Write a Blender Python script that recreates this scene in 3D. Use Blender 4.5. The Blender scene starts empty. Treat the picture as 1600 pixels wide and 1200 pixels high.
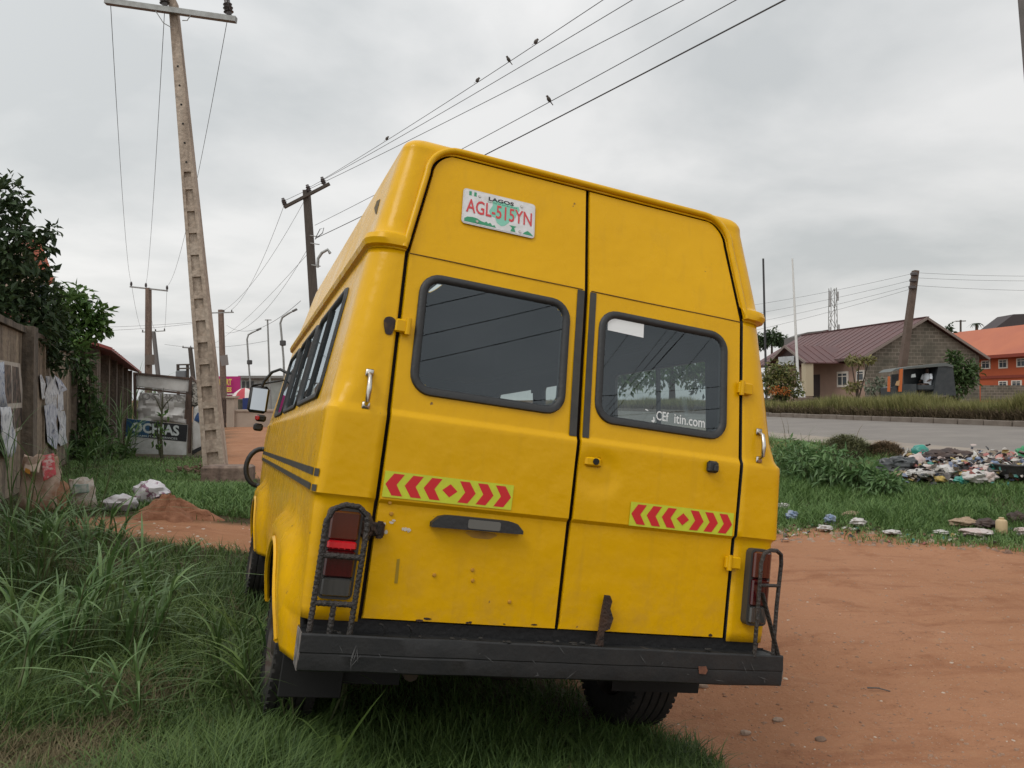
import bpy, math, random
import numpy as np
from mathutils import Vector, Matrix, noise as mnoise

random.seed(7)
rng = np.random.default_rng(11)
SC = bpy.context.scene
COL = SC.collection

# ------------------------------------------------------------------ camera
CAM_H = 1.6724
F_PX = 1236.46
PITCH = math.radians(1.1587)
cam_d = bpy.data.cameras.new('camera')
cam_d.sensor_fit = 'HORIZONTAL'
cam_d.sensor_width = 36.0
cam_d.lens = 36.0 * F_PX / 1600.0
cam_d.clip_start = 0.05
cam_d.clip_end = 4000
cam = bpy.data.objects.new('camera', cam_d)
cam.location = (0, 0, CAM_H)
cam.rotation_euler = (math.radians(90) + PITCH, 0, 0)
COL.objects.link(cam)
SC.camera = cam

# ------------------------------------------------------------------ world, sun, exposure
SUN_AZ = math.radians(222)      # from +Y clockwise: behind the camera, to the left
SUN_EL = math.radians(55)
world = bpy.data.worlds.new('World')
SC.world = world
world.use_nodes = True
wt = world.node_tree
wt.nodes.clear()
def wn(kind, **kw):
    n = wt.nodes.new(kind)
    for k, v in kw.items():
        setattr(n, k, v)
    return n
w_out = wn('ShaderNodeOutputWorld')
w_bg = wn('ShaderNodeBackground')
w_sky = wn('ShaderNodeTexSky', sky_type='NISHITA', sun_disc=False)
w_sky.sun_elevation = SUN_EL
w_sky.sun_rotation = SUN_AZ
w_sky.air_density = 1.6
w_sky.dust_density = 4.0
w_tc = wn('ShaderNodeTexCoord')
w_sep = wn('ShaderNodeSeparateXYZ')
w_abs = wn('ShaderNodeMath', operation='ABSOLUTE')
w_add = wn('ShaderNodeMath', operation='ADD'); w_add.inputs[1].default_value = 0.22
w_dx = wn('ShaderNodeMath', operation='DIVIDE')
w_dy = wn('ShaderNodeMath', operation='DIVIDE')
w_cmb = wn('ShaderNodeCombineXYZ')
w_map = wn('ShaderNodeMapping'); w_map.inputs['Location'].default_value = (3.1, 1.7, 0)
w_n1 = wn('ShaderNodeTexNoise'); w_n1.inputs['Scale'].default_value = 1.15; w_n1.inputs['Detail'].default_value = 7; w_n1.inputs['Roughness'].default_value = 0.52; w_n1.inputs['Distortion'].default_value = 0.25
w_n2 = wn('ShaderNodeTexNoise'); w_n2.inputs['Scale'].default_value = 0.38; w_n2.inputs['Detail'].default_value = 2
w_r1 = wn('ShaderNodeValToRGB')
w_r1.color_ramp.elements[0].position = 0.38; w_r1.color_ramp.elements[0].color = (6.1, 6.25, 6.25, 1)
w_r1.color_ramp.elements[1].position = 0.60; w_r1.color_ramp.elements[1].color = (8.8, 8.7, 8.55, 1)
w_r2 = wn('ShaderNodeValToRGB')
w_r2.color_ramp.elements[0].position = 0.32; w_r2.color_ramp.elements[0].color = (0.95, 0.955, 0.96, 1)
w_r2.color_ramp.elements[1].position = 0.68; w_r2.color_ramp.elements[1].color = (1.05, 1.05, 1.05, 1)
w_mul = wn('ShaderNodeMix', data_type='RGBA', blend_type='MULTIPLY'); w_mul.inputs[0].default_value = 1.0
w_mix = wn('ShaderNodeMix', data_type='RGBA', blend_type='MIX'); w_mix.inputs[0].default_value = 0.90
L = wt.links.new
L(w_tc.outputs['Generated'], w_sep.inputs[0])
L(w_sep.outputs['Z'], w_abs.inputs[0]); L(w_abs.outputs[0], w_add.inputs[0])
L(w_sep.outputs['X'], w_dx.inputs[0]); L(w_add.outputs[0], w_dx.inputs[1])
L(w_sep.outputs['Y'], w_dy.inputs[0]); L(w_add.outputs[0], w_dy.inputs[1])
L(w_dx.outputs[0], w_cmb.inputs['X']); L(w_dy.outputs[0], w_cmb.inputs['Y'])
L(w_cmb.outputs[0], w_map.inputs['Vector'])
L(w_map.outputs[0], w_n1.inputs['Vector']); L(w_map.outputs[0], w_n2.inputs['Vector'])
L(w_n1.outputs['Fac'], w_r1.inputs['Fac']); L(w_n2.outputs['Fac'], w_r2.inputs['Fac'])
L(w_r1.outputs['Color'], w_mul.inputs[6]); L(w_r2.outputs['Color'], w_mul.inputs[7])
# the cloud sheet is thinner and brighter towards the hidden sun
w_dot = wn('ShaderNodeVectorMath', operation='DOT_PRODUCT')
w_dot.inputs[1].default_value = (math.sin(SUN_AZ) * math.cos(SUN_EL), math.cos(SUN_AZ) * math.cos(SUN_EL), math.sin(SUN_EL))
w_glow = wn('ShaderNodeMapRange', interpolation_type='LINEAR')
w_glow.inputs[1].default_value = -.6; w_glow.inputs[2].default_value = 1.0; w_glow.inputs[3].default_value = .80; w_glow.inputs[4].default_value = 1.42
w_sc = wn('ShaderNodeVectorMath', operation='SCALE')
L(w_tc.outputs['Generated'], w_dot.inputs[0]); L(w_dot.outputs['Value'], w_glow.inputs[0])
L(w_mul.outputs[2], w_sc.inputs[0]); L(w_glow.outputs[0], w_sc.inputs['Scale'])
L(w_sky.outputs['Color'], w_mix.inputs[6]); L(w_sc.outputs[0], w_mix.inputs[7])
L(w_mix.outputs[2], w_bg.inputs['Color'])
w_bg.inputs['Strength'].default_value = 0.1
L(w_bg.outputs[0], w_out.inputs[0])

sun_d = bpy.data.lights.new('sun', 'SUN')
sun_d.energy = 1.0
sun_d.angle = math.radians(25)
sun_d.color = (1.0, 0.97, 0.92)
sun = bpy.data.objects.new('sun', sun_d)
sd = Vector((math.sin(SUN_AZ) * math.cos(SUN_EL), math.cos(SUN_AZ) * math.cos(SUN_EL), math.sin(SUN_EL)))
sun.rotation_euler = (-sd).to_track_quat('-Z', 'Y').to_euler()
COL.objects.link(sun)

vs = SC.view_settings
vs.view_transform = 'Standard'
vs.look = 'None'
vs.exposure = 0.12
vs.gamma = 1.0
vs.use_curve_mapping = False

# ------------------------------------------------------------------ helpers
def smooth(x, a, b):
    t = np.clip((np.asarray(x, dtype=float) - a) / (b - a), 0, 1)
    return t * t * (3 - 2 * t)

CP, SP = math.cos(PITCH), math.sin(PITCH)
def P(u, v, d):
    """world point seen at photo pixel (u, v) at distance d along the view axis"""
    a = (u - 800) / F_PX * d
    b = (600 - v) / F_PX * d
    return Vector((a, d * CP - b * SP, CAM_H + d * SP + b * CP))

class MB:
    def __init__(s):
        s.v = []; s.f = []
    def add(s, vs_, fs_):
        o = len(s.v)
        s.v.extend([tuple(p) for p in vs_])
        s.f.extend([tuple(i + o for i in f) for f in fs_])
        return s
    def box(s, c, size, rot=None, bev=0.0):
        hx, hy, hz = size[0] / 2, size[1] / 2, size[2] / 2
        if bev <= 0:
            vs_ = [Vector((x * hx, y * hy, z * hz)) for z in (-1, 1) for y in (-1, 1) for x in (-1, 1)]
            fs_ = [(0, 2, 3, 1), (4, 5, 7, 6), (0, 1, 5, 4), (2, 6, 7, 3), (0, 4, 6, 2), (1, 3, 7, 5)]
        else:
            b = min(bev, hx * .95, hy * .95, hz * .95)
            vs_ = []; fs_ = []
            rings = [(-hz, -b), (-hz + b, 0), (hz - b, 0), (hz, -b)]
            for z, ins in rings:
                X, Y = hx + ins, hy + ins
                c8 = [(-X + b, -Y), (X - b, -Y), (X, -Y + b), (X, Y - b), (X - b, Y), (-X + b, Y), (-X, Y - b), (-X, -Y + b)]
                vs_ += [Vector((p[0], p[1], z)) for p in c8]
            for k in range(3):
                for i in range(8):
                    j = (i + 1) % 8
                    fs_.append((k * 8 + i, k * 8 + j, k * 8 + 8 + j, k * 8 + 8 + i))
            fs_.append(tuple(range(7, -1, -1))); fs_.append(tuple(range(24, 32)))
        c = Vector(c)
        if rot is not None:
            vs_ = [rot @ p for p in vs_]
        return s.add([p + c for p in vs_], fs_)
    def bar(s, a, b, w, h=None, w2=None, h2=None, up=(0, 0, 1)):
        """tapered rectangular bar from a to b"""
        a, b = Vector(a), Vector(b); h = h or w; w2 = w2 or w; h2 = h2 or h
        d = (b - a).normalized(); u = Vector(up)
        if abs(d.dot(u)) > .98: u = Vector((0, 1, 0))
        r = d.cross(u).normalized(); q = r.cross(d).normalized()
        vs_ = []
        for c, W, H in ((a, w, h), (b, w2, h2)):
            for sx, sy in ((-1, -1), (1, -1), (1, 1), (-1, 1)):
                vs_.append(c + r * sx * W / 2 + q * sy * H / 2)
        return s.add(vs_, [(3, 2, 1, 0), (4, 5, 6, 7), (0, 1, 5, 4), (1, 2, 6, 5), (2, 3, 7, 6), (3, 0, 4, 7)])
    def tube(s, pts, r, n=8, cap=True, closed=False):
        pts = [Vector(p) for p in pts]; m = len(pts)
        rs = r if hasattr(r, '__len__') else [r] * m
        up = None; vs_ = []
        for i, p in enumerate(pts):
            if closed: t = pts[(i + 1) % m] - pts[i - 1]
            else: t = pts[min(i + 1, m - 1)] - pts[max(i - 1, 0)]
            t.normalize()
            if up is None:
                up = Vector((0, 0, 1)) if abs(t.z) < .9 else Vector((1, 0, 0))
            x = t.cross(up)
            if x.length < 1e-6: x = t.orthogonal()
            x.normalize(); up = x.cross(t).normalized()
            for k in range(n):
                a = 2 * math.pi * k / n
                vs_.append(p + (x * math.cos(a) + up * math.sin(a)) * rs[i])
        fs_ = []
        for i in range(m if closed else m - 1):
            i2 = (i + 1) % m
            for k in range(n):
                k2 = (k + 1) % n
                fs_.append((i * n + k, i * n + k2, i2 * n + k2, i2 * n + k))
        if cap and not closed:
            fs_.append(tuple(range(n - 1, -1, -1))); fs_.append(tuple((m - 1) * n + k for k in range(n)))
        return s.add(vs_, fs_)
    def lathe(s, prof, n, axis='X', c=(0, 0, 0)):
        """prof: (radius, along) pairs, closed ends if radius 0"""
        vs_ = []; c = Vector(c)
        for r, h in prof:
            for k in range(n):
                a = 2 * math.pi * k / n; ca, sa = r * math.cos(a), r * math.sin(a)
                q = {'X': (h, ca, sa), 'Y': (ca, h, sa), 'Z': (ca, sa, h)}[axis]
                vs_.append(c + Vector(q))
        fs_ = []
        for i in range(len(prof) - 1):
            for k in range(n):
                k2 = (k + 1) % n
                fs_.append((i * n + k, i * n + k2, (i + 1) * n + k2, (i + 1) * n + k))
        return s.add(vs_, fs_)
    def prism(s, poly, d):
        """poly: list of 3D points (planar), extruded by vector d"""
        n = len(poly); d = Vector(d); poly = [Vector(p) for p in poly]
        fs_ = [tuple(range(n)), tuple(range(2 * n - 1, n - 1, -1))]
        for i in range(n):
            j = (i + 1) % n
            fs_.append((i, n + i, n + j, j))
        return s.add(poly + [p + d for p in poly], fs_)
    def grid(s, fn, us, vs2, skip=None):
        o = len(s.v); nu, nv = len(us), len(vs2)
        for v in vs2:
            for u in us:
                s.v.append(tuple(fn(u, v)))
        for j in range(nv - 1):
            for i in range(nu - 1):
                if skip and skip((us[i] + us[i + 1]) / 2, (vs2[j] + vs2[j + 1]) / 2): continue
                a = o + j * nu + i
                s.f.append((a, a + 1, a + nu + 1, a + nu))
        return s
    def blob(s, c, r, rot=None, amp=.25, freq=2.0, seed=0, nu=12, nv=8, flat=0):
        """lumpy closed body, radii r"""
        c = Vector(c); vs_ = []; fs_ = []
        off = Vector((seed * 3.17, seed * 1.3, seed * 7.1))
        for j in range(nv + 1):
            th = math.pi * j / nv
            for i in range(nu):
                ph = 2 * math.pi * i / nu
                d = Vector((math.sin(th) * math.cos(ph), math.sin(th) * math.sin(ph), math.cos(th)))
                k = 1 + amp * (mnoise.noise(d * freq + off) + .4 * mnoise.noise(d * freq * 2.3 + off) + .22 * mnoise.noise(d * freq * 5.5 + off))
                q = Vector((d.x * r[0], d.y * r[1], d.z * r[2])) * k
                if flat and q.z < -flat * r[2]: q.z = -flat * r[2]
                if rot is not None: q = rot @ q
                vs_.append(c + q)
        for j in range(nv):
            for i in range(nu):
                i2 = (i + 1) % nu
                fs_.append((j * nu + i, (j + 1) * nu + i, (j + 1) * nu + i2, j * nu + i2))
        return s.add(vs_, fs_)
    def build(s, name, mat, parent=None, smooth_angle=35, recalc=True):
        me = bpy.data.meshes.new(name)
        me.from_pydata(s.v, [], s.f)
        me.validate(clean_customdata=False)
        if recalc:
            import bmesh
            bm = bmesh.new(); bm.from_mesh(me)
            bmesh.ops.remove_doubles(bm, verts=bm.verts, dist=1e-6)
            bmesh.ops.recalc_face_normals(bm, faces=bm.faces)
            bm.to_mesh(me); bm.free()
        for m in (mat if isinstance(mat, (list, tuple)) else [mat]):
            me.materials.append(m)
        if smooth_angle:
            me.polygons.foreach_set('use_smooth', [True] * len(me.polygons))
            me.set_sharp_from_angle(angle=math.radians(smooth_angle))
        o = bpy.data.objects.new(name, me)
        COL.objects.link(o)
        if parent is not None: o.parent = parent
        return o

def tag(o, label, cat, group=None, kind=None):
    if label: o['label'] = label
    if cat: o['category'] = cat
    if group: o['group'] = group
    if kind: o['kind'] = kind
    return o
def struct(o):
    o['kind'] = 'structure'; return o
def thing(name, label, cat, loc=(0, 0, 0), group=None, rotz=0.0):
    o = bpy.data.objects.new(name, None)
    o.empty_display_size = .2
    COL.objects.link(o)
    o.location = loc; o.rotation_euler = (0, 0, rotz)
    return tag(o, label, cat, group)

def fast_mesh(name, verts, tris, mat, rnd=None, parent=None, smooth_=False):
    me = bpy.data.meshes.new(name)
    verts = np.asarray(verts, dtype=np.float32); tris = np.asarray(tris, dtype=np.int32)
    me.vertices.add(len(verts)); me.vertices.foreach_set('co', verts.ravel())
    me.loops.add(tris.size); me.loops.foreach_set('vertex_index', tris.ravel())
    me.polygons.add(len(tris))
    me.polygons.foreach_set('loop_start', np.arange(0, tris.size, 3, dtype=np.int32))
    me.polygons.foreach_set('use_smooth', np.full(len(tris), smooth_, dtype=bool))
    me.update(calc_edges=True)
    if rnd is not None:
        at = me.attributes.new('rnd', 'FLOAT', 'POINT')
        at.data.foreach_set('value', np.asarray(rnd, dtype=np.float32))
    me.materials.append(mat)
    o = bpy.data.objects.new(name, me); COL.objects.link(o)
    if parent is not None: o.parent = parent
    return o

def text_geo(body, size=1.0, sx=1.0, weight=0.0, align='LEFT', spacing=1.0):
    cu = bpy.data.curves.new('t', 'FONT')
    cu.body = body; cu.size = size; cu.offset = weight; cu.align_x = align; cu.resolution_u = 3
    cu.space_character = spacing
    ob = bpy.data.objects.new('t', cu)
    COL.objects.link(ob)
    bpy.context.view_layer.update()
    me = bpy.data.meshes.new_from_object(ob.evaluated_get(bpy.context.evaluated_depsgraph_get()))
    vs_ = [(v.co.x * sx, v.co.y) for v in me.vertices]
    fs_ = [tuple(p.vertices) for p in me.polygons]
    bpy.data.objects.remove(ob); bpy.data.curves.remove(cu); bpy.data.meshes.remove(me)
    return vs_, fs_

# ------------------------------------------------------------------ materials
MATS = {}
def srgb(r, g, b):
    f = lambda c: (c / 255 / 12.92) if c <= 10 else ((c / 255 + .055) / 1.055) ** 2.4
    return (f(r), f(g), f(b), 1)
def mat(name, col, rough=.6, metal=0.0, col2=None, nscale=6.0, ndetail=4, ncontrast=(.35, .65), bump=0.0, bscale=40, coat=0.0,
        spec=.5, attr=False, trans=0.0, stretch=None, roughvar=0.0, coord='Object'):
    if name in MATS: return MATS[name]
    m = bpy.data.materials.new(name); m.use_nodes = True
    nt = m.node_tree; b = nt.nodes['Principled BSDF']
    c4 = lambda c: tuple(c) if len(c) == 4 else tuple(c) + (1,)
    b.inputs['Base Color'].default_value = c4(col)
    b.inputs['Roughness'].default_value = rough
    b.inputs['Metallic'].default_value = metal
    b.inputs['Specular IOR Level'].default_value = spec
    b.inputs['Coat Weight'].default_value = coat
    b.inputs['Coat Roughness'].default_value = .12
    tc = nt.nodes.new('ShaderNodeTexCoord'); vec = tc.outputs[coord]
    if stretch:
        mp = nt.nodes.new('ShaderNodeMapping'); mp.inputs['Scale'].default_value = stretch
        nt.links.new(vec, mp.inputs['Vector']); vec = mp.outputs[0]
    fac = None
    if col2 is not None:
        if attr:
            a = nt.nodes.new('ShaderNodeAttribute'); a.attribute_name = 'rnd'; fac = a.outputs['Fac']
        else:
            n = nt.nodes.new('ShaderNodeTexNoise'); n.inputs['Scale'].default_value = nscale; n.inputs['Detail'].default_value = ndetail
            n.inputs['Roughness'].default_value = .62
            nt.links.new(vec, n.inputs['Vector'])
            r = nt.nodes.new('ShaderNodeMapRange'); r.inputs[1].default_value = ncontrast[0]; r.inputs[2].default_value = ncontrast[1]
            nt.links.new(n.outputs['Fac'], r.inputs[0]); fac = r.outputs[0]
        mx = nt.nodes.new('ShaderNodeMix'); mx.data_type = 'RGBA'
        mx.inputs[6].default_value = c4(col); mx.inputs[7].default_value = c4(col2)
        nt.links.new(fac, mx.inputs[0]); nt.links.new(mx.outputs[2], b.inputs['Base Color'])
    if roughvar:
        n3 = nt.nodes.new('ShaderNodeTexNoise'); n3.inputs['Scale'].default_value = nscale * 1.7; n3.inputs['Detail'].default_value = 5
        nt.links.new(vec, n3.inputs['Vector'])
        r3 = nt.nodes.new('ShaderNodeMapRange'); r3.inputs[1].default_value = .3; r3.inputs[2].default_value = .7
        r3.inputs[3].default_value = max(rough - roughvar, .02); r3.inputs[4].default_value = rough + roughvar
        nt.links.new(n3.outputs['Fac'], r3.inputs[0]); nt.links.new(r3.outputs[0], b.inputs['Roughness'])
    if bump:
        n2 = nt.nodes.new('ShaderNodeTexNoise'); n2.inputs['Scale'].default_value = bscale; n2.inputs['Detail'].default_value = 5
        nt.links.new(vec, n2.inputs['Vector'])
        bp = nt.nodes.new('ShaderNodeBump'); bp.inputs['Strength'].default_value = bump; bp.inputs['Distance'].default_value = .02
        nt.links.new(n2.outputs['Fac'], bp.inputs['Height']); nt.links.new(bp.outputs[0], b.inputs['Normal'])
    if trans:
        # thin leaf: part of the light goes through
        td = nt.nodes.new('ShaderNodeBsdfTranslucent'); ms = nt.nodes.new('ShaderNodeMixShader'); ms.inputs[0].default_value = trans
        out = nt.nodes['Material Output']
        if col2 is not None: nt.links.new(mx.outputs[2], td.inputs['Color'])
        else: td.inputs['Color'].default_value = c4(col)
        nt.links.new(b.outputs[0], ms.inputs[1]); nt.links.new(td.outputs[0], ms.inputs[2]); nt.links.new(ms.outputs[0], out.inputs[0])
    MATS[name] = m
    return m

def glass_mat(name, tint, ior=1.6):
    m = bpy.data.materials.new(name); m.use_nodes = True
    nt = m.node_tree; nt.nodes.clear()
    out = nt.nodes.new('ShaderNodeOutputMaterial'); mx = nt.nodes.new('ShaderNodeMixShader')
    f0 = ((ior - 1) / (ior + 1)) ** 2 * 1.9        # two faces of one pane
    lw = nt.nodes.new('ShaderNodeLayerWeight'); lw.inputs['Blend'].default_value = .5
    pw = nt.nodes.new('ShaderNodeMath'); pw.operation = 'POWER'; pw.inputs[1].default_value = 4.0; nt.links.new(lw.outputs['Facing'], pw.inputs[0])
    fr = nt.nodes.new('ShaderNodeMath'); fr.operation = 'MULTIPLY_ADD'; fr.inputs[1].default_value = (1 - f0) * .8; fr.inputs[2].default_value = f0; nt.links.new(pw.outputs[0], fr.inputs[0])
    tr = nt.nodes.new('ShaderNodeBsdfTransparent'); tr.inputs['Color'].default_value = tuple(tint) + (1,)
    gl = nt.nodes.new('ShaderNodeBsdfGlossy'); gl.inputs['Roughness'].default_value = .004; gl.inputs['Color'].default_value = (.80, .90, .97, 1)
    nt.links.new(fr.outputs[0], mx.inputs[0]); nt.links.new(tr.outputs[0], mx.inputs[1]); nt.links.new(gl.outputs[0], mx.inputs[2])
    nt.links.new(mx.outputs[0], out.inputs[0])
    return m

def paint_mat():
    m = bpy.data.materials.new('yellow_paint'); m.use_nodes = True
    nt = m.node_tree; b = nt.nodes['Principled BSDF']; N = nt.nodes.new; K = nt.links.new
    tc = N('ShaderNodeTexCoord')
    n1 = N('ShaderNodeTexNoise'); n1.inputs['Scale'].default_value = 1.6; n1.inputs['Detail'].default_value = 5
    K(tc.outputs['Object'], n1.inputs['Vector'])
    m1 = N('ShaderNodeMix'); m1.data_type = 'RGBA'
    m1.inputs[6].default_value = (0.62, 0.33, 0.0012, 1); m1.inputs[7].default_value = (0.72, 0.405, 0.002, 1)
    K(n1.outputs['Fac'], m1.inputs[0])
    # thin vertical grime streaks and small chips
    mp = N('ShaderNodeMapping'); mp.inputs['Scale'].default_value = (22, 22, 1.1); K(tc.outputs['Object'], mp.inputs['Vector'])
    n2 = N('ShaderNodeTexNoise'); n2.inputs['Scale'].default_value = 1.0; n2.inputs['Detail'].default_value = 4; K(mp.outputs[0], n2.inputs['Vector'])
    r2 = N('ShaderNodeMapRange'); r2.inputs[1].default_value = .56; r2.inputs[2].default_value = .8; r2.inputs[4].default_value = .16; K(n2.outputs['Fac'], r2.inputs[0])
    m2 = N('ShaderNodeMix'); m2.data_type = 'RGBA'; m2.inputs[7].default_value = (.30, .17, .03, 1)
    K(r2.outputs[0], m2.inputs[0]); K(m1.outputs[2], m2.inputs[6])
    n3 = N('ShaderNodeTexNoise'); n3.inputs['Scale'].default_value = 19; n3.inputs['Detail'].default_value = 3; K(tc.outputs['Object'], n3.inputs['Vector'])
    r3 = N('ShaderNodeMapRange'); r3.inputs[1].default_value = .735; r3.inputs[2].default_value = .76; K(n3.outputs['Fac'], r3.inputs[0])
    m3 = N('ShaderNodeMix'); m3.data_type = 'RGBA'; m3.inputs[7].default_value = (.16, .09, .04, 1)
    K(r3.outputs[0], m3.inputs[0]); K(m2.outputs[2], m3.inputs[6])
    sx = N('ShaderNodeSeparateXYZ'); K(tc.outputs['Object'], sx.inputs[0])
    rz = N('ShaderNodeMapRange'); rz.inputs[1].default_value = .42; rz.inputs[2].default_value = -.05; rz.inputs[3].default_value = 0; rz.inputs[4].default_value = .32; K(sx.outputs['Z'], rz.inputs[0])
    n7 = N('ShaderNodeTexNoise'); n7.inputs['Scale'].default_value = 9; n7.inputs['Detail'].default_value = 7; n7.inputs['Roughness'].default_value = .7; K(tc.outputs['Object'], n7.inputs['Vector'])
    r7 = N('ShaderNodeMapRange'); r7.inputs[1].default_value = .44; r7.inputs[2].default_value = .66; K(n7.outputs['Fac'], r7.inputs[0])
    mu = N('ShaderNodeMath'); mu.operation = 'MULTIPLY'; K(rz.outputs[0], mu.inputs[0]); K(r7.outputs[0], mu.inputs[1])
    m4 = N('ShaderNodeMix'); m4.data_type = 'RGBA'; m4.inputs[7].default_value = (.36, .20, .07, 1); K(mu.outputs[0], m4.inputs[0]); K(m3.outputs[2], m4.inputs[6])
    K(m4.outputs[2], b.inputs['Base Color'])
    r4 = N('ShaderNodeMapRange'); r4.inputs[1].default_value = .3; r4.inputs[2].default_value = .7; r4.inputs[3].default_value = .20; r4.inputs[4].default_value = .34
    n4 = N('ShaderNodeTexNoise'); n4.inputs['Scale'].default_value = 5; n4.inputs['Detail'].default_value = 6; K(tc.outputs['Object'], n4.inputs['Vector'])
    K(n4.outputs['Fac'], r4.inputs[0]); K(r4.outputs[0], b.inputs['Roughness'])
    b.inputs['Specular IOR Level'].default_value = .22
    b.inputs['Coat Weight'].default_value = .0; b.inputs['Coat Roughness'].default_value = .14
    n5 = N('ShaderNodeTexNoise'); n5.inputs['Scale'].default_value = 7; n5.inputs['Detail'].default_value = 3; K(tc.outputs['Object'], n5.inputs['Vector'])
    n6 = N('ShaderNodeTexNoise'); n6.inputs['Scale'].default_value = 160; n6.inputs['Detail'].default_value = 2; K(tc.outputs['Object'], n6.inputs['Vector'])
    ad = N('ShaderNodeMath'); ad.operation = 'MULTIPLY_ADD'; ad.inputs[1].default_value = .03; K(n6.outputs['Fac'], ad.inputs[0]); K(n5.outputs['Fac'], ad.inputs[2])
    bp = N('ShaderNodeBump'); bp.inputs['Strength'].default_value = .22; bp.inputs['Distance'].default_value = .03
    K(ad.outputs[0], bp.inputs['Height']); K(bp.outputs[0], b.inputs['Normal'])
    return m

PAINT = paint_mat()
GLASS = glass_mat('tinted_glass', (.62, .70, .70), 1.47)
GLASS_SIDE = glass_mat('side_glass', (.74, .78, .77), 1.6)
RUBBER = mat('rubber', (.020, .021, .022), .55, bump=.15, bscale=60)
TYRE = mat('tyre_rubber', (.012, .012, .012), .85, col2=(.022, .019, .016), nscale=9, bump=.3, bscale=30)
BLACK_IRON = mat('black_iron', (.006, .007, .008), .62, col2=(.013, .013, .013), nscale=9, bump=.10, bscale=55, roughvar=.12)
DARK = mat('dark_void', (.012, .012, .012), .9)
LINING = mat('cabin_lining', (.022, .023, .024), .9, col2=(.015, .015, .016), nscale=3)
RUST = mat('rusty_iron', (.055, .026, .014), .85, col2=(.02, .014, .011), nscale=22, bump=.6, bscale=60)
CHROME = mat('dull_chrome', (.62, .60, .56), .28, 1.0, col2=(.34, .30, .25), nscale=26)
WHITE_PAPER = mat('white_sticker', (.72, .74, .74), .6)
BLACK_TAPE = mat('black_tape', (.028, .027, .024), .6, col2=(.045, .042, .036), nscale=14)

# ------------------------------------------------------------------ terrain
VC, VS_ = math.cos(math.radians(19.66)), math.sin(math.radians(19.66))
def van_st(x, y):
    dx, dy = x - .1776, y - 3.137
    return VC * dx + VS_ * dy, -VS_ * dx + VC * dy
def road_q(x, y):
    return .9816 * x + .1908 * y
def vnoise(x, y, s, seed=0):
    """cheap smooth value noise, vectorised"""
    x = np.asarray(x, float) * s + seed * 17.3; y = np.asarray(y, float) * s + seed * 9.1
    xi, yi = np.floor(x), np.floor(y); fx, fy = x - xi, y - yi
    fx = fx * fx * (3 - 2 * fx); fy = fy * fy * (3 - 2 * fy)
    h = lambda a, b: np.modf(np.abs(np.sin(a * 127.1 + b * 311.7) * 43758.5453))[0]
    return (h(xi, yi) * (1 - fx) + h(xi + 1, yi) * fx) * (1 - fy) + (h(xi, yi + 1) * (1 - fx) + h(xi + 1, yi + 1) * fx) * fy
def ground(x, y, rough=True):
    x = np.asarray(x, float); y = np.asarray(y, float)
    s, t = van_st(x, y); q = road_q(x, y)
    z = -.1456 * (np.clip(s, -1.6, 1.2) - .7025) - .047 * (np.clip(t, -1.5, 4.5) - .815)
    z = z + (.42 - z) * smooth(-s, 1.4, 3.6)
    z = z * (1 - smooth(s, 1.1, 3.2))
    z = z + (.40 - z) * smooth(t, 4.8, 9) * (1 - smooth(s, 1.5, 4))
    rise = np.clip((q - 4.5) / 5.4, 0, 1) * np.maximum(smooth(y, 8.6, 12.5), smooth(q, 8, 9.9))
    zr = .70 * rise + np.where(q > 9.9, .033 * (np.clip(q, 9.9, 17.4) - 9.9), 0)
    z = np.maximum(z, 0) * (1 - smooth(q, 6, 9)) * (zr > 0) + z * (zr <= 0) + zr
    if rough:
        rut = np.exp(-((s - 2.1 - .25 * np.sin(t * .5)) / .13) ** 2) + np.exp(-((s - 3.55 - .25 * np.sin(t * .5)) / .13) ** 2)
        z = z - .022 * rut * (.5 + .8 * vnoise(x, y, 2.2, 31)) * (q < 7.5)
        z = z + (vnoise(x, y, 1.3) - .5) * .05 * (1 - smooth(q, 8.5, 9.5)) + (vnoise(x, y, 4.5, 3) - .5) * .016
    return z
def gz(x, y): return float(ground(x, y))
def verge_edge(x, y):
    return y - (10.05 - .33 * (x - 3.1)) + (vnoise(x, y, 1.7, 5) - .5) * .5
def dirt(x, y):
    x = np.asarray(x, float); y = np.asarray(y, float)
    s, t = van_st(x, y)
    n = (vnoise(x, y, 2.2, 1) - .5) * .5 + (vnoise(x, y, 7, 2) - .5) * .3
    right = smooth(s + n * .6, .72, 1.05) * (1 - smooth(verge_edge(x, y), -.12, .12))
    path = smooth(y + n, 12.2, 13.4) * smooth(s + n, -1.7, -1.2)
    e = np.sqrt(((x + 3.35) / 1.35) ** 2 + ((y - 8.7) / .55) ** 2)
    patch = 1 - smooth(e + n * .8, .8, 1.15)
    return np.clip(np.maximum(np.maximum(right, path), patch), 0, 1)
def G(u, v):
    """ground point seen at photo pixel (u, v)"""
    a = np.array(P(u, v, 1.0)) - np.array((0, 0, CAM_H))
    X, Y, Z = a[0] * G_D, a[1] * G_D, CAM_H + a[2] * G_D
    k = int(np.argmax(Z < ground(X, Y)))
    return Vector((X[k], Y[k], gz(X[k], Y[k])))
G_D = np.geomspace(1.0, 300, 2600)

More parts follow.
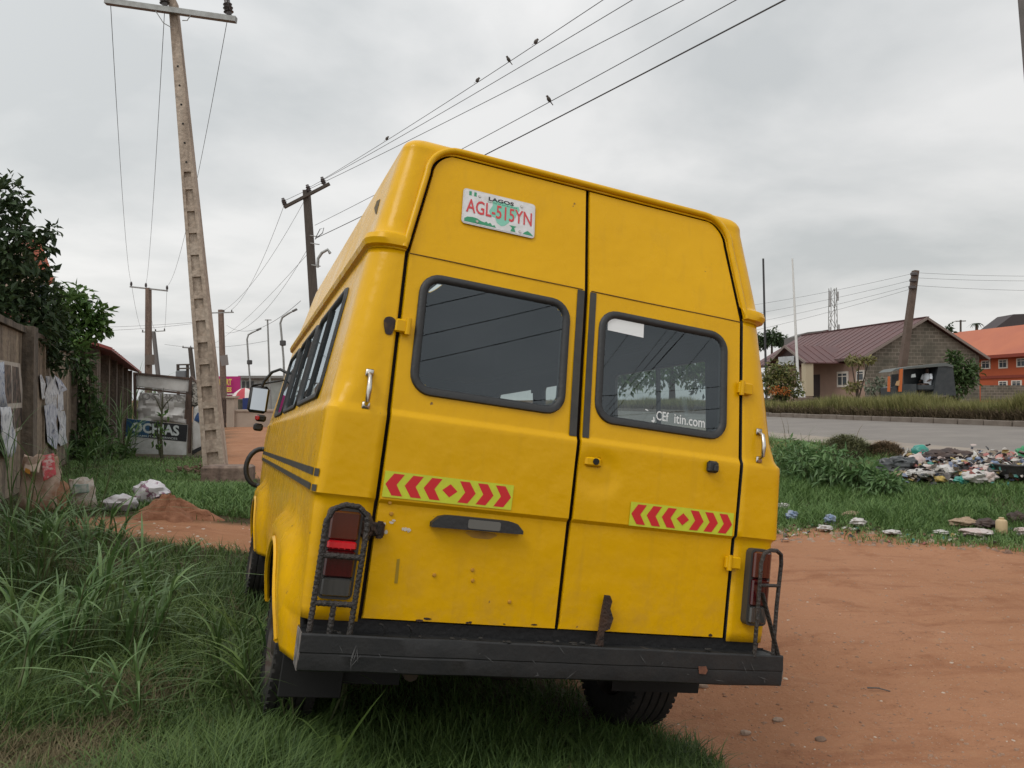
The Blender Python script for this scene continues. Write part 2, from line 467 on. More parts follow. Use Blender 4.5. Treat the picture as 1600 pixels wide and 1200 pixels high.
def axis(lo, hi, n0, n1, step, far_lo, far_hi):
    mid = list(np.arange(n0, n1 + 1e-6, step))
    up = []; v = mid[-1]; st = step
    while v < far_hi: st *= 1.16; v += st; up.append(v)
    dn = []; v = mid[0]; st = step
    while v > far_lo: st *= 1.16; v -= st; dn.append(v)
    return np.array(dn[::-1] + mid + up)
gx = axis(0, 0, -8, 12, .11, -900, 900)
gy = axis(0, 0, 1.0, 16, .11, -60, 1900)
GX, GY = np.meshgrid(gx, gy)
GZ = ground(GX, GY)
GQ = road_q(GX, GY)
GZ = np.where((GQ > 9.95) & (GQ < 27.2), GZ - .06, GZ)
gv = np.stack([GX, GY, GZ], -1).reshape(-1, 3)
nx, ny = len(gx), len(gy)
ii, jj = np.meshgrid(np.arange(nx - 1), np.arange(ny - 1))
a0 = (jj * nx + ii).ravel()
tris = np.concatenate([np.stack([a0, a0 + 1, a0 + nx + 1], 1), np.stack([a0, a0 + nx + 1, a0 + nx], 1)])

def ground_mat():
    m = bpy.data.materials.new('red_earth'); m.use_nodes = True
    nt = m.node_tree; b = nt.nodes['Principled BSDF']; N = nt.nodes.new; K = nt.links.new
    tc = N('ShaderNodeTexCoord'); at = N('ShaderNodeAttribute'); at.attribute_name = 'rnd'
    def noise(s, d=5, r=.6):
        n = N('ShaderNodeTexNoise'); n.inputs['Scale'].default_value = s; n.inputs['Detail'].default_value = d; n.inputs['Roughness'].default_value = r
        K(tc.outputs['Object'], n.inputs['Vector']); return n.outputs['Fac']
    def rng_(f, a, b_, lo=0., hi=1.):
        r = N('ShaderNodeMapRange'); r.inputs[1].default_value = a; r.inputs[2].default_value = b_; r.inputs[3].default_value = lo; r.inputs[4].default_value = hi
        K(f, r.inputs[0]); return r.outputs[0]
    def mix(f, a, b_):
        x = N('ShaderNodeMix'); x.data_type = 'RGBA'; K(f, x.inputs[0])
        for i, c in ((6, a), (7, b_)):
            if isinstance(c, tuple): x.inputs[i].default_value = c
            else: K(c, x.inputs[i])
        return x.outputs[2]
    c = mix(rng_(noise(.55, 6), .35, .65), (.315, .152, .080, 1), (.360, .180, .100, 1))
    c = mix(rng_(noise(1.9, 6, .65), .52, .74), c, (.235, .100, .050, 1))
    c = mix(rng_(noise(7, 5, .7), .56, .72, 0, .8), c, (.37, .20, .11, 1))
    mp2 = N('ShaderNodeMapping'); mp2.inputs['Scale'].default_value = (.5, 2.6, 1); mp2.inputs['Rotation'].default_value = (0, 0, .35); K(tc.outputs['Object'], mp2.inputs['Vector'])
    ns_ = N('ShaderNodeTexNoise'); ns_.inputs['Scale'].default_value = 1.4; ns_.inputs['Detail'].default_value = 7; ns_.inputs['Roughness'].default_value = .68; K(mp2.outputs[0], ns_.inputs['Vector'])
    c = mix(rng_(ns_.outputs['Fac'], .54, .70, 0, .75), c, (.225, .095, .050, 1))
    c = mix(rng_(noise(38, 3, .7), .62, .72, 0, .8), c, (.15, .075, .045, 1))
    c = mix(rng_(noise(90, 2, .5), .66, .74, 0, .9), c, (.42, .30, .21, 1))
    g = mix(rng_(noise(6, 5), .35, .65), (.040, .034, .018, 1), (.075, .055, .030, 1))
    b_ = mix(at.outputs['Fac'], g, c)
    K(b_, b.inputs['Base Color'])
    b.inputs['Roughness'].default_value = .95; b.inputs['Specular IOR Level'].default_value = .2
    h1 = N('ShaderNodeMath'); h1.operation = 'MULTIPLY_ADD'; h1.inputs[1].default_value = .35
    K(noise(60, 4, .7), h1.inputs[0]); K(noise(9, 6, .65), h1.inputs[2])
    bp = N('ShaderNodeBump'); bp.inputs['Strength'].default_value = .55; bp.inputs['Distance'].default_value = .06
    K(h1.outputs[0], bp.inputs['Height']); K(bp.outputs[0], b.inputs['Normal'])
    return m
gdirt = dirt(GX, GY)
gdirt = np.where((GQ > 27) | (GY > 45), .35, gdirt)
struct(fast_mesh('ground', gv, tris, ground_mat(), rnd=gdirt.ravel(), smooth_=True))

# road: two carriageways with a kerbed median between
RF = Vector((-.1908, .9816, 0)); RR = Vector((.9816, .1908, 0))
def RP(q, l, z): # road frame point
    return RR * q + RF * l + Vector((0, 0, z))
ASPH = mat('old_asphalt', (.165, .148, .134), .9, col2=(.205, .185, .165), nscale=.9, ndetail=6, bump=.25, bscale=80)
ASPH_DUST = mat('dusty_asphalt', (.28, .235, .19), .95, col2=(.23, .20, .175), nscale=1.3, ndetail=6, bump=.25, bscale=60)
KERB = mat('kerb_concrete', (.13, .105, .085), .95, col2=(.19, .16, .135), nscale=2.0, bump=.5, bscale=25)
ls = list(np.arange(-40, 120, 2.0)) + list(np.arange(120, 1200, 40.0))
def strip(name, q0, q1, z0, z1, m, wob=0):
    mb = MB()
    qs = np.linspace(q0, q1, 7)
    mb.grid(lambda q, l: RP(q + (wob * (vnoise(l, 0, .35, 4) - .5) if q == q0 else 0), l, z0 + (z1 - z0) * (q - q0) / (q1 - q0) + .02 * math.sin((q - q0) / (q1 - q0) * math.pi)), list(qs), ls)
    return struct(mb.build(name, m))
strip('road', 9.9, 17.4, .715, .955, ASPH, .7)
strip('road', 19.9, 27.0, .985, .985, ASPH)
mb = MB(); mb.grid(lambda q, l: RP(q, l, .726 + .032 * (q - 9.9)), [10.05, 10.7, 11.3], ls); struct(mb.build('road_dust_edge', ASPH_DUST))
# kerb stones along the median
kb = MB(); kb.box((0, 0, 0), (.2, .96, .24), bev=.02)
k0 = kb.build('kerb_stone', KERB)
median = struct(bpy.data.objects.new('median_kerb', None)); COL.objects.link(median)
k0.parent = median
for i in range(60):
    o = k0 if i == 0 else k0.copy()
    if i: COL.objects.link(o); o.parent = median
    o.location = RP(17.5 + random.uniform(-.012, .012), 8 + i, 1.0 + random.uniform(-.015, .01)); o.rotation_euler = (0, 0, math.atan2(RF.y, RF.x) - math.pi / 2 + random.uniform(-.01, .01))
mb = MB(); mb.grid(lambda q, l: RP(q, l, 1.06 + .10 * math.sin((q - 17.6) / 2.2 * math.pi)), list(np.linspace(17.6, 19.8, 5)), ls)
struct(mb.build('median_strip', mat('median_soil', (.11, .08, .05), 1, col2=(.07, .055, .035), nscale=3)))

# ------------------------------------------------------------------ the minibus
van = thing('yellow_minibus', 'yellow high-roof minibus seen from behind, leaning to its right on the grass verge', 'minibus')
van.matrix_world = Matrix(((.9342, -.3361, .1200, .1776), (.3266, .9407, .0921, 3.1371), (-.1438, -.0469, .9885, -.9047 + CAM_H), (0, 0, 0, 1)))

def prof(z):
    return float(np.interp(z, [-1, .78, 1.392, 1.845, 2.1], [0, 0, .079, .187, .257]))
def band(z):
    return -.016 * float(smooth(z, .420, .436) * (1 - smooth(z, .742, .775)))
def edge(z):
    if z <= 1.392: return .775
    if z < 1.752: return float(np.interp(z, [1.392, 1.752], [.775, .708]))
    dz = min(z - 1.752, .112)
    return .708 - .112 + math.sqrt(max(.112 ** 2 - dz ** 2, 0))
TOP = 1.864
def wobble(a, b, k=.0022):
    return k * mnoise.noise(Vector((a * 2.3, b * 2.3, 4.2)))
def rear_y(x, z):
    y = prof(z) + band(z) + wobble(x, z)
    if 0 < x < .3 and .5 < z < .76:      # pressed pocket round the door lock
        e = math.hypot((x - .10) / .115, (z - .628) / .10)
        y += .009 * (1 - float(smooth(e, .6, 1.0)))
    return y
W_L = (-.716, -.070, .838, 1.325)
W_R = (.062, .702, .834, 1.322)
def in_rr(a, b, w, ins, rad):
    a0, a1, b0, b1 = w[0] + ins, w[1] - ins, w[2] + ins, w[3] - ins
    if not (a0 < a < a1 and b0 < b < b1): return False
    da = max(a0 + rad - a, a - (a1 - rad), 0); db = max(b0 + rad - b, b - (b1 - rad), 0)
    return not (da > 0 and db > 0 and da * da + db * db > rad * rad)
def rr_loop(w, ins, rad, n=7):
    a0, a1, b0, b1 = w[0] + ins, w[1] - ins, w[2] + ins, w[3] - ins
    r = max(rad - ins, .005); pts = []
    for cx, cz, s0 in ((a1 - r, b1 - r, 0), (a0 + r, b1 - r, 90), (a0 + r, b0 + r, 180), (a1 - r, b0 + r, 270)):
        for k in range(n):
            t = math.radians(s0 + 90 * k / (n - 1)); pts.append((cx + r * math.cos(t), cz + r * math.sin(t)))
    return pts
def gasket(surf, w, rad, mat_, parent, name='window_gasket', prof_=((0, .002), (.005, .012), (.022, .014), (.034, .002), (.036, -.012))):
    """surf(a, b, off) -> point, off outwards"""
    mb = MB(); loops = []
    for ins, off in prof_:
        loops.append([surf(a, b, off) for a, b in rr_loop(w, ins, rad)])
    n = len(loops[0])
    vs_ = [p for l in loops for p in l]; fs_ = []
    for i in range(len(loops) - 1):
        for k in range(n):
            k2 = (k + 1) % n
            fs_.append((i * n + k, i * n + k2, (i + 1) * n + k2, (i + 1) * n + k))
    mb.add(vs_, fs_)
    return mb.build(name, mat_, parent, 60)
def pane(surf, w, rad, ins, off, mat_, parent, name='window_glass'):
    pts = [surf(a, b, off) for a, b in rr_loop(w, ins, rad)]
    mb = MB(); mb.add(pts, [tuple(range(len(pts)))])
    return mb.build(name, mat_, parent, 0, recalc=False)
def rs(x, z, off):   # rear surface, off outwards = -y
    return (x, prof(z) + band(z) - off, z)

def door(sign, w):
    zs = sorted(set([round(v, 4) for v in list(np.arange(0, TOP, .022)) + [.42, .425, .43, .436, .742, .75, .758, .766, .775, .004, 1.30, 1.752, 1.79, 1.81, 1.825, 1.84, 1.85, 1.858, TOP]]))
    us = [0, .006] + list(np.linspace(.02, .98, 42)) + [.994, 1]
    mb = MB()
    def fn(u, z):
        x0, x1 = .0065, edge(z) - .002
        x = sign * (x0 + (x1 - x0) * u)
        y = rear_y(x, z)
        if u in (0, 1) or z in (0, TOP): y += .010
        return (x, y, z)
    def skip(u, z):
        x = sign * (.0065 + (edge(z) - .0085) * u)
        return in_rr(x, z, w, .020, .085)
    mb.grid(fn, us, zs, skip)
    o = mb.build('rear_door', [PAINT, DARK], van, 28)
    so = o.modifiers.new('thickness', 'SOLIDIFY'); so.thickness = .03; so.offset = -1 ; so.material_offset = 1; so.material_offset_rim = 1
    gasket(rs, w, .085, RUBBER, o)
    pane(rs, w, .085, .030, .001, GLASS, o)
    return o
DL = door(-1, W_L); DR = door(1, W_R)
for d_, lab in ((DL, 'left rear door with the number plate'), (DR, 'right rear door with the paper sticker in its window')): d_['label'] = lab

# -- body shell -----------------------------------------------------
WHEEL_Y = (.86, 3.62); WHEEL_Z = -.272; ARCH = .44
ZB = [-.185, -.16, -.13, -.09, -.05, -.01, .03, .07, .11, .15, .19, .23, .27, .31, .35, .39, .415, .425, .436, .46, .50, .54, .58, .62, .66, .70, .735, .75, .765, .78, .80, .835, .86, .90, .95, 1.0, 1.05, 1.1, 1.15, 1.2, 1.25, 1.285, 1.31, 1.34, 1.37, 1.40]
def width(z):
    w = float(np.interp(z, [-.2, -.05, .02, .40, .80, 1.40], [.955, .982, .990, 1.0, .990, .915]))
    return w + .014 * float(smooth(z, .42, .436) * (1 - smooth(z, .745, .78)))
def front_y(z): return float(np.interp(z, [-.2, .5, .78, 1.4, 1.9], [4.95, 5.0, 4.93, 4.42, 3.95]))
def side_bulge(y, z):
    b = 0
    for wy in WHEEL_Y:
        d = math.hypot((y - wy) / 1.12, z - WHEEL_Z)
        b = max(b, .062 * float(np.clip((.70 - d) / .12, 0, 1)))
    return b * (1 - float(smooth(z, .20, .30)))
SIDE_W = [(.52, 1.62), (1.74, 2.84), (3.0, 3.95)]
SW_Z = (.806, 1.315)
YS = list(np.arange(.26, 4.36, .048))
def shell_half(sign, zlist, wfun, rfun, ffun, cfun, xstart, side_fn=None):
    rows = []
    for z in zlist:
        w, r, f, c = wfun(z), rfun(z), ffun(z), cfun(z)
        xs = xstart(z); pts = []
        cx = max(min(c, w - xs - .004), .0005)
        for k in range(6): pts.append((xs + (w - cx - xs) * k / 6, r, 'r'))
        for k in range(9):
            a = math.pi / 2 * k / 8; pts.append((w - cx + cx * math.sin(a), r + c - c * math.cos(a), 'c'))
        yb = f - .25
        for y in YS:
            yy = y if y < 3.0 else 3.0 + (y - 3.0) * (yb - 3.0) / (YS[-1] - 3.0)
            yy = max(yy, r + c + .001 * (y - .2))
            pts.append((w + (side_bulge(yy, z) if side_fn else 0), yy, 's'))
        fr_ = min(.25, w * .8)
        for k in range(1, 8):
            a = math.pi / 2 * k / 7; pts.append((w - fr_ + fr_ * math.cos(a), yb + .25 * math.sin(a), 'f'))
        for k in range(1, 7): pts.append(((w - fr_) * (1 - k / 6), f, 'f'))
        rows.append([(sign * x, y, z) for x, y, _ in pts])
    return rows
def corner_r(z): return float(np.interp(z, [.4, .5, .75, .85, 1.4], [.040, .045, .05, .10, .11]))
def body_half(sign):
    rows = shell_half(sign, ZB, width, lambda z: prof(z) + band(z) + .002, front_y, corner_r, lambda z: .787, True)
    V = [p for r in rows for p in r]; n = len(rows[0]); F = []
    arch_v = set(); gone = set()
    def dead(c):
        x, y, z = c
        if abs(x) > .8 and y > .3 and y < 4.5:
            for (y0, y1) in SIDE_W:
                if in_rr(y, z, (y0, y1, SW_Z[0], SW_Z[1]), .018, .07): return True
            for wy in WHEEL_Y:
                if math.hypot(y - wy, z - WHEEL_Z) < ARCH: return True
        if y < .06 and z < -.015: return True
        if y > front_y(z) - .12 and .86 < z < 1.30 and abs(x) < .84: return True
        return False
    for j in range(len(rows) - 1):
        for i in range(n - 1):
            q = (j * n + i, j * n + i + 1, (j + 1) * n + i + 1, (j + 1) * n + i)
            c = [sum(V[k][m] for k in q) / 4 for m in range(3)]
            if dead(c):
                if c[2] < .3 and c[1] > .3: gone.update(q)
                continue
            F.append(q)
    used = set(k for f in F for k in f)
    for k in gone & used:      # pull the cut edge onto the round wheel arch
        x, y, z = V[k]
        wy = min(WHEEL_Y, key=lambda a: abs(a - y)); d = math.hypot(y - wy, z - WHEEL_Z)
        V[k] = (x, wy + (y - wy) * ARCH / d, max(WHEEL_Z + (z - WHEEL_Z) * ARCH / d, -.187))
    return V, F
mb = MB()
for s_ in (-1, 1): mb.add(*body_half(s_))
body = mb.build('body', [PAINT, LINING], van, 30)
so = body.modifiers.new('thickness', 'SOLIDIFY'); so.thickness = .025; so.offset = -1; so.material_offset = 1; so.material_offset_rim = 1
# wheel arch lips
for s_ in (-1, 1):
    for wy in WHEEL_Y:
        pts = []
        for k in range(25):
            a = math.radians(-16 + 212 * k / 24); y, z = wy + (ARCH - .004) * math.cos(a), WHEEL_Z + (ARCH - .004) * math.sin(a)
            if z < -.183: z = -.183
            pts.append((s_ * (width(z) + side_bulge(y, z) + .001), y, z))
        MB().tube(pts, .013, 6).build('arch_lip', PAINT, body)
        if s_ == -1: pass
# wheel housings (dark inside of the arches)
for s_ in (-1, 1):
    for wy in WHEEL_Y:
        mb = MB()
        xo, xi = s_ * .965, s_ * .50
        ks = [math.radians(-10 + 200 * k / 20) for k in range(21)]
        mb.grid(lambda a, x: (x, wy + (ARCH - .005) * math.cos(a), WHEEL_Z + (ARCH - .005) * math.sin(a)), ks, [xo, xi])
        mb.build('wheel_housing', DARK, body)

# -- roof -------------------------------------------------------------
RZ = [1.395, 1.402, 1.408, 1.43, 1.452, 1.462, 1.47, 1.52, 1.58, 1.64, 1.70, 1.752, 1.79, 1.81, 1.825, 1.84, 1.85, 1.858, 1.8639, 1.866, 1.88, 1.895, 1.906, 1.915, 1.922, 1.930, 1.936, 1.942, 1.945]
def roof_w(z): return float(np.interp(z, [1.395, 1.402, 1.408, 1.43, 1.452, 1.462, 1.47, 1.84, 1.866, 1.88, 1.895, 1.906, 1.915, 1.922, 1.930, 1.936, 1.942, 1.945],
                            [.914, .918, .934, .942, .936, .910, .905, .832, .828, .824, .815, .803, .785, .755, .67, .53, .32, .02]))
def roof_r(z):
    e = float(np.interp(z, [1.395, 1.402, 1.408, 1.43, 1.452, 1.462, 1.47, 1.84, 1.866, 1.88, 1.895, 1.906, 1.915, 1.922, 1.930, 1.936, 1.942, 1.945],
                        [.0, 0, -.016, -.022, -.018, -.004, 0, 0, -.004, -.002, .004, .014, .030, .055, .13, .27, .52, .80]))
    return prof(z) + e - .004
def roof_f(z): return float(np.interp(z, [1.395, 1.47, 1.84, 1.895, 1.922, 1.936, 1.945], [4.48, 4.40, 4.06, 3.95, 3.8, 3.6, 3.2]))
def roof_c(z): return float(np.interp(z, [1.39, 1.40, 1.47, 1.85, 1.9, 1.945], [.11, .11, .09, .07, .06, .05]))
mb = MB()
for s_ in (-1, 1):
    rows = shell_half(s_, RZ, roof_w, roof_r, roof_f, roof_c, lambda z: edge(z) + .010 if z < TOP else 0.0)
    V = [p for r in rows for p in r]; n = len(rows[0])
    F = [(j * n + i, j * n + i + 1, (j + 1) * n + i + 1, (j + 1) * n + i) for j in range(len(rows) - 1) for i in range(n - 1)]
    mb.add(V, F)
roof = mb.build('roof', [PAINT, LINING], van, 30)
so = roof.modifiers.new('thickness', 'SOLIDIFY'); so.thickness = .008; so.offset = -1; so.material_offset = 1; so.material_offset_rim = 0
# rain gutter bead round the door arch
pts = []
for z in list(np.linspace(1.405, 1.752, 10)): pts.append((-(edge(z) + .022), prof(z) - .012, z))
for k in range(1, 9):
    a = math.radians(90 * k / 8); z = 1.752 + .134 * math.sin(a); pts.append((-(.596 + .134 * math.cos(a)), prof(z) - .014, z))
pts = pts + [(x, prof(1.886) - .015, 1.886) for x in (-.4, -.2, 0, .2, .4)] + [(-p[0], p[1], p[2]) for p in pts[::-1]]
MB().tube(pts, .0135, 8).build('rain_gutter', PAINT, roof, 60)
# narrow vent slit on the roof side
mb = MB(); sl = [(.42, 1.62), (.60, 1.70), (.60, 1.735), (.46, 1.70), (.36, 1.60)]
mb.prism([(-(roof_w(z) + .003), y, z) for y, z in sl], (.01, 0, 0)); mb.build('roof_vent', mat('vent_mesh', (.16, .11, .03), .8, col2=(.04, .03, .02), nscale=70), roof)
# door frame seal behind the gaps
mb = MB()
mb.grid(lambda x, z: (x, prof(z) + .035, z), [-.03, .03], list(np.linspace(0, 1.86, 40)))
for s_ in (-1, 1):
    mb.grid(lambda dx, z: (s_ * (edge(z) + dx), prof(z) + .034, z), [-.03, .035], list(np.linspace(-.02, 1.84, 50)))
mb.build('door_seal', mat('seal', (.03, .014, .008), .8), van)

# -- side windows -----------------------------------------------------
def side_surf(sign):
    k = lambda z: np.interp(z, [.80, 1.40], [.990, .915])
    def shear(y, z):
        yb = front_y(z) - .25
        return y if y < 3.0 else 3.0 + (y - 3.0) * (yb - 3.0) / (YS[-1] - 3.0)
    return lambda y, z, off: (sign * (float(k(z)) + off), y, z)
for s_ in (-1, 1):
    S = side_surf(s_)
    for i, (y0, y1) in enumerate(SIDE_W):
        w = (y0, y1, SW_Z[0], SW_Z[1])
        g = gasket(S, w, .07, RUBBER, body, 'side_window_gasket')
        pane(S, w, .07, .028, .001, GLASS_SIDE, body, 'side_window_glass')
        if i < 2:
            MB().bar(S((y0 + y1) / 2, SW_Z[0] + .03, .004), S((y0 + y1) / 2, SW_Z[1] - .03, .004), .022, .014).build('window_slider_bar', RUBBER, body)
ws = lambda x, z, off: (x, front_y(z) + off, z)
mb = MB(); mb.add([ws(-.84, .86, -.01), ws(.84, .86, -.01), ws(.84, 1.30, -.01), ws(-.84, 1.30, -.01)], [(0, 1, 2, 3)]); mb.build('windscreen', GLASS_SIDE, body, 0)

# -- rear details -------------------------------------------------------
def rear_poly(pts, off, th, name, m, parent, ang=0):
    """flat piece on the rear face; pts are (x, z)"""
    mb = MB(); n = len(pts)
    a = [rs(x, z, off) for x, z in pts]; b = [rs(x, z, off + th) for x, z in pts]
    mb.add(a + b, [tuple(range(n)), tuple(range(2 * n - 1, n - 1, -1))] + [(i, n + i, n + (i + 1) % n, (i + 1) % n) for i in range(n)])
    return mb.build(name, m, parent, ang)
def rrp(x0, x1, z0, z1, r, n=5): return rr_loop((x0, x1, z0, z1), 0, r, n)
def rear_text(body, x0, zc, h, sx, weight, m, parent, off, name='lettering', width_=None, italic=0):
    vs_, fs_ = text_geo(body, 1.0, 1.0, weight)
    xs = [v[0] for v in vs_]; zs = [v[1] for v in vs_]
    kz = h / (max(zs) - min(zs)); kx = (width_ / (max(xs) - min(xs))) if width_ else kz * sx
    mb = MB(); mb.add([rs(x0 + (v[0] - min(xs)) * kx + italic * v[1] * kz, zc + (v[1] - (max(zs) + min(zs)) / 2) * kz, off) for v in vs_], fs_)
    return mb.build(name, m, parent, 0, recalc=False)

# number plate
PL_WHITE = mat('plate_white', (.60, .60, .60), .45, col2=(.52, .52, .51), nscale=12)
PL_GREEN = mat('plate_green', (.03, .25, .12), .5)
PL_MINT = mat('plate_mint', (.20, .50, .38), .5)
PL_RED = mat('plate_red', (.55, .045, .05), .45)
PL_BLACK = mat('plate_black', (.015, .016, .02), .5)
def mapx(u): return -.570 + .320 * u          # plate coordinates 0..1
def mapz(v): return 1.570 + .155 * v
plate = rear_poly(rrp(-.571, -.251, 1.568, 1.727, .014), .004, .004, 'number_plate', PL_WHITE, van)
plate['label'] = 'white number plate with red characters on the left rear door'
rear_poly(rrp(-.566, -.256, 1.573, 1.722, .011), .0082, .0008, 'embossed_rim', mat('plate_face', (.66, .66, .67), .4, col2=(.55, .55, .54), nscale=30), plate)
for u0, u1 in ((.075, .108), (.142, .175)):
    rear_poly([(mapx(u0), mapz(.83)), (mapx(u1), mapz(.83)), (mapx(u1), mapz(.95)), (mapx(u0), mapz(.95))], .0092, .0005, 'flag_bar', PL_GREEN, plate)
rear_text('LAGOS', mapx(.34), mapz(.86), .017, 1, .035, PL_BLACK, plate, .0102, 'state_name', .112)
mp_pts = [(.40, .80), (.43, .86), (.50, .845), (.56, .86), (.62, .83), (.70, .80), (.76, .82), (.775, .72), (.74, .60), (.72, .47), (.66, .40), (.63, .28), (.58, .17), (.53, .13), (.47, .20), (.44, .34), (.38, .36), (.355, .50), (.38, .60), (.40, .68)]
rear_poly([(mapx(u), mapz(v)) for u, v in mp_pts], .0091, .0004, 'country_map', PL_MINT, plate)
rear_text('AGL-515YN', mapx(.045), mapz(.525), .062, 1, .012, PL_RED, plate, .0106, 'registration', .290)
rear_text('CENTRE OF EXCELLENCE', mapx(.33), mapz(.765), .006, 1, 0, PL_GREEN, plate, .0101, 'slogan', .13)
rear_poly([(mapx(u), mapz(v)) for u, v in [(.03, .045), (.03, .13), (.07, .19), (.14, .21), (.20, .20), (.25, .15), (.30, .13), (.33, .17), (.35, .12), (.38, .16), (.41, .09), (.44, .12), (.46, .05)]], .0092, .0005, 'green_hill', PL_GREEN, plate)
rear_poly([(mapx(u), mapz(v)) for u, v in [(.66, .05), (.68, .16), (.64, .22), (.74, .22), (.71, .16), (.73, .05)]], .0092, .0005, 'drum_motif', PL_GREEN, plate)
rear_poly([(mapx(u), mapz(v)) for u, v in [(.83, .05), (.86, .12), (.90, .17), (.94, .12), (.98, .05)]], .0092, .0005, 'green_hill', PL_GREEN, plate)
for u, v in ((.215, .87), (.80, .86), (.20, .11), (.79, .10)):
    rear_poly([(mapx(u) + .006 * math.cos(a), mapz(v) + .006 * math.sin(a)) for a in np.linspace(0, 2 * math.pi, 10, endpoint=False)], .0093, .003, 'screw', CHROME, plate)

# chevron reflectors
LIME = mat('lime_reflector', (.55, .62, .03), .35, col2=(.50, .55, .03), nscale=30)
CHEV_RED = mat('red_reflector', (.56, .012, .018), .4)
for x0, x1, z0, z1 in ((-.765, -.258, .445, .541), (.258, .758, .434, .531)):
    st = rear_poly([(x0, z0), (x1, z0), (x1, z1), (x0, z1)], .0022, .001, 'chevron_reflector', LIME, van)
    w_, h_ = (x1 - x0), (z1 - z0); p_ = w_ / 7.0; zc = (z0 + z1) / 2; hh = h_ * .42
    for k in range(7):
        cx = x0 + p_ * (k + .5)
        if k == 3:
            pts = [(cx - .030, zc), (cx, zc - hh * .62), (cx + .030, zc), (cx, zc + hh * .62)]
        else:
            sg = -1 if k < 3 else 1
            pts = [(cx + sg * .030, zc), (cx + sg * .002, zc + hh), (cx - sg * .038, zc + hh), (cx - sg * .012, zc), (cx - sg * .038, zc - hh), (cx + sg * .002, zc - hh)]
            if sg < 0: pts = pts[::-1]
        rear_poly(pts, .0034, .0004, 'arrow' if k != 3 else 'diamond', CHEV_RED, st)

# black tape stripes beside the centre gap
for xa, xb in ((-.045, -.013), (.014, .043)):
    rear_poly([(xa, .765), (xb, .765), (xb, 1.07), (xb, 1.383), (xa, 1.383), (xa, 1.07)], .0032, .001, 'tape_stripe', BLACK_TAPE, van)
# window sticker and lettering
rear_poly([(.104, 1.232), (.276, 1.228), (.276, 1.288), (.102, 1.288)], .0025, .0004, 'paper_sticker', WHITE_PAPER, DR)
DECAL = mat('white_decal', (.62, .64, .64), .6)
rear_text('CEf', .352, .902, .040, 1, .012, DECAL, DR, .0022, 'window_lettering', .060)
rear_text('itin.com', .440, .900, .040, 1, .010, DECAL, DR, .0022, 'window_lettering', .152)
rear_poly([(.328, .875), (.338, .868), (.346, .876), (.342, .893), (.337, .893), (.339, .880), (.333, .878)], .0022, .0003, 'window_lettering', DECAL, DR)
rear_poly([(.297, .918), (.312, .914), (.313, .918), (.300, .922)], .0022, .0003, 'window_lettering', DECAL, DR)
# seam across the doors where the high top was joined
SEAM = mat('seam_line', (.11, .055, .006), .7)
for sg in (-1, 1):
    MB().tube([(sg * x, prof(1.388) - .0015, 1.388 + wobble(x, 0) ) for x in np.linspace(.02, .768, 24)], .0022, 5).build('roof_joint', SEAM, DL if sg < 0 else DR)
# crease shadow groove is modelled in the pressing; hinges
def hinge(x, z, sg, m, w=.075, h=.052):
    mb = MB(); c = rs(x, z, .014)
    mb.box(c, (w, .022, h), bev=.005)
    mb.lathe([(0, -h * .62), (.011, -h * .62), (.011, h * .62), (0, h * .62)], 10, 'Z', rs(x - sg * w * .30, z, .024))
    return mb.build('door_hinge', m, van)
hinge(.789, 1.082, 1, PAINT); hinge(.776, .322, 1, PAINT); hinge(-.765, 1.09, -1, PAINT, .06, .05)
h_ = hinge(-.786, .325, -1, RUST, .095, .05); h_['label'] = 'rusty lower left hinge with flaking paint'
SOOT = mat('scorched_paint', (.03, .022, .022), .9, col2=(.10, .06, .02), nscale=30, ncontrast=(.45, .7))
def stain(x, z, rx, rz, name='scorch_mark', m=SOOT, parent=body, off=.0015, n=18, s=0):
    return rear_poly([(x + rx * math.cos(a) * (1 + .18 * math.sin(3 * a + s)), z + rz * math.sin(a) * (1 + .15 * math.cos(2 * a + s))) for a in np.linspace(0, 2 * math.pi, n, endpoint=False)], off, .0006, name, m, parent)
stain(-.815, 1.085, .022, .042); stain(-.800, .33, .026, .05, s=2)
mb = MB()
for a, b in (((-.80, .36), (-.77, .31)), ((-.79, .345), (-.745, .30)), ((-.815, .30), (-.77, .335))):
    mb.tube([rs(a[0], a[1], .02), rs((a[0] + b[0]) / 2, (a[1] + b[1]) / 2 - .012, .035), rs(b[0], b[1], .018)], .006, 6)
mb.build('hinge_wire', RUST, van)
# grab handles
for sg, x, z in ((-1, -.868, .830), (1, .872, .838)):
    h = MB(); z0, z1 = z - .062, z + .062
    for zz in (z0, z1): h.box(rs(x, zz, .005), (.030, .008, .028), bev=.003)
    h.tube([rs(x, z0 + .004, .006), rs(x, z0 + .016, .030), rs(x, z, .038), rs(x, z1 - .016, .030), rs(x, z1 - .004, .006)], [.008, .009, .010, .009, .008], 8)
    h.build('grab_handle', CHROME, van, 50)
# lock, latch and number lamp bar
lk = MB(); c = rs(.072, .672, -.012)
lk.box((c[0], c[1] - .004, c[2]), (.075, .022, .040), bev=.008); lk.build('lock_plate', PAINT, DR)
MB().lathe([(0, -.021), (.013, -.021), (.014, -.006), (.014, 0)], 14, 'Y', (.080, c[1], .674)).build('keyhole', DARK, DR)
kn = MB(); kn.box(rs(.622, .716, .014), (.052, .026, .050), bev=.008); kn.box(rs(.630, .712, .030), (.022, .012, .03), bev=.004); kn.build('door_latch', RUBBER, DR)
mb = MB(); xs = np.linspace(-.568, -.204, 15)
def barz(x):
    t = (x + .386) / .182
    return .356 + .002 * t, .356 + .047 * (1 - abs(t) ** 9 * .7) 
loop = [(x, barz(x)[1]) for x in xs] + [(x, barz(x)[0]) for x in xs[::-1]]
lampbar = rear_poly(loop[::-1], .001, .038, 'plate_lamp_bar', RUBBER, van, 40)
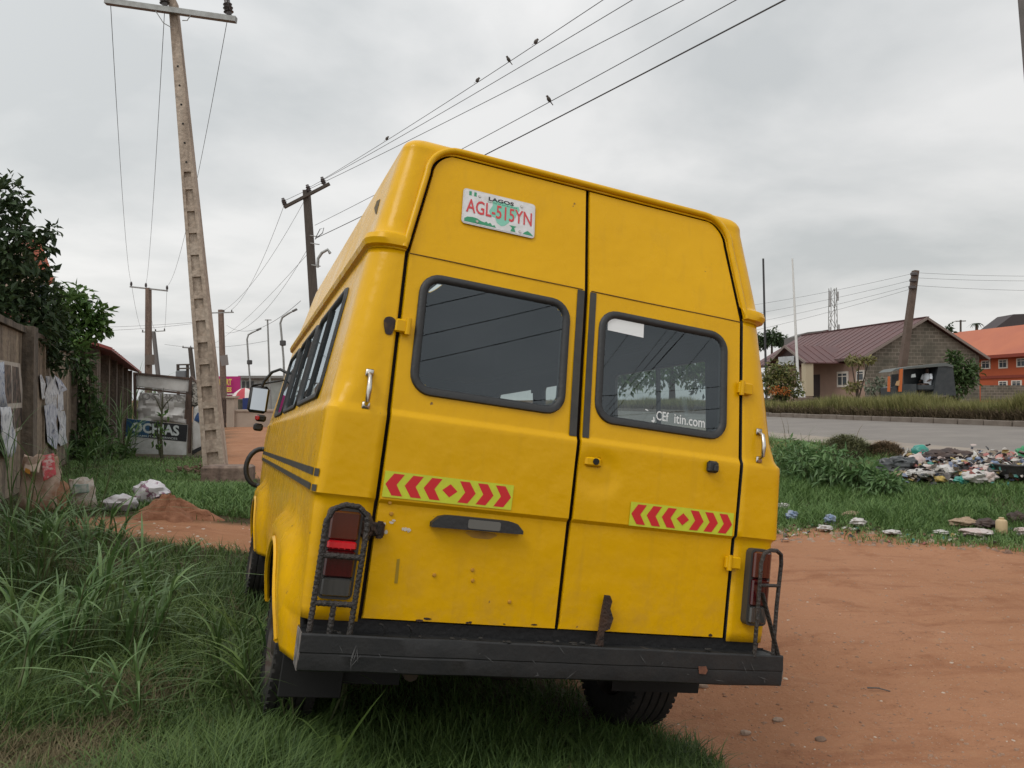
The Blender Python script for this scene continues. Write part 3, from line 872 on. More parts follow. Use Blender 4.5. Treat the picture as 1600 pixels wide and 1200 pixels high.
rear_poly(rrp(-.43, -.30, .362, .396, .008), .0385, .003, 'lamp_lens', mat('dusty_lens', (.12, .12, .11), .3), lampbar)
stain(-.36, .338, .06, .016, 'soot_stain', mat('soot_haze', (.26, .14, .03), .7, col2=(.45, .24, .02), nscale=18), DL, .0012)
for x, z in ((-.525, .175), (-.372, .165), (-.378, .205), (-.84, .398), (-.718, .385), (-.73, .425), (-.213, .095)):
    MB().lathe([(0, -.006), (.006, -.005), (.008, 0)], 10, 'Y', rs(x, z, .001)).build('screw', mat('painted_screw', (.45, .22, .02), .5), van)
rear_poly([(-.672, .135), (-.660, .135), (-.664, .225), (-.674, .222)], .0012, .0008, 'scuff_mark', mat('scuff', (.30, .19, .01), .8), DL)
# paint chips by the lower hinge
for k in range(9):
    x, z = -.70 + random.uniform(-.05, .06), .335 + random.uniform(-.03, .03)
    stain(x, z, random.uniform(.003, .009), random.uniform(.003, .008), 'paint_chip', mat('primer', (.55, .50, .42), .8), DL, .0012, 7, k)
for k in range(7):
    x = random.uniform(-.75, .75); z = random.uniform(.004, .016)
    stain(x, z, random.uniform(.004, .016), random.uniform(.002, .006), 'rust_chip', RUST, DL if x < 0 else DR, .0012, 8, k)

# tail lights
AMBER = mat('amber_lens', (.085, .014, .006), .18, coat=.5); REDL = mat('red_lens', (.055, .003, .004), .15, coat=.6); REDB = mat('red_reflex', (.62, .012, .02), .25, coat=.5); CLEAR = mat('clear_lens', (.06, .06, .057), .15, coat=.5)
HOUS = mat('lamp_housing', (.05, .047, .043), .5)
def tail(x0, x1, z0, z1, fade):
    t = rear_poly(rrp(x0, x1, z0, z1, .022), .0, .036, 'tail_light', HOUS, van, 40)
    i = .010
    hz = z1 - z0
    segs = [('amber_lens', .655, 1.0, AMBER), ('reflex_lens', .545, .655, REDB), ('red_lens', .22, .545, REDL), ('clear_lens', 0.0, .22, CLEAR)]
    if fade: segs = [('amber_lens', .62, 1.0, AMBER), ('red_lens', .24, .62, REDL), ('clear_lens', 0., .24, CLEAR)]
    for nm, a, b, m in segs:
        za, zb = z0 + i + a * (hz - 2 * i), z0 + i + b * (hz - 2 * i)
        l = MB(); c = rs((x0 + x1) / 2, (za + zb) / 2, .042)
        l.box(c, (x1 - x0 - 2 * i, .02, zb - za - .002), bev=.006)
        for k in range(1, 5):     # moulded ribs
            l.box((x0 + i + (x1 - x0 - 2 * i) * k / 5, c[1] - .0095, c[2]), (.003, .004, (zb - za) * .85))
        l.build(nm, m, t, 40)
    return t
tail(-.950, -.826, .070, .392, False); tail(.850, .956, .068, .392, True)
# welded iron guards over the tail lights
REBAR = mat('rebar', (.020, .019, .018), .6, col2=(.05, .04, .034), nscale=30, bump=.8, bscale=90)
def guard_bar(mb, pts, r=.0105, twist=True):
    P2 = []
    pts = [Vector(p) for p in pts]
    for a, b in zip(pts, pts[1:]):
        n = max(2, int((b - a).length / .006)) if twist else 2
        for k in range(n): P2.append(a.lerp(b, k / n))
    P2.append(pts[-1])
    mb.tube(P2, [r * (1.12 if (k % 3 == 0 and twist) else .95) for k in range(len(P2))], 7)
gy_ = -.070
mb = MB(); A = lambda x, z: (x, gy_, z)
guard_bar(mb, [A(-.962, -.05), A(-.958, .34), A(-.940, .385), A(-.90, .405), A(-.85, .402), A(-.818, .375), A(-.812, .33), A(-.822, -.048)])
guard_bar(mb, [A(-.958, .225), A(-.815, .225)]); guard_bar(mb, [A(-.960, .060), A(-.820, .060)]); guard_bar(mb, [A(-.890, .06), A(-.892, -.048)])
mb.build('light_guard', REBAR, van, 50)
mb = MB(); gy_ = -.085
B = lambda x, z: (x, gy_, z)
guard_bar(mb, [B(.872, -.05), B(.868, .34), B(.880, .380), B(.91, .395), (.95, -.075, .395), (.985, -.06, .38), (.998, -.05, .34), (.992, -.05, .16), (.985, -.06, -.05)], .0095, False)
guard_bar(mb, [B(.870, .245), (.996, -.05, .245)], .008, False)
mb.bar(B(.885, .215), (1.005, -.07, -.045), .022, .006)
mb.build('light_guard', REBAR, van, 50)

# bumper: folded steel channel with a valance above it
mb = MB()
chan = [(-.086, -.040), (-.090, -.046), (-.093, -.102), (-.090, -.106), (-.092, -.112), (-.088, -.162), (-.080, -.168), (.02, -.168), (.02, -.160), (-.078, -.160), (-.078, -.050), (.045, -.050), (.045, -.040)]
xs = np.linspace(-.988, 1.016, 60)
mb.grid(lambda x, k: (x, chan[int(k)][0] + .002 * mnoise.noise(Vector((x * 5, k * .3, 1))), chan[int(k)][1] + .0035 * mnoise.noise(Vector((x * 4, 2, k * .1)))), list(xs), list(range(len(chan))))
bumper = mb.build('bumper', BLACK_IRON, van, 25); bumper['label'] = 'black folded steel bumper'
for x in (-.990, 1.018): MB().prism([(x, a, b) for a, b in [(-.086, -.040), (-.093, -.104), (-.086, -.166), (.02, -.166), (.05, -.045)]], (.004 if x < 0 else -.004, 0, 0)).build('bumper_end', mat('worn_end', (.22, .19, .17), .8, col2=(.05, .05, .05), nscale=15), bumper)
stain_m = mat('bumper_rust', (.20, .08, .045), .9, col2=(.12, .05, .03), nscale=40)
mb = MB(); mb.prism([(x + .62, -.0945, z - .108) for x, z in [(-.022, .012), (.014, .014), (.024, -.002), (.016, -.018), (-.016, -.016)]], (0, -.001, 0)); mb.build('rust_patch', stain_m, bumper)
SCR = mat('grey_scuff', (.10, .10, .10), .9)
mb = MB()
for k in range(26):
    x = random.uniform(-.96, .98); z = random.uniform(-.155, -.055); l = random.uniform(.004, .03); a = random.uniform(-1.2, 1.2)
    if k < 7: x = -.80 + random.uniform(-.012, .012); z = -.11 + random.uniform(-.02, .02); l = .03; a = random.uniform(.8, 1.9)
    dx, dz = l * math.cos(a), l * math.sin(a); nx_, nz_ = -math.sin(a) * .0012, math.cos(a) * .0012
    mb.add([(x - dx, -.0962, z - dz), (x + nx_, -.0962, z + nz_), (x + dx, -.0962, z + dz), (x - nx_, -.0962, z - nz_)], [(0, 1, 2, 3)])
mb.build('scratches', SCR, bumper, 0, recalc=False)['kind'] = 'stuff'
mb = MB(); mb.grid(lambda x, k: (x, (.015, .020, .024)[int(k)], (-.004, -.04, -.09)[int(k)] + .004 * mnoise.noise(Vector((x * 7, 0, 3)))), list(np.linspace(-.945, .95, 50)), [0, 1, 2])
mb.build('valance', mat('black_valance', (.012, .012, .013), .7, bump=.3, bscale=40), van)
# weld slag crumbs and hooks on top of the bumper
mb = MB()
for k in range(18):
    x = random.uniform(-.9, .98); mb.blob((x, random.uniform(-.085, -.03), -.038), (random.uniform(.006, .02), .008, random.uniform(.003, .007)), seed=k, nu=6, nv=4)
mb.build('weld_slag', mat('slag', (.02, .019, .018), .9), bumper)['kind'] = 'stuff'
for x in (-.70, -.60):
    MB().tube([(x, -.05, -.045), (x + .002, -.055, -.02), (x - .008, -.06, -.005), (x - .018, -.06, -.002)], .004, 6).build('hook', BLACK_IRON, bumper)
# rusty hasp hanging under the right door
mb = MB()
hp = [(.178, .150, .020), (.200, .150, .022), (.212, .128, .022), (.206, .100, .02), (.224, .062, .02), (.214, .020, .02), (.190, .010, .02), (.192, -.048, .03), (.160, -.048, .03), (.168, .02, .02), (.170, .07, .02)]
mb.prism([(x, -.022, z) for x, z, _ in hp], (0, -.012, 0)); mb.build('door_hasp', RUST, van)

# side stripes
for z0, z1, ye in ((.520, .492, 4.7), (.462, .434 + .004, 4.7)):
    mb = MB()
    def yy(i): return .03 + i * .1
    mb.grid(lambda y, z: (-(width(z) + side_bulge(y, z) + .0022), y, z), [.075 + .1 * i for i in range(46)], [z1, (z0 + z1) / 2, z0])
    mb.build('side_stripe', BLACK_TAPE, body)
    mb = MB()
    c_ = corner_r(.5)
    def cp(k, z):
        a = math.pi / 2 * (1 - k); w = width(z) + .0022; return (-(w - c_ + c_ * math.sin(a)), prof(z) + band(z) + c_ - (c_ + .0022) * math.cos(a) , z)
    mb.grid(cp, [0, .25, .5], [z1, (z0 + z1) / 2, z0]); mb.build('side_stripe', BLACK_TAPE, body)

mb = MB(); mb.box((-.865, .40, -.25), (.25, .012, .30), Matrix.Rotation(math.radians(4), 3, 'X'), bev=.004); mb.build('wheel_shade_sheet', DARK, van)  # black sheet added to stand in for the shade behind the left wheel
# wheels
RIM = mat('steel_rim', (.10, .09, .08), .6, .6, col2=(.06, .04, .03), nscale=14)
def make_wheel():
    root = bpy.data.objects.new('wheel', None); COL.objects.link(root); root.parent = van
    R_ = .348
    t = MB(); half = .092
    prof_ = [(.205, -half * .86), (.222, -half), (.275, -half * 1.06), (.315, -half * 1.02), (.338, -half * .90)]
    for k in range(5):
        c = -half * .8 + half * 1.6 * k / 4
        prof_ += [(R_ - .001, c - .014), (R_, c), (R_ - .001, c + .014), (R_ - .011, c + .0155), (R_ - .011, c + .0195)]
    prof_ = prof_[:-2] + [(.338, half * .90), (.315, half * 1.02), (.275, half * 1.06), (.222, half), (.205, half * .86)]
    t.lathe(prof_, 56, 'X')
    for k in range(56):       # shoulder lugs
        a = 2 * math.pi * k / 56
        for sx in (-1, 1):
            t.box((sx * half * .93, .338 * math.cos(a), .338 * math.sin(a)), (.026, .016, .022), Matrix.Rotation(a, 3, 'X'))
    t.build('tyre', TYRE, root, 40)
    r = MB(); r.lathe([(.205, -.09), (.198, -.07), (.185, -.03), (.185, .03), (.198, .07), (.205, .09)], 40, 'X')
    r.lathe([(.19, -.03), (.15, -.055), (.10, -.06), (.07, -.085), (0, -.088)], 40, 'X'); r.build('rim', RIM, root, 40)
    return root
wh = make_wheel(); wheels = [wh]
for i in range(3):
    o = wh.copy(); COL.objects.link(o)
    for ch in list(wh.children):
        c = ch.copy(); COL.objects.link(c); c.parent = o
    wheels.append(o)
for o, (sx, wy) in zip(wheels, ((-1, 0), (1, 0), (-1, 1), (1, 1))):
    o.location = (sx * (.915 if wy == 0 else .93), WHEEL_Y[wy], WHEEL_Z); o.rotation_euler = (0, 0, 0 if sx < 0 else math.pi)
wheels[1].location.x = .80; wheels[1].scale = (1.18, 1, 1)
# chassis and axle
mb = MB()
for x in (-.42, .42): mb.box((x, 2.4, -.11), (.08, 4.9, .12))
mb.box((0, 2.5, -.035), (1.86, 4.85, .03))
mb.tube([(-.8, WHEEL_Y[0], WHEEL_Z), (.8, WHEEL_Y[0], WHEEL_Z)], .05, 10)
mb.blob((.1, WHEEL_Y[0], WHEEL_Z), (.16, .16, .15), amp=.05)
mb.tube([(-.55, .05, -.2), (-.55, .9, -.2), (-.5, 1.6, -.18)], .03, 8)
mb.build('chassis', mat('underbody', (.02, .018, .016), .9, col2=(.05, .035, .022), nscale=5), van)

# mirror with its tubular arm, and the front loops that show past the side
mb = MB()
mb.tube([(-.93, 4.05, 1.20), (-1.00, 4.10, 1.23), (-1.06, 4.15, 1.20), (-1.11, 4.19, 1.12), (-1.125, 4.20, 1.06)], .013, 8)
mb.tube([(-.96, 4.08, 1.14), (-1.10, 4.22, 1.10), (-1.20, 4.20, 1.07)], .008, 8)
mirror = mb.build('side_mirror', RUBBER, van, 60)
mh = MB(); mh.box((-1.135, 4.21, .955), (.165, .06, .235), Matrix.Rotation(math.radians(-6), 3, 'Z'), bev=.026); mh.build('mirror_housing', RUBBER, mirror, 50)
mg = MB(); mg.box((-1.132, 4.178, .955), (.128, .006, .192), Matrix.Rotation(math.radians(-6), 3, 'Z'), bev=.003); mg.build('mirror_glass', mat('mirror_silver', (.40, .43, .46), .05, 1.0), mirror, 0)
mb = MB(); mb.box((-1.09, 4.30, .80), (.09, .07, .06), bev=.015); mb.build('indicator_bracket', RUBBER, van)
mb = MB(); mb.box((-1.12, 4.27, .80), (.035, .05, .045), bev=.01); mb.build('side_indicator', REDB, van)
mb = MB(); mb.box((-1.10, 4.30, .72), (.08, .08, .065), bev=.015); mb.build('door_handle', RUBBER, van)
mb = MB()
mb.tube([(-1.0, 4.55, .53)] + [(-1.02 - .12 * math.sin(a), 4.6, .37 + .165 * math.cos(a)) for a in np.linspace(0, math.pi, 12)] + [(-1.0, 4.55, .20)], .022, 8)
mb.build('bumper_hoop', RUBBER, van, 60)
mb = MB(); mb.box((0, 5.05, -.02), (2.06, .14, .18), bev=.03); mb.build('front_bumper', BLACK_IRON, van)

# cabin: floor, bench seats
SEAT = mat('seat_vinyl', (.10, .075, .05), .7, col2=(.05, .04, .035), nscale=8)
for k, y in enumerate((1.45, 2.15, 2.85, 3.75)):
    x0, x1 = (-.82, .35) if k < 3 else (-.8, .8)
    s = MB(); s.box(((x0 + x1) / 2, y, .30), (x1 - x0, .42, .12), bev=.04); s.build('bench_seat', SEAT, van)
    s = MB(); s.box(((x0 + x1) / 2, y - .20, .55), (x1 - x0, .09, .34), Matrix.Rotation(math.radians(8), 3, 'X'), bev=.04); s.build('seat_back', SEAT, van)

# ================================================================== surroundings
def to_px(p):
    p = Vector(p) - Vector((0, 0, CAM_H)); d = p.y * CP + p.z * SP
    return 800 + F_PX * p.x / d, 600 - F_PX * (-p.y * SP + p.z * CP) / d
CAMV = Vector((0, 0, CAM_H))
def ray_plane(u, v, pt, n):
    r = P(u, v, 1.0) - CAMV; n = Vector(n)
    return CAMV + r * ((Vector(pt) - CAMV).dot(n) / r.dot(n))
def quad_piece(name, pts, th, m, parent=None, back=None):
    """thick board from four corners"""
    pts = [Vector(p) for p in pts]; n = (pts[1] - pts[0]).cross(pts[3] - pts[0]).normalized()
    if back is not None and n.dot(Vector(back)) < 0: n = -n
    return MB().prism(pts, n * th).build(name, m, parent, 0)
def text_on(body, corners, m, parent, weight=.01, name='lettering', lift=.006, box=(.05, .95, .1, .9)):
    """text mapped onto the quad corners (bl, br, tr, tl)"""
    vs_, fs_ = text_geo(body, 1.0, 1.0, weight)
    xs = [v[0] for v in vs_]; ys = [v[1] for v in vs_]
    bl, br, tr, tl = [Vector(c) for c in corners]
    n = (br - bl).cross(tl - bl).normalized()
    if n.dot(CAMV - bl) < 0: n = -n
    out = []
    for x, y in vs_:
        a = box[0] + (box[1] - box[0]) * (x - min(xs)) / (max(xs) - min(xs)); b = box[2] + (box[3] - box[2]) * (y - min(ys)) / (max(ys) - min(ys))
        out.append((bl.lerp(br, a)).lerp(tl.lerp(tr, a), b) + n * lift)
    return MB().add(out, fs_).build(name, m, parent, 0, recalc=False)

# ------------------------------------------------------------------ left: compound wall
WF = Vector((-.391, .920, 0)); WR = Vector((.920, .391, 0)); WA = Vector((-6.34, 9.8, 0))
def WP(t, o, z): return WA + WF * t + WR * o + Vector((0, 0, z))
def WX(u, v, o=0.0): return ray_plane(u, v, WA + WR * o, WR)
def wall_mat(name, base, dark, light):
    m = bpy.data.materials.new(name); m.use_nodes = True
    nt = m.node_tree; b = nt.nodes['Principled BSDF']; N = nt.nodes.new; K = nt.links.new
    tc = N('ShaderNodeTexCoord'); mp = N('ShaderNodeMapping'); mp.inputs['Scale'].default_value = (3.0, 3.0, .45); K(tc.outputs['Object'], mp.inputs['Vector'])
    n1 = N('ShaderNodeTexNoise'); n1.inputs['Scale'].default_value = 1.6; n1.inputs['Detail'].default_value = 7; n1.inputs['Roughness'].default_value = .65; K(mp.outputs[0], n1.inputs['Vector'])
    r1 = N('ShaderNodeValToRGB'); e = r1.color_ramp.elements
    e[0].position = .30; e[0].color = dark + (1,); e[1].position = .70; e[1].color = light + (1,)
    x = e.new(.48); x.color = base + (1,)
    K(n1.outputs['Fac'], r1.inputs['Fac'])
    n2 = N('ShaderNodeTexNoise'); n2.inputs['Scale'].default_value = 14; n2.inputs['Detail'].default_value = 6; K(tc.outputs['Object'], n2.inputs['Vector'])
    mx = N('ShaderNodeMix'); mx.data_type = 'RGBA'; mx.blend_type = 'OVERLAY'; mx.inputs[0].default_value = .6
    K(r1.outputs[0], mx.inputs[6]); K(n2.outputs['Fac'], mx.inputs[7]); K(mx.outputs[2], b.inputs['Base Color'])
    b.inputs['Roughness'].default_value = .95
    bp = N('ShaderNodeBump'); bp.inputs['Strength'].default_value = .6; bp.inputs['Distance'].default_value = .03; K(n2.outputs['Fac'], bp.inputs['Height']); K(bp.outputs[0], b.inputs['Normal'])
    MATS[name] = m
    return m
WALL = wall_mat('weathered_plaster', (.22, .17, .125), (.07, .055, .042), (.33, .27, .20))
WALL2 = wall_mat('stained_shaded_plaster', (.10, .08, .062), (.035, .028, .022), (.19, .15, .115))  # stained plaster, darkened to put the piers' lack of light into the colour
cw = thing('compound_wall', 'weathered brown plaster compound wall with piers along the left edge', 'wall', WP(2, 0, .4))
def wall_block(name, t0, t1, o0, o1, z0, z1, m, jig=0):
    mb = MB(); n = max(2, int((t1 - t0) / .35)); org = cw.location
    for k in range(n):
        ta, tb = t0 + (t1 - t0) * k / n, t0 + (t1 - t0) * (k + 1) / n
        if k == 0: vs_ = [WP(ta, o0, z0) - org, WP(ta, o1, z0) - org, WP(ta, o1, z1 + jig * random.uniform(-1, 1)) - org, WP(ta, o0, z1 + jig * random.uniform(-1, 1)) - org]
        vs_ += [WP(tb, o0, z0) - org, WP(tb, o1, z0) - org, WP(tb, o1, z1 + jig * random.uniform(-1, 1)) - org, WP(tb, o0, z1 + jig * random.uniform(-1, 1)) - org]
    fs_ = [(0, 1, 2, 3), (4 * n + 3, 4 * n + 2, 4 * n + 1, 4 * n)]
    for k in range(n):
        for i in range(4):
            j = (i + 1) % 4; fs_.append((4 * k + i, 4 * k + 4 + i, 4 * k + 4 + j, 4 * k + j))
    return mb.add(vs_, fs_).build(name, m, cw, 30)
for t0, t1 in ((-6.2, -2.5), (-2.2, 1.45), (1.83, 7.3), (7.6, 11.3)):
    wall_block('wall_panel', t0, t1, -.16, 0, .1, 2.62, WALL, .012)
    wall_block('coping', t0, t1, -.20, .05, 2.62, 2.70, WALL2, .010)
for t in (-2.5, 1.45, 7.3, 11.3):
    wall_block('pier', t + .002, t + .36, -.2, .15 if t != 7.3 else .10, .1, 2.72, WALL2, .006)
# thin plaster ribs on the second panel
for t in (3.4, 4.9): wall_block('plaster_rib', t, t + .07, .001, .03, .15, 2.55, WALL)
# posters: a sheet of four dark prints
PIC = mat('poster_print', (.16, .11, .085), .7, col2=(.018, .015, .014), nscale=9, ndetail=6, ncontrast=(.40, .60))
PBORD = mat('poster_border', (.48, .44, .39), .8, col2=(.36, .31, .27), nscale=8)
def wq(px4, o): return [WX(u, v, o) for u, v in px4]
ps = quad_piece('poster_sheet', wq([(-14, 690), (40, 668), (31, 568), (-14, 560)], .012), .004, PBORD, None, WR)
tag(ps, 'sheet of four dark portrait prints pasted on the wall beside the pier', 'poster')
for c4 in ([(5, 631), (19, 630), (17, 571), (4, 569)], [(20, 630), (33, 629), (29, 574), (19, 572)], [(8, 674), (23, 670), (20, 638), (6, 639)], [(24, 670), (39, 664), (34, 637), (21, 638)]):
    quad_piece('print', wq(c4, .0165), .002, PIC, ps, WR)
def paper_mat(name, base, ink, sc=18):
    return mat(name, base, .85, col2=ink, nscale=sc, ndetail=6, ncontrast=(.48, .66))
PAPER = paper_mat('torn_paper', (.58, .59, .61), (.13, .15, .21), 7)
def torn_sheet(outline, o, name, label, cat, m, amp=.02):
    """crumpled sheet hanging on the wall: outline rows of (v, u_left, u_right)"""
    mb = MB(); rows = []
    for v, ul, ur in outline:
        row = []
        for k in range(7):
            p = WX(ul + (ur - ul) * k / 6, v + random.uniform(-1, 1), o)
            row.append(p + WR * (.01 + amp * (1 + mnoise.noise(p * 6.0))))
        rows.append(row)
    V = [p for r in rows for p in r]
    F = [(j * 7 + i, j * 7 + i + 1, (j + 1) * 7 + i + 1, (j + 1) * 7 + i) for j in range(len(rows) - 1) for i in range(6)]
    o_ = mb.add(V, F).build(name, m, None, 25, recalc=False)
    so = o_.modifiers.new('t', 'SOLIDIFY'); so.thickness = .003
    return tag(o_, label, cat)
tbn = thing('torn_banner', 'torn white paper banner hanging on the wall between pier and vines', 'banner', WX(85, 640, .02))
def paper_piece(px, seed, lift_, m):
    c = [WX(u, v, lift_) for u, v in px]; n = len(c); ctr = sum(c, Vector()) / n
    mb = MB(); rings = [[ctr]] ; V = []
    for f in (1.0, .66, .33):
        for k in range(n):
            p = ctr.lerp(c[k], f); V.append(p + WR * (.035 * mnoise.noise(p * 7 + Vector((seed, 0, 0))) + .02) - tbn.location)
    V.append(ctr + WR * .05 - tbn.location)
    F = []
    for j in range(2):
        for k in range(n):
            k2 = (k + 1) % n; F.append((j * n + k, j * n + k2, (j + 1) * n + k2, (j + 1) * n + k))
    F += [(2 * n + k, 2 * n + (k + 1) % n, 3 * n) for k in range(n)]
    return mb.add(V, F).build('paper', m, tbn, 15, recalc=False)
PAPER_B = paper_mat('torn_paper_blue', (.50, .52, .57), (.10, .12, .22), 9)
paper_piece([(68, 588), (80, 587), (88, 592), (96, 604), (97, 640), (92, 642), (82, 640), (72, 636), (66, 620), (70, 604)], 1, .01, PAPER)
paper_piece([(84, 586), (94, 594), (104, 609), (98, 612), (92, 618), (88, 602)], 2, .02, PAPER_B)
paper_piece([(60, 586), (64, 585), (67, 600), (66, 625), (63, 622)], 3, .012, PAPER)
paper_piece([(67, 634), (80, 630), (88, 640), (86, 660), (90, 682), (86, 702), (80, 699), (73, 690), (70, 662)], 4, .025, PAPER_B)
paper_piece([(86, 642), (98, 642), (102, 652), (101, 680), (103, 692), (94, 697), (88, 690), (90, 664)], 5, .018, PAPER)
torn_sheet([(636, -6, 10), (650, -6, 14), (665, -6, 16), (680, -4, 18), (695, -2, 20), (706, 2, 20), (714, 4, 12)], .03, 'torn_paper', 'torn pale paper hanging below the dark prints at the left edge', 'paper', PAPER, .03)
torn_sheet([(566, -6, 3), (590, -6, 4), (615, -6, 5), (636, -6, 9)], .03, 'poster_strip', 'pale blue lettered strip at the left edge beside the dark prints', 'poster', paper_mat('blue_print', (.42, .45, .50), (.10, .13, .25), 22), .01)

# shop row with red roof and piers further along
SHOPW = wall_mat('shop_wall', (.20, .17, .14), (.07, .055, .045), (.30, .27, .23))
REDROOF = mat('red_roof_sheet', (.26, .055, .045), .6, col2=(.20, .05, .045), nscale=2)
sh = thing('shop_row', 'low shop row with red roof and plaster piers beyond the vines', 'building', WP(20, 0, .4))
def wbox(name, t0, t1, o0, o1, z0, z1, m, parent):
    org = parent.location
    return MB().prism([WP(t0, o0, z0) - org, WP(t1, o0, z0) - org, WP(t1, o1, z0) - org, WP(t0, o1, z0) - org], (0, 0, z1 - z0)).build(name, m, parent, 0)
wbox('wall', 11.9, 31, -5.0, -.32, .1, 3.05, SHOPW, sh)
for k in range(6): wbox('pier', 12.2 + 3.4 * k, 12.65 + 3.4 * k, -.31, .12, .1, 3.04, WALL2, sh)
for k in range(5): wbox('shutter', 13.2 + 3.4 * k, 15.1 + 3.4 * k, -.318, -.28, .3, 2.5, mat('pale_shutter', (.33, .33, .31), .7, col2=(.2, .18, .16), nscale=3), sh)
org = sh.location
rf = MB(); rf.prism([WP(11.6, .45, 3.02) - org, WP(11.6, -2.6, 4.1) - org, WP(11.6, -5.6, 3.02) - org, WP(11.6, -5.6, 2.97) - org, WP(11.6, -2.6, 4.02) - org, WP(11.6, .45, 2.97) - org], WF * 20)
rf.build('roof', REDROOF, sh, 0)
for k in range(26):
    t = 11.8 + k * .78
    MB().bar(WP(t, .46, 3.035) - org, WP(t, -2.6, 4.115) - org, .05, .03).build('roof_rib', REDROOF, sh)

# tall house with orange gable behind the tree
hs = thing('gable_house', 'tall house with orange gable roof half hidden behind the tree', 'house', P(0, 600, 36))
org = hs.location
def hp(u, v, d): return P(u, v, d) - org
ORW = mat('orange_render', (.34, .13, .06), .9, col2=(.25, .10, .05), nscale=2)
MB().prism([hp(-130, 640, 36), hp(74, 640, 36), hp(74, 436, 36), hp(50, 382, 36), hp(-130, 382, 36)], Vector((-.62, .78, 0)) * 7).build('wall', mat('house_render', (.32, .25, .20), .9), hs, 0)
MB().prism([hp(40, 362, 35.4), hp(64, 376, 35.4), hp(86, 440, 35.4), hp(75, 440, 35.4), hp(48, 384, 35.4)], Vector((-.62, .78, 0)) * 8).build('roof', mat('orange_roof', (.36, .10, .055), .6), hs, 0)
MB().prism([hp(44, 402, 35.9), hp(66, 396, 35.9), hp(76, 434, 35.9), (hp(60, 436, 35.9))], (0, -.05, 0)).build('gable_board', ORW, hs, 0)
MB().prism([hp(60, 446, 35.95), hp(73, 446, 35.95), hp(73, 470, 35.95), hp(60, 470, 35.95)], (0, -.06, 0)).build('window', mat('blue_window', (.05, .06, .12), .2), hs, 0)

# ------------------------------------------------------------------ foliage tools
def leaf_cloud(name, blobs, size, m, parent=None, aspect=.45, per=None, droop=.35, org=(0, 0, 0), shell=.0):
    """blobs: (centre, (rx, ry, rz), count)"""
    V = []; T = []; A_ = []
    org = np.array(org)
    for c, r, n in blobs:
        c = np.array(c); r = np.array(r)
        d = rng.normal(size=(n, 3)); d /= np.linalg.norm(d, axis=1)[:, None]
        rad = rng.random(n) ** (1 / 2.2)
        rad = np.maximum(rad, shell * rng.random(n))
        lump = 1 + .25 * np.sin(d[:, 0] * 5 + c[0] * 3) * np.cos(d[:, 2] * 6 + c[1])
        pos = c + d * r * (rad * lump)[:, None]
        ax = d * .7 + rng.normal(size=(n, 3)) * .7; ax[:, 2] -= droop
        ax /= np.linalg.norm(ax, axis=1)[:, None]
        up = rng.normal(size=(n, 3)) * .5; up[:, 2] += 1
        sd_ = np.cross(ax, up); sd_ /= (np.linalg.norm(sd_, axis=1)[:, None] + 1e-6)
        nr = np.cross(sd_, ax)
        L_ = size * (.6 + .8 * rng.random(n))[:, None]; W_ = L_ * aspect
        p0 = pos; p1 = pos + ax * L_ * .5 + sd_ * W_ * .5 + nr * L_ * .06; p2 = pos + ax * L_ - nr * L_ * .10; p3 = pos + ax * L_ * .5 - sd_ * W_ * .5 + nr * L_ * .06
        o = sum(len(v) for v in V)
        V.append(np.stack([p0, p1, p2, p3], 1).reshape(-1, 3) - org)
        b = o + np.arange(n) * 4
        T.append(np.stack([b, b + 1, b + 2], 1)); T.append(np.stack([b, b + 2, b + 3], 1))
        A_.append(np.repeat(np.clip(rng.random(n) * .8 + .2 * rng.random(), 0, 1), 4))
    return fast_mesh(name, np.concatenate(V), np.concatenate(T), m, np.concatenate(A_), parent)
LEAF_DK = mat('leaf_dark', (.022, .045, .018), .5, col2=(.060, .095, .035), attr=True, trans=.2, spec=.35)
LEAF_LT = mat('leaf_light', (.045, .10, .022), .5, col2=(.11, .19, .045), attr=True, trans=.25, spec=.35)
LEAF_MID = mat('leaf_mid', (.030, .065, .022), .55, col2=(.08, .13, .04), attr=True, trans=.22, spec=.3)
BARK = mat('bark', (.09, .065, .045), .95, col2=(.04, .03, .022), nscale=12, bump=.6, bscale=20)
def px_blob(u, v, r, d, n, k=(1, .8, 1)):
    s = r / F_PX * d; return (P(u, v, d), (s * k[0], s * k[1], s * k[2]), n)
tr = thing('leafy_tree', 'dark leafy tree spreading over the compound wall at the left edge', 'tree', WP(3.5, -1.6, .4))
o_ = tr.location
bl = [px_blob(4, 300, 36, 12, 170), px_blob(-25, 350, 60, 12, 420), px_blob(14, 345, 22, 12, 40), px_blob(18, 390, 42, 12, 260), px_blob(66, 376, 24, 12.5, 80), px_blob(84, 360, 13, 12.5, 22, (1.4, .6, .6)), px_blob(44, 328, 13, 12, 22, (1.5, .6, .5)), px_blob(50, 362, 15, 12.2, 30),
      px_blob(20, 445, 60, 12.5, 620), px_blob(62, 470, 36, 13, 300), px_blob(-20, 470, 60, 12, 420), px_blob(40, 505, 45, 12.6, 420), px_blob(84, 505, 30, 13.2, 220), px_blob(70, 540, 32, 13.3, 220), px_blob(20, 520, 36, 12, 200), px_blob(96, 560, 24, 13.5, 140), px_blob(-5, 410, 40, 12, 200), px_blob(62, 420, 18, 12.6, 60)]
leaf_cloud('crown', bl, .15, LEAF_DK, tr, org=o_)
mb = MB()
base = WP(3.5, -1.6, .3) - o_
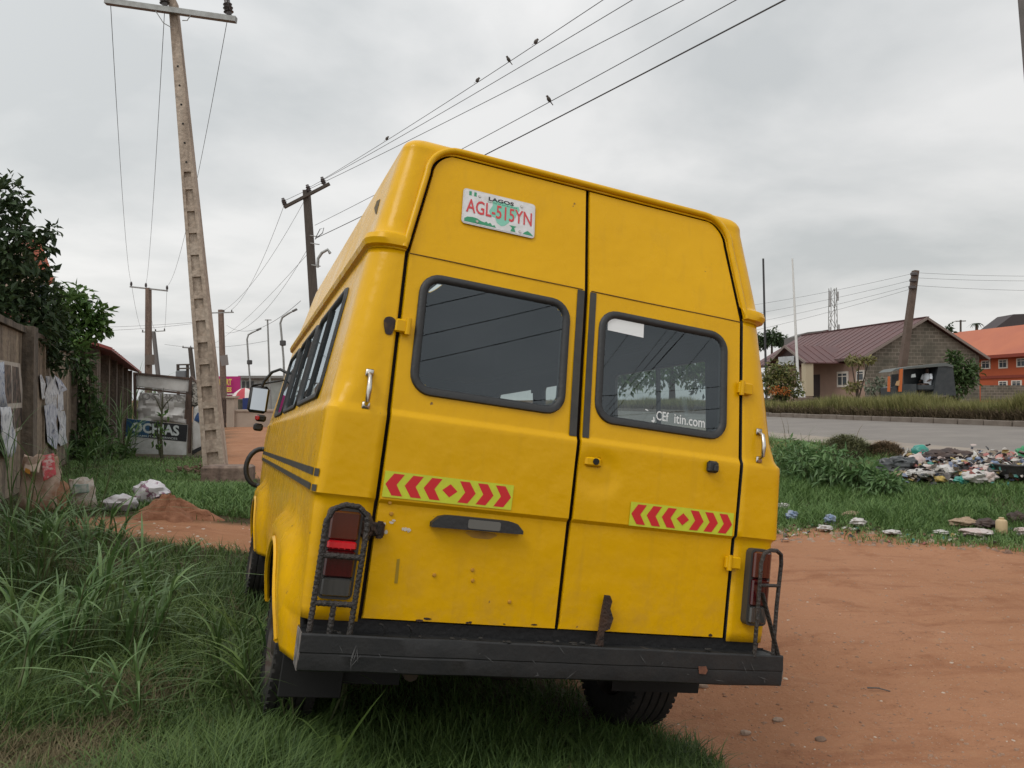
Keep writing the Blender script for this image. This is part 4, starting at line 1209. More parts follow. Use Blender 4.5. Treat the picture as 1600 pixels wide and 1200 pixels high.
for tip, r0 in ((P(10, 430, 12.4), .11), (P(60, 380, 12.5), .05), (P(5, 300, 12), .05), (P(80, 500, 13.2), .06), (P(-20, 350, 12), .06), (P(42, 330, 12), .03)):
    tip = tip - o_; m_ = base.lerp(tip, .55) + Vector((random.uniform(-.2, .2), 0, .3))
    mb.tube([base, base.lerp(m_, .5), m_, m_.lerp(tip, .6), tip], [r0 * 1.3, r0 * 1.1, r0 * .8, r0 * .5, r0 * .15], 7)
mb.build('trunk', BARK, tr, 60)
tr2 = thing('bright_green_tree', 'brighter green bushy tree overhanging the wall end before the red roofed shops', 'tree', WP(9.0, -.9, .4))
o_ = tr2.location
bl = [px_blob(112, 482, 30, 17, 330), px_blob(145, 492, 20, 17, 130), px_blob(162, 487, 9, 17, 26, (1.3, .6, .7)), px_blob(120, 515, 32, 17, 330), px_blob(150, 515, 16, 17, 90), px_blob(94, 462, 20, 16.5, 110), px_blob(132, 462, 14, 17, 40), px_blob(165, 508, 9, 17, 24), px_blob(105, 540, 28, 16.5, 220)]
leaf_cloud('crown', bl, .19, LEAF_LT, tr2, org=o_)
mb = MB(); b0 = WP(9, -.9, .3) - o_
for tip in (P(112, 490, 17), P(150, 500, 17), P(95, 470, 16.5)):
    tip = tip - o_; m_ = b0.lerp(tip, .6); mb.tube([b0, m_ + Vector((.1, 0, .1)), tip], [.09, .06, .02], 7)
mb.build('trunk', BARK, tr2, 60)
vn = thing('creeper', 'dark creeper hanging down over the wall end beside the banner', 'plant', WP(8.2, .15, .5))
o_ = vn.location
leaf_cloud('foliage', [px_blob(124, 570, 24, 16.6, 230), px_blob(130, 610, 22, 16.8, 210), px_blob(132, 650, 22, 16.8, 210), px_blob(120, 690, 16, 16.4, 110), px_blob(146, 640, 16, 17.2, 100), px_blob(142, 690, 18, 17, 110), px_blob(160, 668, 14, 17.5, 60)], .15, LEAF_MID, vn, org=o_)
mb = MB()
for k in range(4): mb.tube([P(118 + 6 * k, 716, 16.8) - o_, P(122 + 6 * k, 640, 16.8) - o_, P(116 + 8 * k, 560, 16.8) - o_], .018, 6)
mb.build('stems', BARK, vn, 60)

# ------------------------------------------------------------------ grasses
GRASS = mat('grass_blade', (.038, .080, .020), .55, col2=(.120, .185, .050), attr=True, trans=.25, spec=.3)
GRASS_DRY = mat('grass_dry', (.10, .085, .045), .7, col2=(.20, .165, .095), attr=True, trans=.2, spec=.2)
GRASS_BIG = mat('broad_grass', (.055, .115, .034), .5, col2=(.140, .230, .078), attr=True, trans=.25, spec=.4)
def blades(name, pos, h, lean, width_, m, seg=2, parent=None, org=(0, 0, 0), curl=1.0, az=None):
    """pos Nx3, h N, lean N (horizontal reach / height)"""
    pos = np.asarray(pos) - np.array(org); n = len(pos)
    if n == 0: return None
    az = rng.random(n) * 2 * np.pi if az is None else az
    dx = np.stack([np.cos(az), np.sin(az), np.zeros(n)], 1); sd_ = np.stack([-np.sin(az), np.cos(az), np.zeros(n)], 1)
    tw = rng.normal(size=n)[:, None] * .5
    sd_ = sd_ + dx * tw; sd_ /= np.linalg.norm(sd_, axis=1)[:, None]
    V = []
    for k in range(seg + 1):
        t = k / seg
        c = pos + dx * (lean * h * t ** (1 + curl * .8))[:, None] + np.array([0, 0, 1.0]) * (h * (t - curl * .35 * np.minimum(lean, 1.6) * t ** 2.2))[:, None]
        if k < seg:
            w = (width_ * (1.0 if seg < 4 else (.55 + 1.1 * t) if t < .4 else 1.0) * (1 - t ** 2.2))[:, None] * .5
            V += [c - sd_ * w, c + sd_ * w]
        else: V.append(c)
    V = np.stack(V, 1); nv = V.shape[1]
    b = np.arange(n) * nv; T = []
    for k in range(seg - 1):
        T.append(np.stack([b + 2 * k, b + 2 * k + 1, b + 2 * k + 3], 1)); T.append(np.stack([b + 2 * k, b + 2 * k + 3, b + 2 * k + 2], 1))
    T.append(np.stack([b + 2 * seg - 2, b + 2 * seg - 1, b + 2 * seg], 1))
    a = np.repeat(rng.random(n), nv)
    return fast_mesh(name, V.reshape(-1, 3), np.concatenate(T), m, a, parent)
def in_view(x, y, u0=-40, u1=1640):
    u = 800 + F_PX * x / np.maximum(y, .1); return (u > u0) & (u < u1)
def sample_view(n, y0, y1, u0, u1, p=1.0):
    """points spread evenly over the picture rather than over the ground"""
    t = rng.random(n)
    y = (y0 ** -p + t * (y1 ** -p - y0 ** -p)) ** (-1 / p)
    u = u0 + (u1 - u0) * rng.random(n)
    return (u - 800) / F_PX * y, y
# short grass left of and under the minibus
x, y = sample_view(190000, 1.7, 14.5, -60, 1130, 1.15)
keep = (rng.random(len(x)) > dirt(x, y) * 1.02) 
dens = vnoise(x, y, .9, 6) * .6 + vnoise(x, y, 3.1, 7) * .6
keep &= dens > .30 * rng.random(len(x)) + .12
s_, t_ = van_st(x, y)
keep &= ~((np.abs(s_) < .75) & (t_ > .6) & (t_ < 5) & (rng.random(len(x)) < .7))
keep &= (s_ < 1.15)
w_ = (x - WA.x) * WR.x + (y - WA.y) * WR.y
keep &= w_ > .1
x, y = x[keep], y[keep]; n = len(x)
z = ground(x, y)
dry = (vnoise(x, y, 1.1, 9) * .75 + vnoise(x, y, 5, 10) * .35 + smooth(-y, -3.6, -2.2) * .12 + rng.random(n) * .25) > .95
far = smooth(y, 5, 12)
h = (.07 + .15 * rng.random(n) ** 1.5) * (.7 + .8 * vnoise(x, y, 1.6, 8)) * (1 - .3 * far)
under = (np.abs(van_st(x, y)[0]) < 1.0) & (van_st(x, y)[1] > -.2)
h = np.where(under, h * .8, h)
P3 = np.stack([x, y, z - .01], 1)
wd = .0035 + .0012 * y * .6
for nm, sel, mm in (('short_grass', ~dry, GRASS), ('dry_grass', dry, GRASS_DRY)):
    o = blades(nm, P3[sel], h[sel] * (1 if nm == 'short_grass' else .8), .3 + 1.0 * rng.random(sel.sum()), wd[sel], mm, 3)
    o['kind'] = 'stuff'; o['label'] = 'short green grass around and under the minibus' if nm == 'short_grass' else 'straw coloured dead grass between the green blades'
# guinea grass clumps, bottom left
def clump(u, v, nbl, length, label, rad=.16, m=GRASS_BIG, wid=.021, d=None, lean0=.35, lean1=1.0, group=None):
    g = G(u, v) if d is None else P(u, v, d)
    o = thing('grass_clump', label, 'grass clump', g, group)
    ns = max(6, nbl // 8)
    sa = rng.random(ns) * 2 * np.pi; sr = rad * 1.25 * np.sqrt(rng.random(ns)); sl = length * (.45 + .45 * rng.random(ns))
    base_ = np.stack([sr * np.cos(sa), sr * np.sin(sa), np.full(ns, -.02)], 1)
    tip_ = base_ + np.stack([np.cos(sa) * sl * (.15 + .3 * rng.random(ns)) * (lean0 + .65), np.sin(sa) * sl * (.15 + .3 * rng.random(ns)) * (lean0 + .65), sl], 1)
    nb2 = int(nbl * 1.25)
    k_ = rng.integers(0, ns, nb2); f_ = rng.random(nb2) ** .8 * .92
    pos = base_[k_] * (1 - f_)[:, None] + tip_[k_] * f_[:, None]
    hh = length * (.35 + .55 * rng.random(nb2)); az = sa[k_] + rng.normal(size=nb2) * 1.0
    blades('blades', pos, hh, lean0 + (lean1 + .35) * rng.random(nb2), wid * (.5 + .7 * rng.random(nb2)), m, 7, o, curl=1.25, az=az)['kind'] = 'stuff'
    mb = MB()
    for k in range(ns):
        p0, p1 = Vector(base_[k]), Vector(tip_[k])
        mb.tube([p0, p0.lerp(p1, .5) + Vector((.012, 0, 0)), p1], [.006, .005, .0025], 5)
    mb.build('stalks', mat('grass_stalk', (.075, .09, .035), .7), o, 60)['kind'] = 'stuff'
    return o
clump(30, 925, 95, .62, 'broad bladed grass clump at the left edge below the two sacks', .22)
clump(118, 905, 95, .60, 'broad bladed grass clump below the torn sacks, second from the left edge', .22)
clump(215, 945, 85, .52, 'arching grass clump nearest the minibus among the tall clumps', .20)
clump(60, 1035, 80, .55, 'dark arching grass clump at the left edge halfway down the foreground', .2)
clump(165, 1030, 90, .50, 'big arching grass clump in the middle of the left foreground', .2)
clump(210, 1120, 60, .34, 'low spreading grass clump in the lower left foreground', .14, wid=.014)
clump(70, 850, 70, .55, 'grass clump growing just in front of the large red printed sack', .2)
clump(160, 860, 50, .42, 'grass clump in front of the white bag and sand heap', .18)
clump(-20, 1130, 60, .40, 'grass clump cut by the lower left corner', .16)
clump(285, 1010, 40, .30, 'small grass tuft close to the minibus rear wheel', .12, wid=.010)
clump(20, 860, 36, 1.0, 'tall thin grass stalks rising before the posters at the left edge', .2, lean0=.1, lean1=.5, wid=.013)
clump(128, 815, 16, .85, 'few tall bent grass stalks beside the small sack', .14, lean0=.1, lean1=.8, wid=.010)
# reeds by the wall end
clump(166, 708, 190, 1.7, 'tall reeds growing between creeper and signboards', .75, GRASS_BIG, .035, lean0=.05, lean1=.5)
clump(150, 724, 110, .9, 'shorter grass at the foot of the creeper', .6, wid=.03)
clump(110, 742, 70, .7, 'leafy grass tuft at the wall foot behind the small sack', .35, wid=.025)
clump(398, 1085, 130, .50, 'grass tuft hiding the foot of the left rear wheel', .2, GRASS, .012)
clump(445, 1130, 120, .42, 'grass tuft just behind the left rear wheel', .2, GRASS, .011)
clump(330, 1050, 50, .32, 'low tuft between the tall clumps and the rear wheel', .2, GRASS, .012)
# lone bright blades close to the lens
lb = thing('grass_shoot', 'lone bright green grass shoot at the bottom edge before the bumper', 'grass', G(522, 1199))
o_ = lb.location
BR = mat('bright_shoot', (.13, .20, .05), .5, trans=.3)
def ribbon(pts, ws):
    mb = MB(); V = []
    for p, w in zip(pts, ws):
        p = Vector(p); V += [p - Vector((w, 0, 0)), p + Vector((w, w * .6, 0))]
    return mb.add(V, [(2 * i, 2 * i + 1, 2 * i + 3, 2 * i + 2) for i in range(len(pts) - 1)])
d0 = ((o_ - CAMV).y * CP + (o_ - CAMV).z * SP) * .93
ribbon([P(518, 1215, d0) - o_, P(530, 1182, d0) - o_, P(555, 1140, d0) - o_, P(580, 1105, d0) - o_, P(603, 1077, d0) - o_], [.006, .006, .005, .0035, .0005]).build('long_blade', BR, lb, 60, recalc=False)
ribbon([P(524, 1195, d0) - o_, P(531, 1165, d0) - o_, P(527, 1150, d0) - o_, P(512, 1149, d0 * .99) - o_, P(490, 1155, d0 * .98) - o_], [.006, .010, .010, .007, .0005]).build('curled_blade', BR, lb, 60, recalc=False)
# verge grass right of the minibus
x, y = sample_view(95000, 8.6, 22, 1150, 1660, 1.0)
ve = verge_edge(x, y); q = road_q(x, y)
keep = (ve > -.15 - .25 * rng.random(len(x))) & (q < 9.75 + .3 * rng.random(len(x))) & (rng.random(len(x)) < .25 + smooth(ve, -.2, .5))
keep &= vnoise(x, y, 2.3, 12) > .22 * rng.random(len(x))
x, y = x[keep], y[keep]; n = len(x)
h = (.08 + .2 * rng.random(n)) * (.45 + .55 * smooth(verge_edge(x, y), .0, 1.0)) * (.7 + .7 * vnoise(x, y, 1.9, 13)) * (.55 + .45 * smooth(-x, -9.5, -5.5))
uu = 800 + F_PX * x / y; vv = 625 + F_PX * (CAM_H - ground(x, y)) / y
h = h * (1 - .72 * smooth(uu, 1385, 1410) * (1 - smooth(vv, 752, 775)))
dry = (vnoise(x, y, 1.2, 14) * .8 + rng.random(n) * .35) > .93
P3 = np.stack([x, y, ground(x, y) - .01], 1)
GRASS_V = mat('verge_grass', (.075, .150, .042), .55, col2=(.18, .28, .09), attr=True, trans=.25, spec=.3)
for nm, sel, mm in (('verge_grass', ~dry, GRASS_V), ('dry_verge_grass', dry, GRASS_DRY)):
    o = blades(nm, P3[sel], h[sel], .3 + .9 * rng.random(sel.sum()), np.full(sel.sum(), .010), mm, 3); o['kind'] = 'stuff'
    o['label'] = 'green grass on the verge between the dirt lot and the road' if nm == 'verge_grass' else 'dead blades in the verge grass'
# grass fringe near the tyre at the bottom, right
x, y = sample_view(9000, 2.6, 3.9, 930, 1090, 1.0)
s_, t_ = van_st(x, y); keep = (s_ < .95 + .2 * (vnoise(x, y, 6, 15) - .5)) ; x, y = x[keep], y[keep]; n = len(x)
o = blades('fringe_grass', np.stack([x, y, ground(x, y) - .01], 1), .04 + .08 * rng.random(n), .4 + rng.random(n), np.full(n, .005), GRASS, 3); o['kind'] = 'stuff'; o['label'] = 'short grass fringe behind the right rear wheel'

# ------------------------------------------------------------------ signboards on the left
TIN = mat('sign_sheet', (.60, .59, .57), .6, col2=(.44, .42, .40), nscale=3, ndetail=6)
TIN2 = mat('sign_sheet_grey', (.50, .51, .50), .6, col2=(.36, .36, .35), nscale=4, ndetail=6)
FRAME = mat('rusty_frame', (.05, .032, .026), .8, col2=(.09, .055, .04), nscale=9)
NAVY = mat('sign_navy', (.010, .030, .075), .6); NAVYK = mat('sign_black', (.012, .013, .016), .6)
DS = 18.0
def crumple(name, c4, m, parent, org, amp=.03, n=10, fold=3.0):
    c = [Vector(p) for p in c4]; nrm = (c[1] - c[0]).cross(c[3] - c[0]).normalized()
    def fn(a, b):
        p = c[0].lerp(c[1], a).lerp(c[3].lerp(c[2], a), b)
        return p + nrm * amp * (mnoise.noise(p * fold) + .6 * mnoise.noise(p * fold * 2.3)) - org
    us = list(np.linspace(0, 1, n))
    o = MB().grid(fn, us, us).build(name, m, parent, 20, recalc=False)
    so = o.modifiers.new('t', 'SOLIDIFY'); so.thickness = .004
    return o
def px4(l, d): return [P(u, v, d if not isinstance(d, (list, tuple)) else d[i]) for i, (u, v) in enumerate(l)]
sg = thing('broken_sign_frame', 'broken rusty frame with torn white sign sheets leaning beside the shops', 'sign', G(250, 712))
o_ = sg.location
crumple('top_sheet', px4([(211, 604), (297, 614), (298, 592), (211, 584)], DS), TIN, sg, o_, .012)
crumple('torn_sheet', px4([(215, 657), (292, 662), (292, 617), (216, 613)], DS), TIN, sg, o_, .10, 12, 5)
for a, b in (((209, 583), (300, 592)), ((209, 606), (299, 616)), ((210, 582), (213, 706)), ((298, 590), (290, 706)), ((293, 612), (290, 655))):
    MB().bar(P(a[0], a[1], DS - .02) - o_, P(b[0], b[1], DS - .02) - o_, .045).build('frame_bar', FRAME, sg)
text_on('OCHIAS', [p - o_ for p in px4([(217, 626), (292, 630), (292, 616), (217, 612)], DS - .12)], mat('faded_ink', (.22, .21, .20), .8), sg, .03, 'faded_lettering', 0)
sb = thing('fallen_signboard', 'fallen signboard lettered OCHIAS standing in the grass before the broken frame', 'sign', G(240, 712))
o_ = sb.location; D2 = 17.5
quad_piece('board', [p - o_ for p in px4([(193, 708), (291, 711), (293, 664), (198, 654)], D2)], .03, TIN2, sb, (0, 1, 0))
quad_piece('dark_band', [p - o_ for p in px4([(196, 681), (291, 690), (293, 664), (198, 654)], D2 - .006)], .004, NAVYK, sb, (0, 1, 0))
quad_piece('blue_band', [p - o_ for p in px4([(196, 681), (232, 684), (234, 658), (198, 654)], D2 - .010)], .003, mat('sign_blue', (.014, .060, .13), .6), sb, (0, 1, 0))
LTR = mat('sign_letter', (.46, .50, .50), .7, col2=(.36, .40, .40), nscale=8)
text_on('OCHIAS', [p - o_ for p in px4([(202, 676.5), (284, 684), (284, 663), (202, 657)], D2 - .012)], LTR, sb, .035, 'name_lettering', 0)
text_on('PARAMILITARY SERVICES', [p - o_ for p in px4([(202, 681), (281, 688), (281, 684), (202, 677.5)], D2 - .012)], LTR, sb, .01, 'small_lettering', 0)
MB().bar(P(193, 709, D2 + .02) - o_, P(198, 653, D2 + .02) - o_, .05).build('post', FRAME, sb)
ss = thing('side_signboard', 'bent pale signboard with blue stripe squeezed beside the concrete pole', 'sign', G(312, 714))
o_ = ss.location; D3 = [17.6, 17.0, 17.0, 17.6]
crumple('board', px4([(299, 712), (319, 700), (319, 640), (303, 630)], D3), TIN, ss, o_, .03)
quad_piece('blue_stripe', [p - o_ for p in px4([(303, 657), (320, 662), (320, 646), (307, 644)], [17.5, 16.9, 16.9, 17.5])], .004, mat('sign_blue2', (.02, .06, .17), .6), ss, (0, 1, 0))
crumple('striped_panel', px4([(300, 636), (318, 630), (318, 604), (300, 594)], [17.6, 17.1, 17.1, 17.6]), mat('striped_sheet', (.05, .045, .04), .7, col2=(.40, .37, .33), nscale=9, ncontrast=(.45, .52), stretch=(1, 1, 3)), ss, o_, .05)
quad_piece('dark_foot', [p - o_ for p in px4([(300, 710), (317, 702), (317, 696), (300, 704)], [17.5, 16.9, 16.9, 17.5])], .004, NAVYK, ss, (0, 1, 0))
MB().bar(P(299, 588, 17.55) - o_, P(296, 708, 17.55) - o_, .05).build('post', FRAME, ss); MB().bar(P(299, 588, 17.5) - o_, P(314, 606, 17.2) - o_, .04).build('frame_bar', FRAME, ss)
sp_ = thing('sapling', 'bare forked sapling growing in front of the fallen signboard', 'plant', G(250, 716))
o_ = sp_.location; mb = MB(); D4 = 16.8
for pts, r in (([(253, 716), (251, 680), (253, 645), (254, 618)], .035), ([(253, 645), (247, 630), (243, 622)], .018), ([(253, 640), (261, 628), (270, 620)], .016), ([(250, 712), (247, 690), (246, 665)], .022), ([(254, 618), (256, 606)], .012), ([(262, 628), (264, 640)], .01)):
    pp = [P(u, v, D4) - o_ for u, v in pts]; mb.tube(pp, [r * (1 - .6 * i / (len(pp) - 1)) for i in range(len(pp))], 6)
mb.build('stem', mat('green_bark', (.07, .075, .035), .9, col2=(.045, .04, .025), nscale=10), sp_, 60)
leaf_cloud('leaves', [px_blob(248, 668, 10, D4, 18), px_blob(256, 650, 8, D4, 10), px_blob(246, 690, 10, D4, 16)], .12, LEAF_LT, sp_, org=o_)
# low bushes round the signs
bs = thing('low_bush', 'low green bush at the foot of the creeper and reeds', 'bush', G(170, 722)); o_ = bs.location
leaf_cloud('foliage', [px_blob(150, 705, 26, 16.4, 230), px_blob(178, 712, 22, 16.4, 180), px_blob(128, 714, 18, 16, 120), px_blob(196, 700, 14, 16.8, 70)], .13, LEAF_LT, bs, org=o_)
MB().tube([G(160, 722) - o_, P(158, 700, 16.4) - o_], .02, 6).build('stem', BARK, bs)
x, y = sample_view(30000, 9.5, 17.5, 100, 400, 1.0)
w_ = (x - WA.x) * WR.x + (y - WA.y) * WR.y
keep = (w_ > .1) & (rng.random(len(x)) > dirt(x, y)) & (vnoise(x, y, 1.4, 22) > .55 * rng.random(len(x))); x, y = x[keep], y[keep]; n = len(x)
o = blades('lot_grass', np.stack([x, y, ground(x, y) - .01], 1), (.04 + .11 * rng.random(n)) * (.35 + 1.1 * vnoise(x, y, .8, 21)), .3 + .8 * rng.random(n), np.full(n, .014), GRASS_V, 2); o['kind'] = 'stuff'; o['label'] = 'green grass between the sand heap and the signboards'

# ------------------------------------------------------------------ sacks, bag, sand
def sack_mat(name, base, stain_c, printc=None, sc=4):
    return mat(name, base, .85, col2=stain_c, nscale=sc, ndetail=6, ncontrast=(.40, .62), bump=.5, bscale=25)
def sack(name, u, v, wpx, hpx, label, m, seed, lean=0., open_=True, m_in=None):
    g = G(u, v); d = g.y; r = wpx / 2 / F_PX * d; h = hpx / F_PX * d
    o = thing(name, label, 'sack', g)
    n = 22; rows = []
    prof_ = [(.70, .0), (.95, .06), (1.05, .2), (1.0, .38), (.93, .55), (.95, .72), (.86, .86), (.80, .95), (.74, 1.0), (.70, .97), (.62, .80), (.3, .70), (.02, .69)]
    if not open_: prof_ = prof_[:6] + [(.8, .86), (.5, .96), (.2, 1.03), (.10, 1.08), (.02, 1.08)]
    mb = MB()
    for k, (rr, hh) in enumerate(prof_):
        for i in range(n):
            a = 2 * math.pi * i / n
            d_ = Vector((math.cos(a), math.sin(a), hh * 1.3))
            w = 1 + .22 * mnoise.noise(d_ * 1.6 + Vector((seed * 5, 0, 0))) + .12 * mnoise.noise(d_ * 4 + Vector((0, seed, 0)))
            zz = hh * h + (.10 * h * mnoise.noise(Vector((math.cos(a) * 1.5, math.sin(a) * 1.5, seed))) if hh > .6 else 0)
            mb.v.append((rr * r * w * math.cos(a) + lean * hh * h, rr * r * w * math.sin(a) * .85, zz - .02))
    for k in range(len(prof_) - 1):
        for i in range(n):
            i2 = (i + 1) % n; mb.f.append((k * n + i, k * n + i2, (k + 1) * n + i2, (k + 1) * n + i))
    mb.build('cloth', m, o, 50)
    return o
S1 = sack_mat('muddy_sack', (.48, .38, .31), (.26, .14, .085))
S2 = sack_mat('grey_sack', (.52, .50, .46), (.28, .20, .14), sc=5)
sk = sack('large_sack', 62, 802, 60, 92, 'large muddy open sack with red printed panel standing by the wall', S1, 1)
d_ = sk.location.y
RP_ = mat('red_sack_print', (.42, .06, .07), .8, col2=(.50, .36, .33), nscale=14, ncontrast=(.5, .62))
crumple('printed_panel', [P(68, 752, d_ - .30), P(88, 742, d_ - .22), P(84, 708, d_ - .06), P(64, 712, d_ - .10)], RP_, sk, sk.location, .02)
crumple('folded_flap', [P(36, 735, d_ - .25), P(60, 738, d_ - .30), P(66, 718, d_ - .12), P(40, 716, d_ - .06)], mat('flap', (.38, .28, .22), .9, col2=(.5, .40, .32), nscale=6), sk, sk.location, .03)
quad_piece('orange_patch', [P(39, 738, d_ - .29) - sk.location, P(47, 741, d_ - .31) - sk.location, P(47, 734, d_ - .29) - sk.location, P(40, 731, d_ - .27) - sk.location], .004, mat('orange_patch', (.5, .22, .03), .8), sk)
sack('sack', 88, 801, 34, 48, 'slumped muddy orange sack leaning against the large open one', sack_mat('orange_sack', (.36, .20, .12), (.22, .11, .06)), 4, .15, False)
sk2 = sack('small_sack', 126, 797, 44, 50, 'small pale sack with green print between large sack and white bag', S2, 2)
crumple('green_print', [P(112, 772, sk2.location.y - .2), P(140, 770, sk2.location.y - .2), P(138, 756, sk2.location.y - .16), P(114, 757, sk2.location.y - .16)], mat('green_print', (.10, .17, .14), .85, col2=(.36, .36, .33), nscale=8), sk2, sk2.location, .015)
def soft(name, u, v, wpx, hpx, label, cat, m, seed, amp=.35, freq=2.2, dk=.8, nu=18, nv=12, d=None, group=None, lift=.0):
    """crumpled soft body standing on the ground at pixel (u, v)"""
    g = G(u, v) if d is None else P(u, v, d); dd = g.y; rx = wpx / 2 / F_PX * dd; rz = hpx / 2 / F_PX * dd
    mb = MB(); mb.blob((0, 0, rz * .75 + lift), (rx, max(rx * dk, .03), rz), amp=amp, freq=freq, seed=seed, nu=nu, nv=nv)
    o = mb.build(name, m, None, 42); o.location = g
    return tag(o, label, cat, group)
WBAG = mat('white_plastic', (.55, .54, .55), .4, col2=(.40, .36, .38), nscale=7, bump=.5, bscale=18, trans=.1)
PBAG = mat('purple_print_plastic', (.55, .53, .55), .45, col2=(.20, .09, .14), nscale=9, ncontrast=(.54, .60), bump=.4, bscale=18)
soft('white_bag', 188, 797, 52, 26, 'flattened white plastic bag left of the sand heap', 'bag', WBAG, 3)
soft('printed_bag', 236, 784, 52, 36, 'crumpled white bag with purple print lying on the sand heap', 'bag', PBAG, 5)
g = G(244, 814); sdm = MB()
SAND = mat('red_sand', (.20, .085, .045), 1, col2=(.27, .125, .07), nscale=9, ndetail=7, bump=.6, bscale=45)
def hf(a, r):
    w = 1 + .25 * math.sin(2 * a + .5) + .16 * math.sin(5 * a) + .1 * math.sin(9 * a)
    cx_, sx_ = math.cos(a) * r, math.sin(a) * r
    zz = .27 * (1 - r) ** .9 * (1 + .45 * mnoise.noise(Vector((cx_ * 3, sx_ * 3, 1)))) + (1 - r) * (.07 * mnoise.noise(Vector((cx_ * 7, sx_ * 7, 4))) + .04 * mnoise.noise(Vector((cx_ * 19, sx_ * 19, 8))))
    return (.44 * r * w * math.cos(a) + .05, .34 * r * w * math.sin(a) + .25, zz - .06 * r)
sdm.grid(hf, list(np.linspace(0, 2 * math.pi, 81)), list(np.linspace(0.01, 1, 30)))
o = sdm.build('sand_heap', SAND, None, 60); o.location = g; tag(o, 'small heap of red sand beside the white bags', 'sand heap')

# ------------------------------------------------------------------ poles and lines
CONC = wall_mat('pole_concrete', (.36, .29, .23), (.20, .155, .12), (.45, .38, .31))
CONC_DK = wall_mat('pole_concrete_dark', (.17, .12, .095), (.09, .065, .052), (.24, .18, .14))
STEEL = mat('galvanised', (.32, .33, .32), .5, .5, col2=(.24, .24, .23), nscale=8)
WOODP = mat('dark_wood_pole', (.055, .045, .038), .9, col2=(.085, .07, .058), nscale=8, stretch=(6, 6, .4))
INS = mat('insulator', (.07, .06, .06), .35)
WIRE = mat('cable', (.045, .045, .047), .6)
def insulator(p, s, parent, org, tilt=(0, 0, 1)):
    mb = MB(); R_ = Vector((0, 0, 1)).rotation_difference(Vector(tilt).normalized()).to_matrix()
    sub = MB(); sub.lathe([(0, 0), (.25, 0), (.30, .3), (.5, .35), (.32, .5), (.5, .75), (.3, .9), (.45, 1.1), (.28, 1.3), (.3, 1.55), (0, 1.6)], 10, 'Z')
    mb.add([R_ @ (Vector(v) * s) + Vector(p) - org for v in sub.v], sub.f)
    return mb.build('insulator', INS, parent, 50)
def sagged(a, b, sag, n=28):
    a, b = Vector(a), Vector(b)
    return [a.lerp(b, k / n) - Vector((0, 0, 4 * sag * (k / n) * (1 - k / n))) for k in range(n + 1)]
def wire(pts, r, label, group=None, name='power_line'):
    o = MB().tube(pts, r, 6, cap=False).build(name, WIRE, None, 60)
    return tag(o, label, 'cable', group)
# the ladder pole in front of the signs
mp_ = thing('concrete_pole', 'tall leaning concrete pole with climbing pockets and a steel crossarm', 'utility pole', G(340, 742))
o_ = mp_.location; DP = o_.y
b0 = P(339, 748, DP) - o_; t0 = P(271, 4, DP) - o_
ax = (t0 - b0).normalized(); rx = Vector((1, .18, 0)); rx = (rx - ax * rx.dot(ax)).normalized(); ry = ax.cross(rx) * 1.0
if ry.y < 0: ry = -ry
Lp = (t0 - b0).length
def half_w(f): return (16.0 + (5.6 - 16.0) * f) / F_PX * DP
def depth_w(f): return .20 - .09 * f
def pole_slab(f0, f1, a0, a1, d0, d1, name, m=CONC):
    V = []
    for f in (f0, f1):
        c = b0 + ax * Lp * f; w = half_w(f)
        for a, d in ((a0, d0), (a1, d0), (a1, d1), (a0, d1)): V.append(c + rx * w * a + ry * d * depth_w(f))
    return MB().add(V, [(3, 2, 1, 0), (4, 5, 6, 7), (0, 1, 5, 4), (1, 2, 6, 5), (2, 3, 7, 6), (3, 0, 4, 7)]).build(name, m, mp_, 0)
pole_slab(0, .64, -1, -.56, -1, 1, 'flange'); pole_slab(0, .64, .56, 1, -1, 1, 'flange')
pole_slab(0, .64, -.56, .56, -.72, .6, 'web', CONC)
pole_slab(.64, 1, -1, 1, -1, 1, 'shaft')
for k in range(14):
    f = .012 + k * .0455
    pole_slab(f, f + .013 + .012 * (k % 3 == 1), -.555, .555, -.97 if k else -.9, .5, 'rung', CONC)
for f in (.66, .70, .74, .78, .82, .86, .975): 
    c = b0 + ax * Lp * f - ry * depth_w(f)
    MB().lathe([(0, -.006), (.018, -.004), (.018, .004), (0, .006)], 8, 'Y', c).build('bolt_hole', DARK, mp_)
arm0, arm1 = P(165, 2, DP - .16) - o_, P(369, 31, DP - .16) - o_
MB().bar(arm0, arm1, .10, .09).build('crossarm', STEEL, mp_)
arm_n = (arm1 - arm0).normalized()
for (ua, va, ub, vb) in ((243, 17, 268, 43), (300, 20, 285, 32)): MB().tube([P(ua, va, DP - .2) - o_, P((ua + ub) / 2, (va + vb) / 2 + 6, DP - .2) - o_, P(ub, vb, DP - .2) - o_], .008, 6).build('brace', STEEL, mp_)
for u, v in ((172, 0), (258, 10), (358, 24)): insulator(P(u, v, DP - .16), .17, mp_, o_, (-.15, 0, 1))
bk = MB(); bk.box((0, 0, .06), (.72, .45, .34), bev=.03); o = bk.build('concrete_block', CONC_DK, None); o.location = G(352, 752) + Vector((.05, 0, .02)); tag(o, 'broken concrete block at the foot of the ladder pole', 'concrete block')
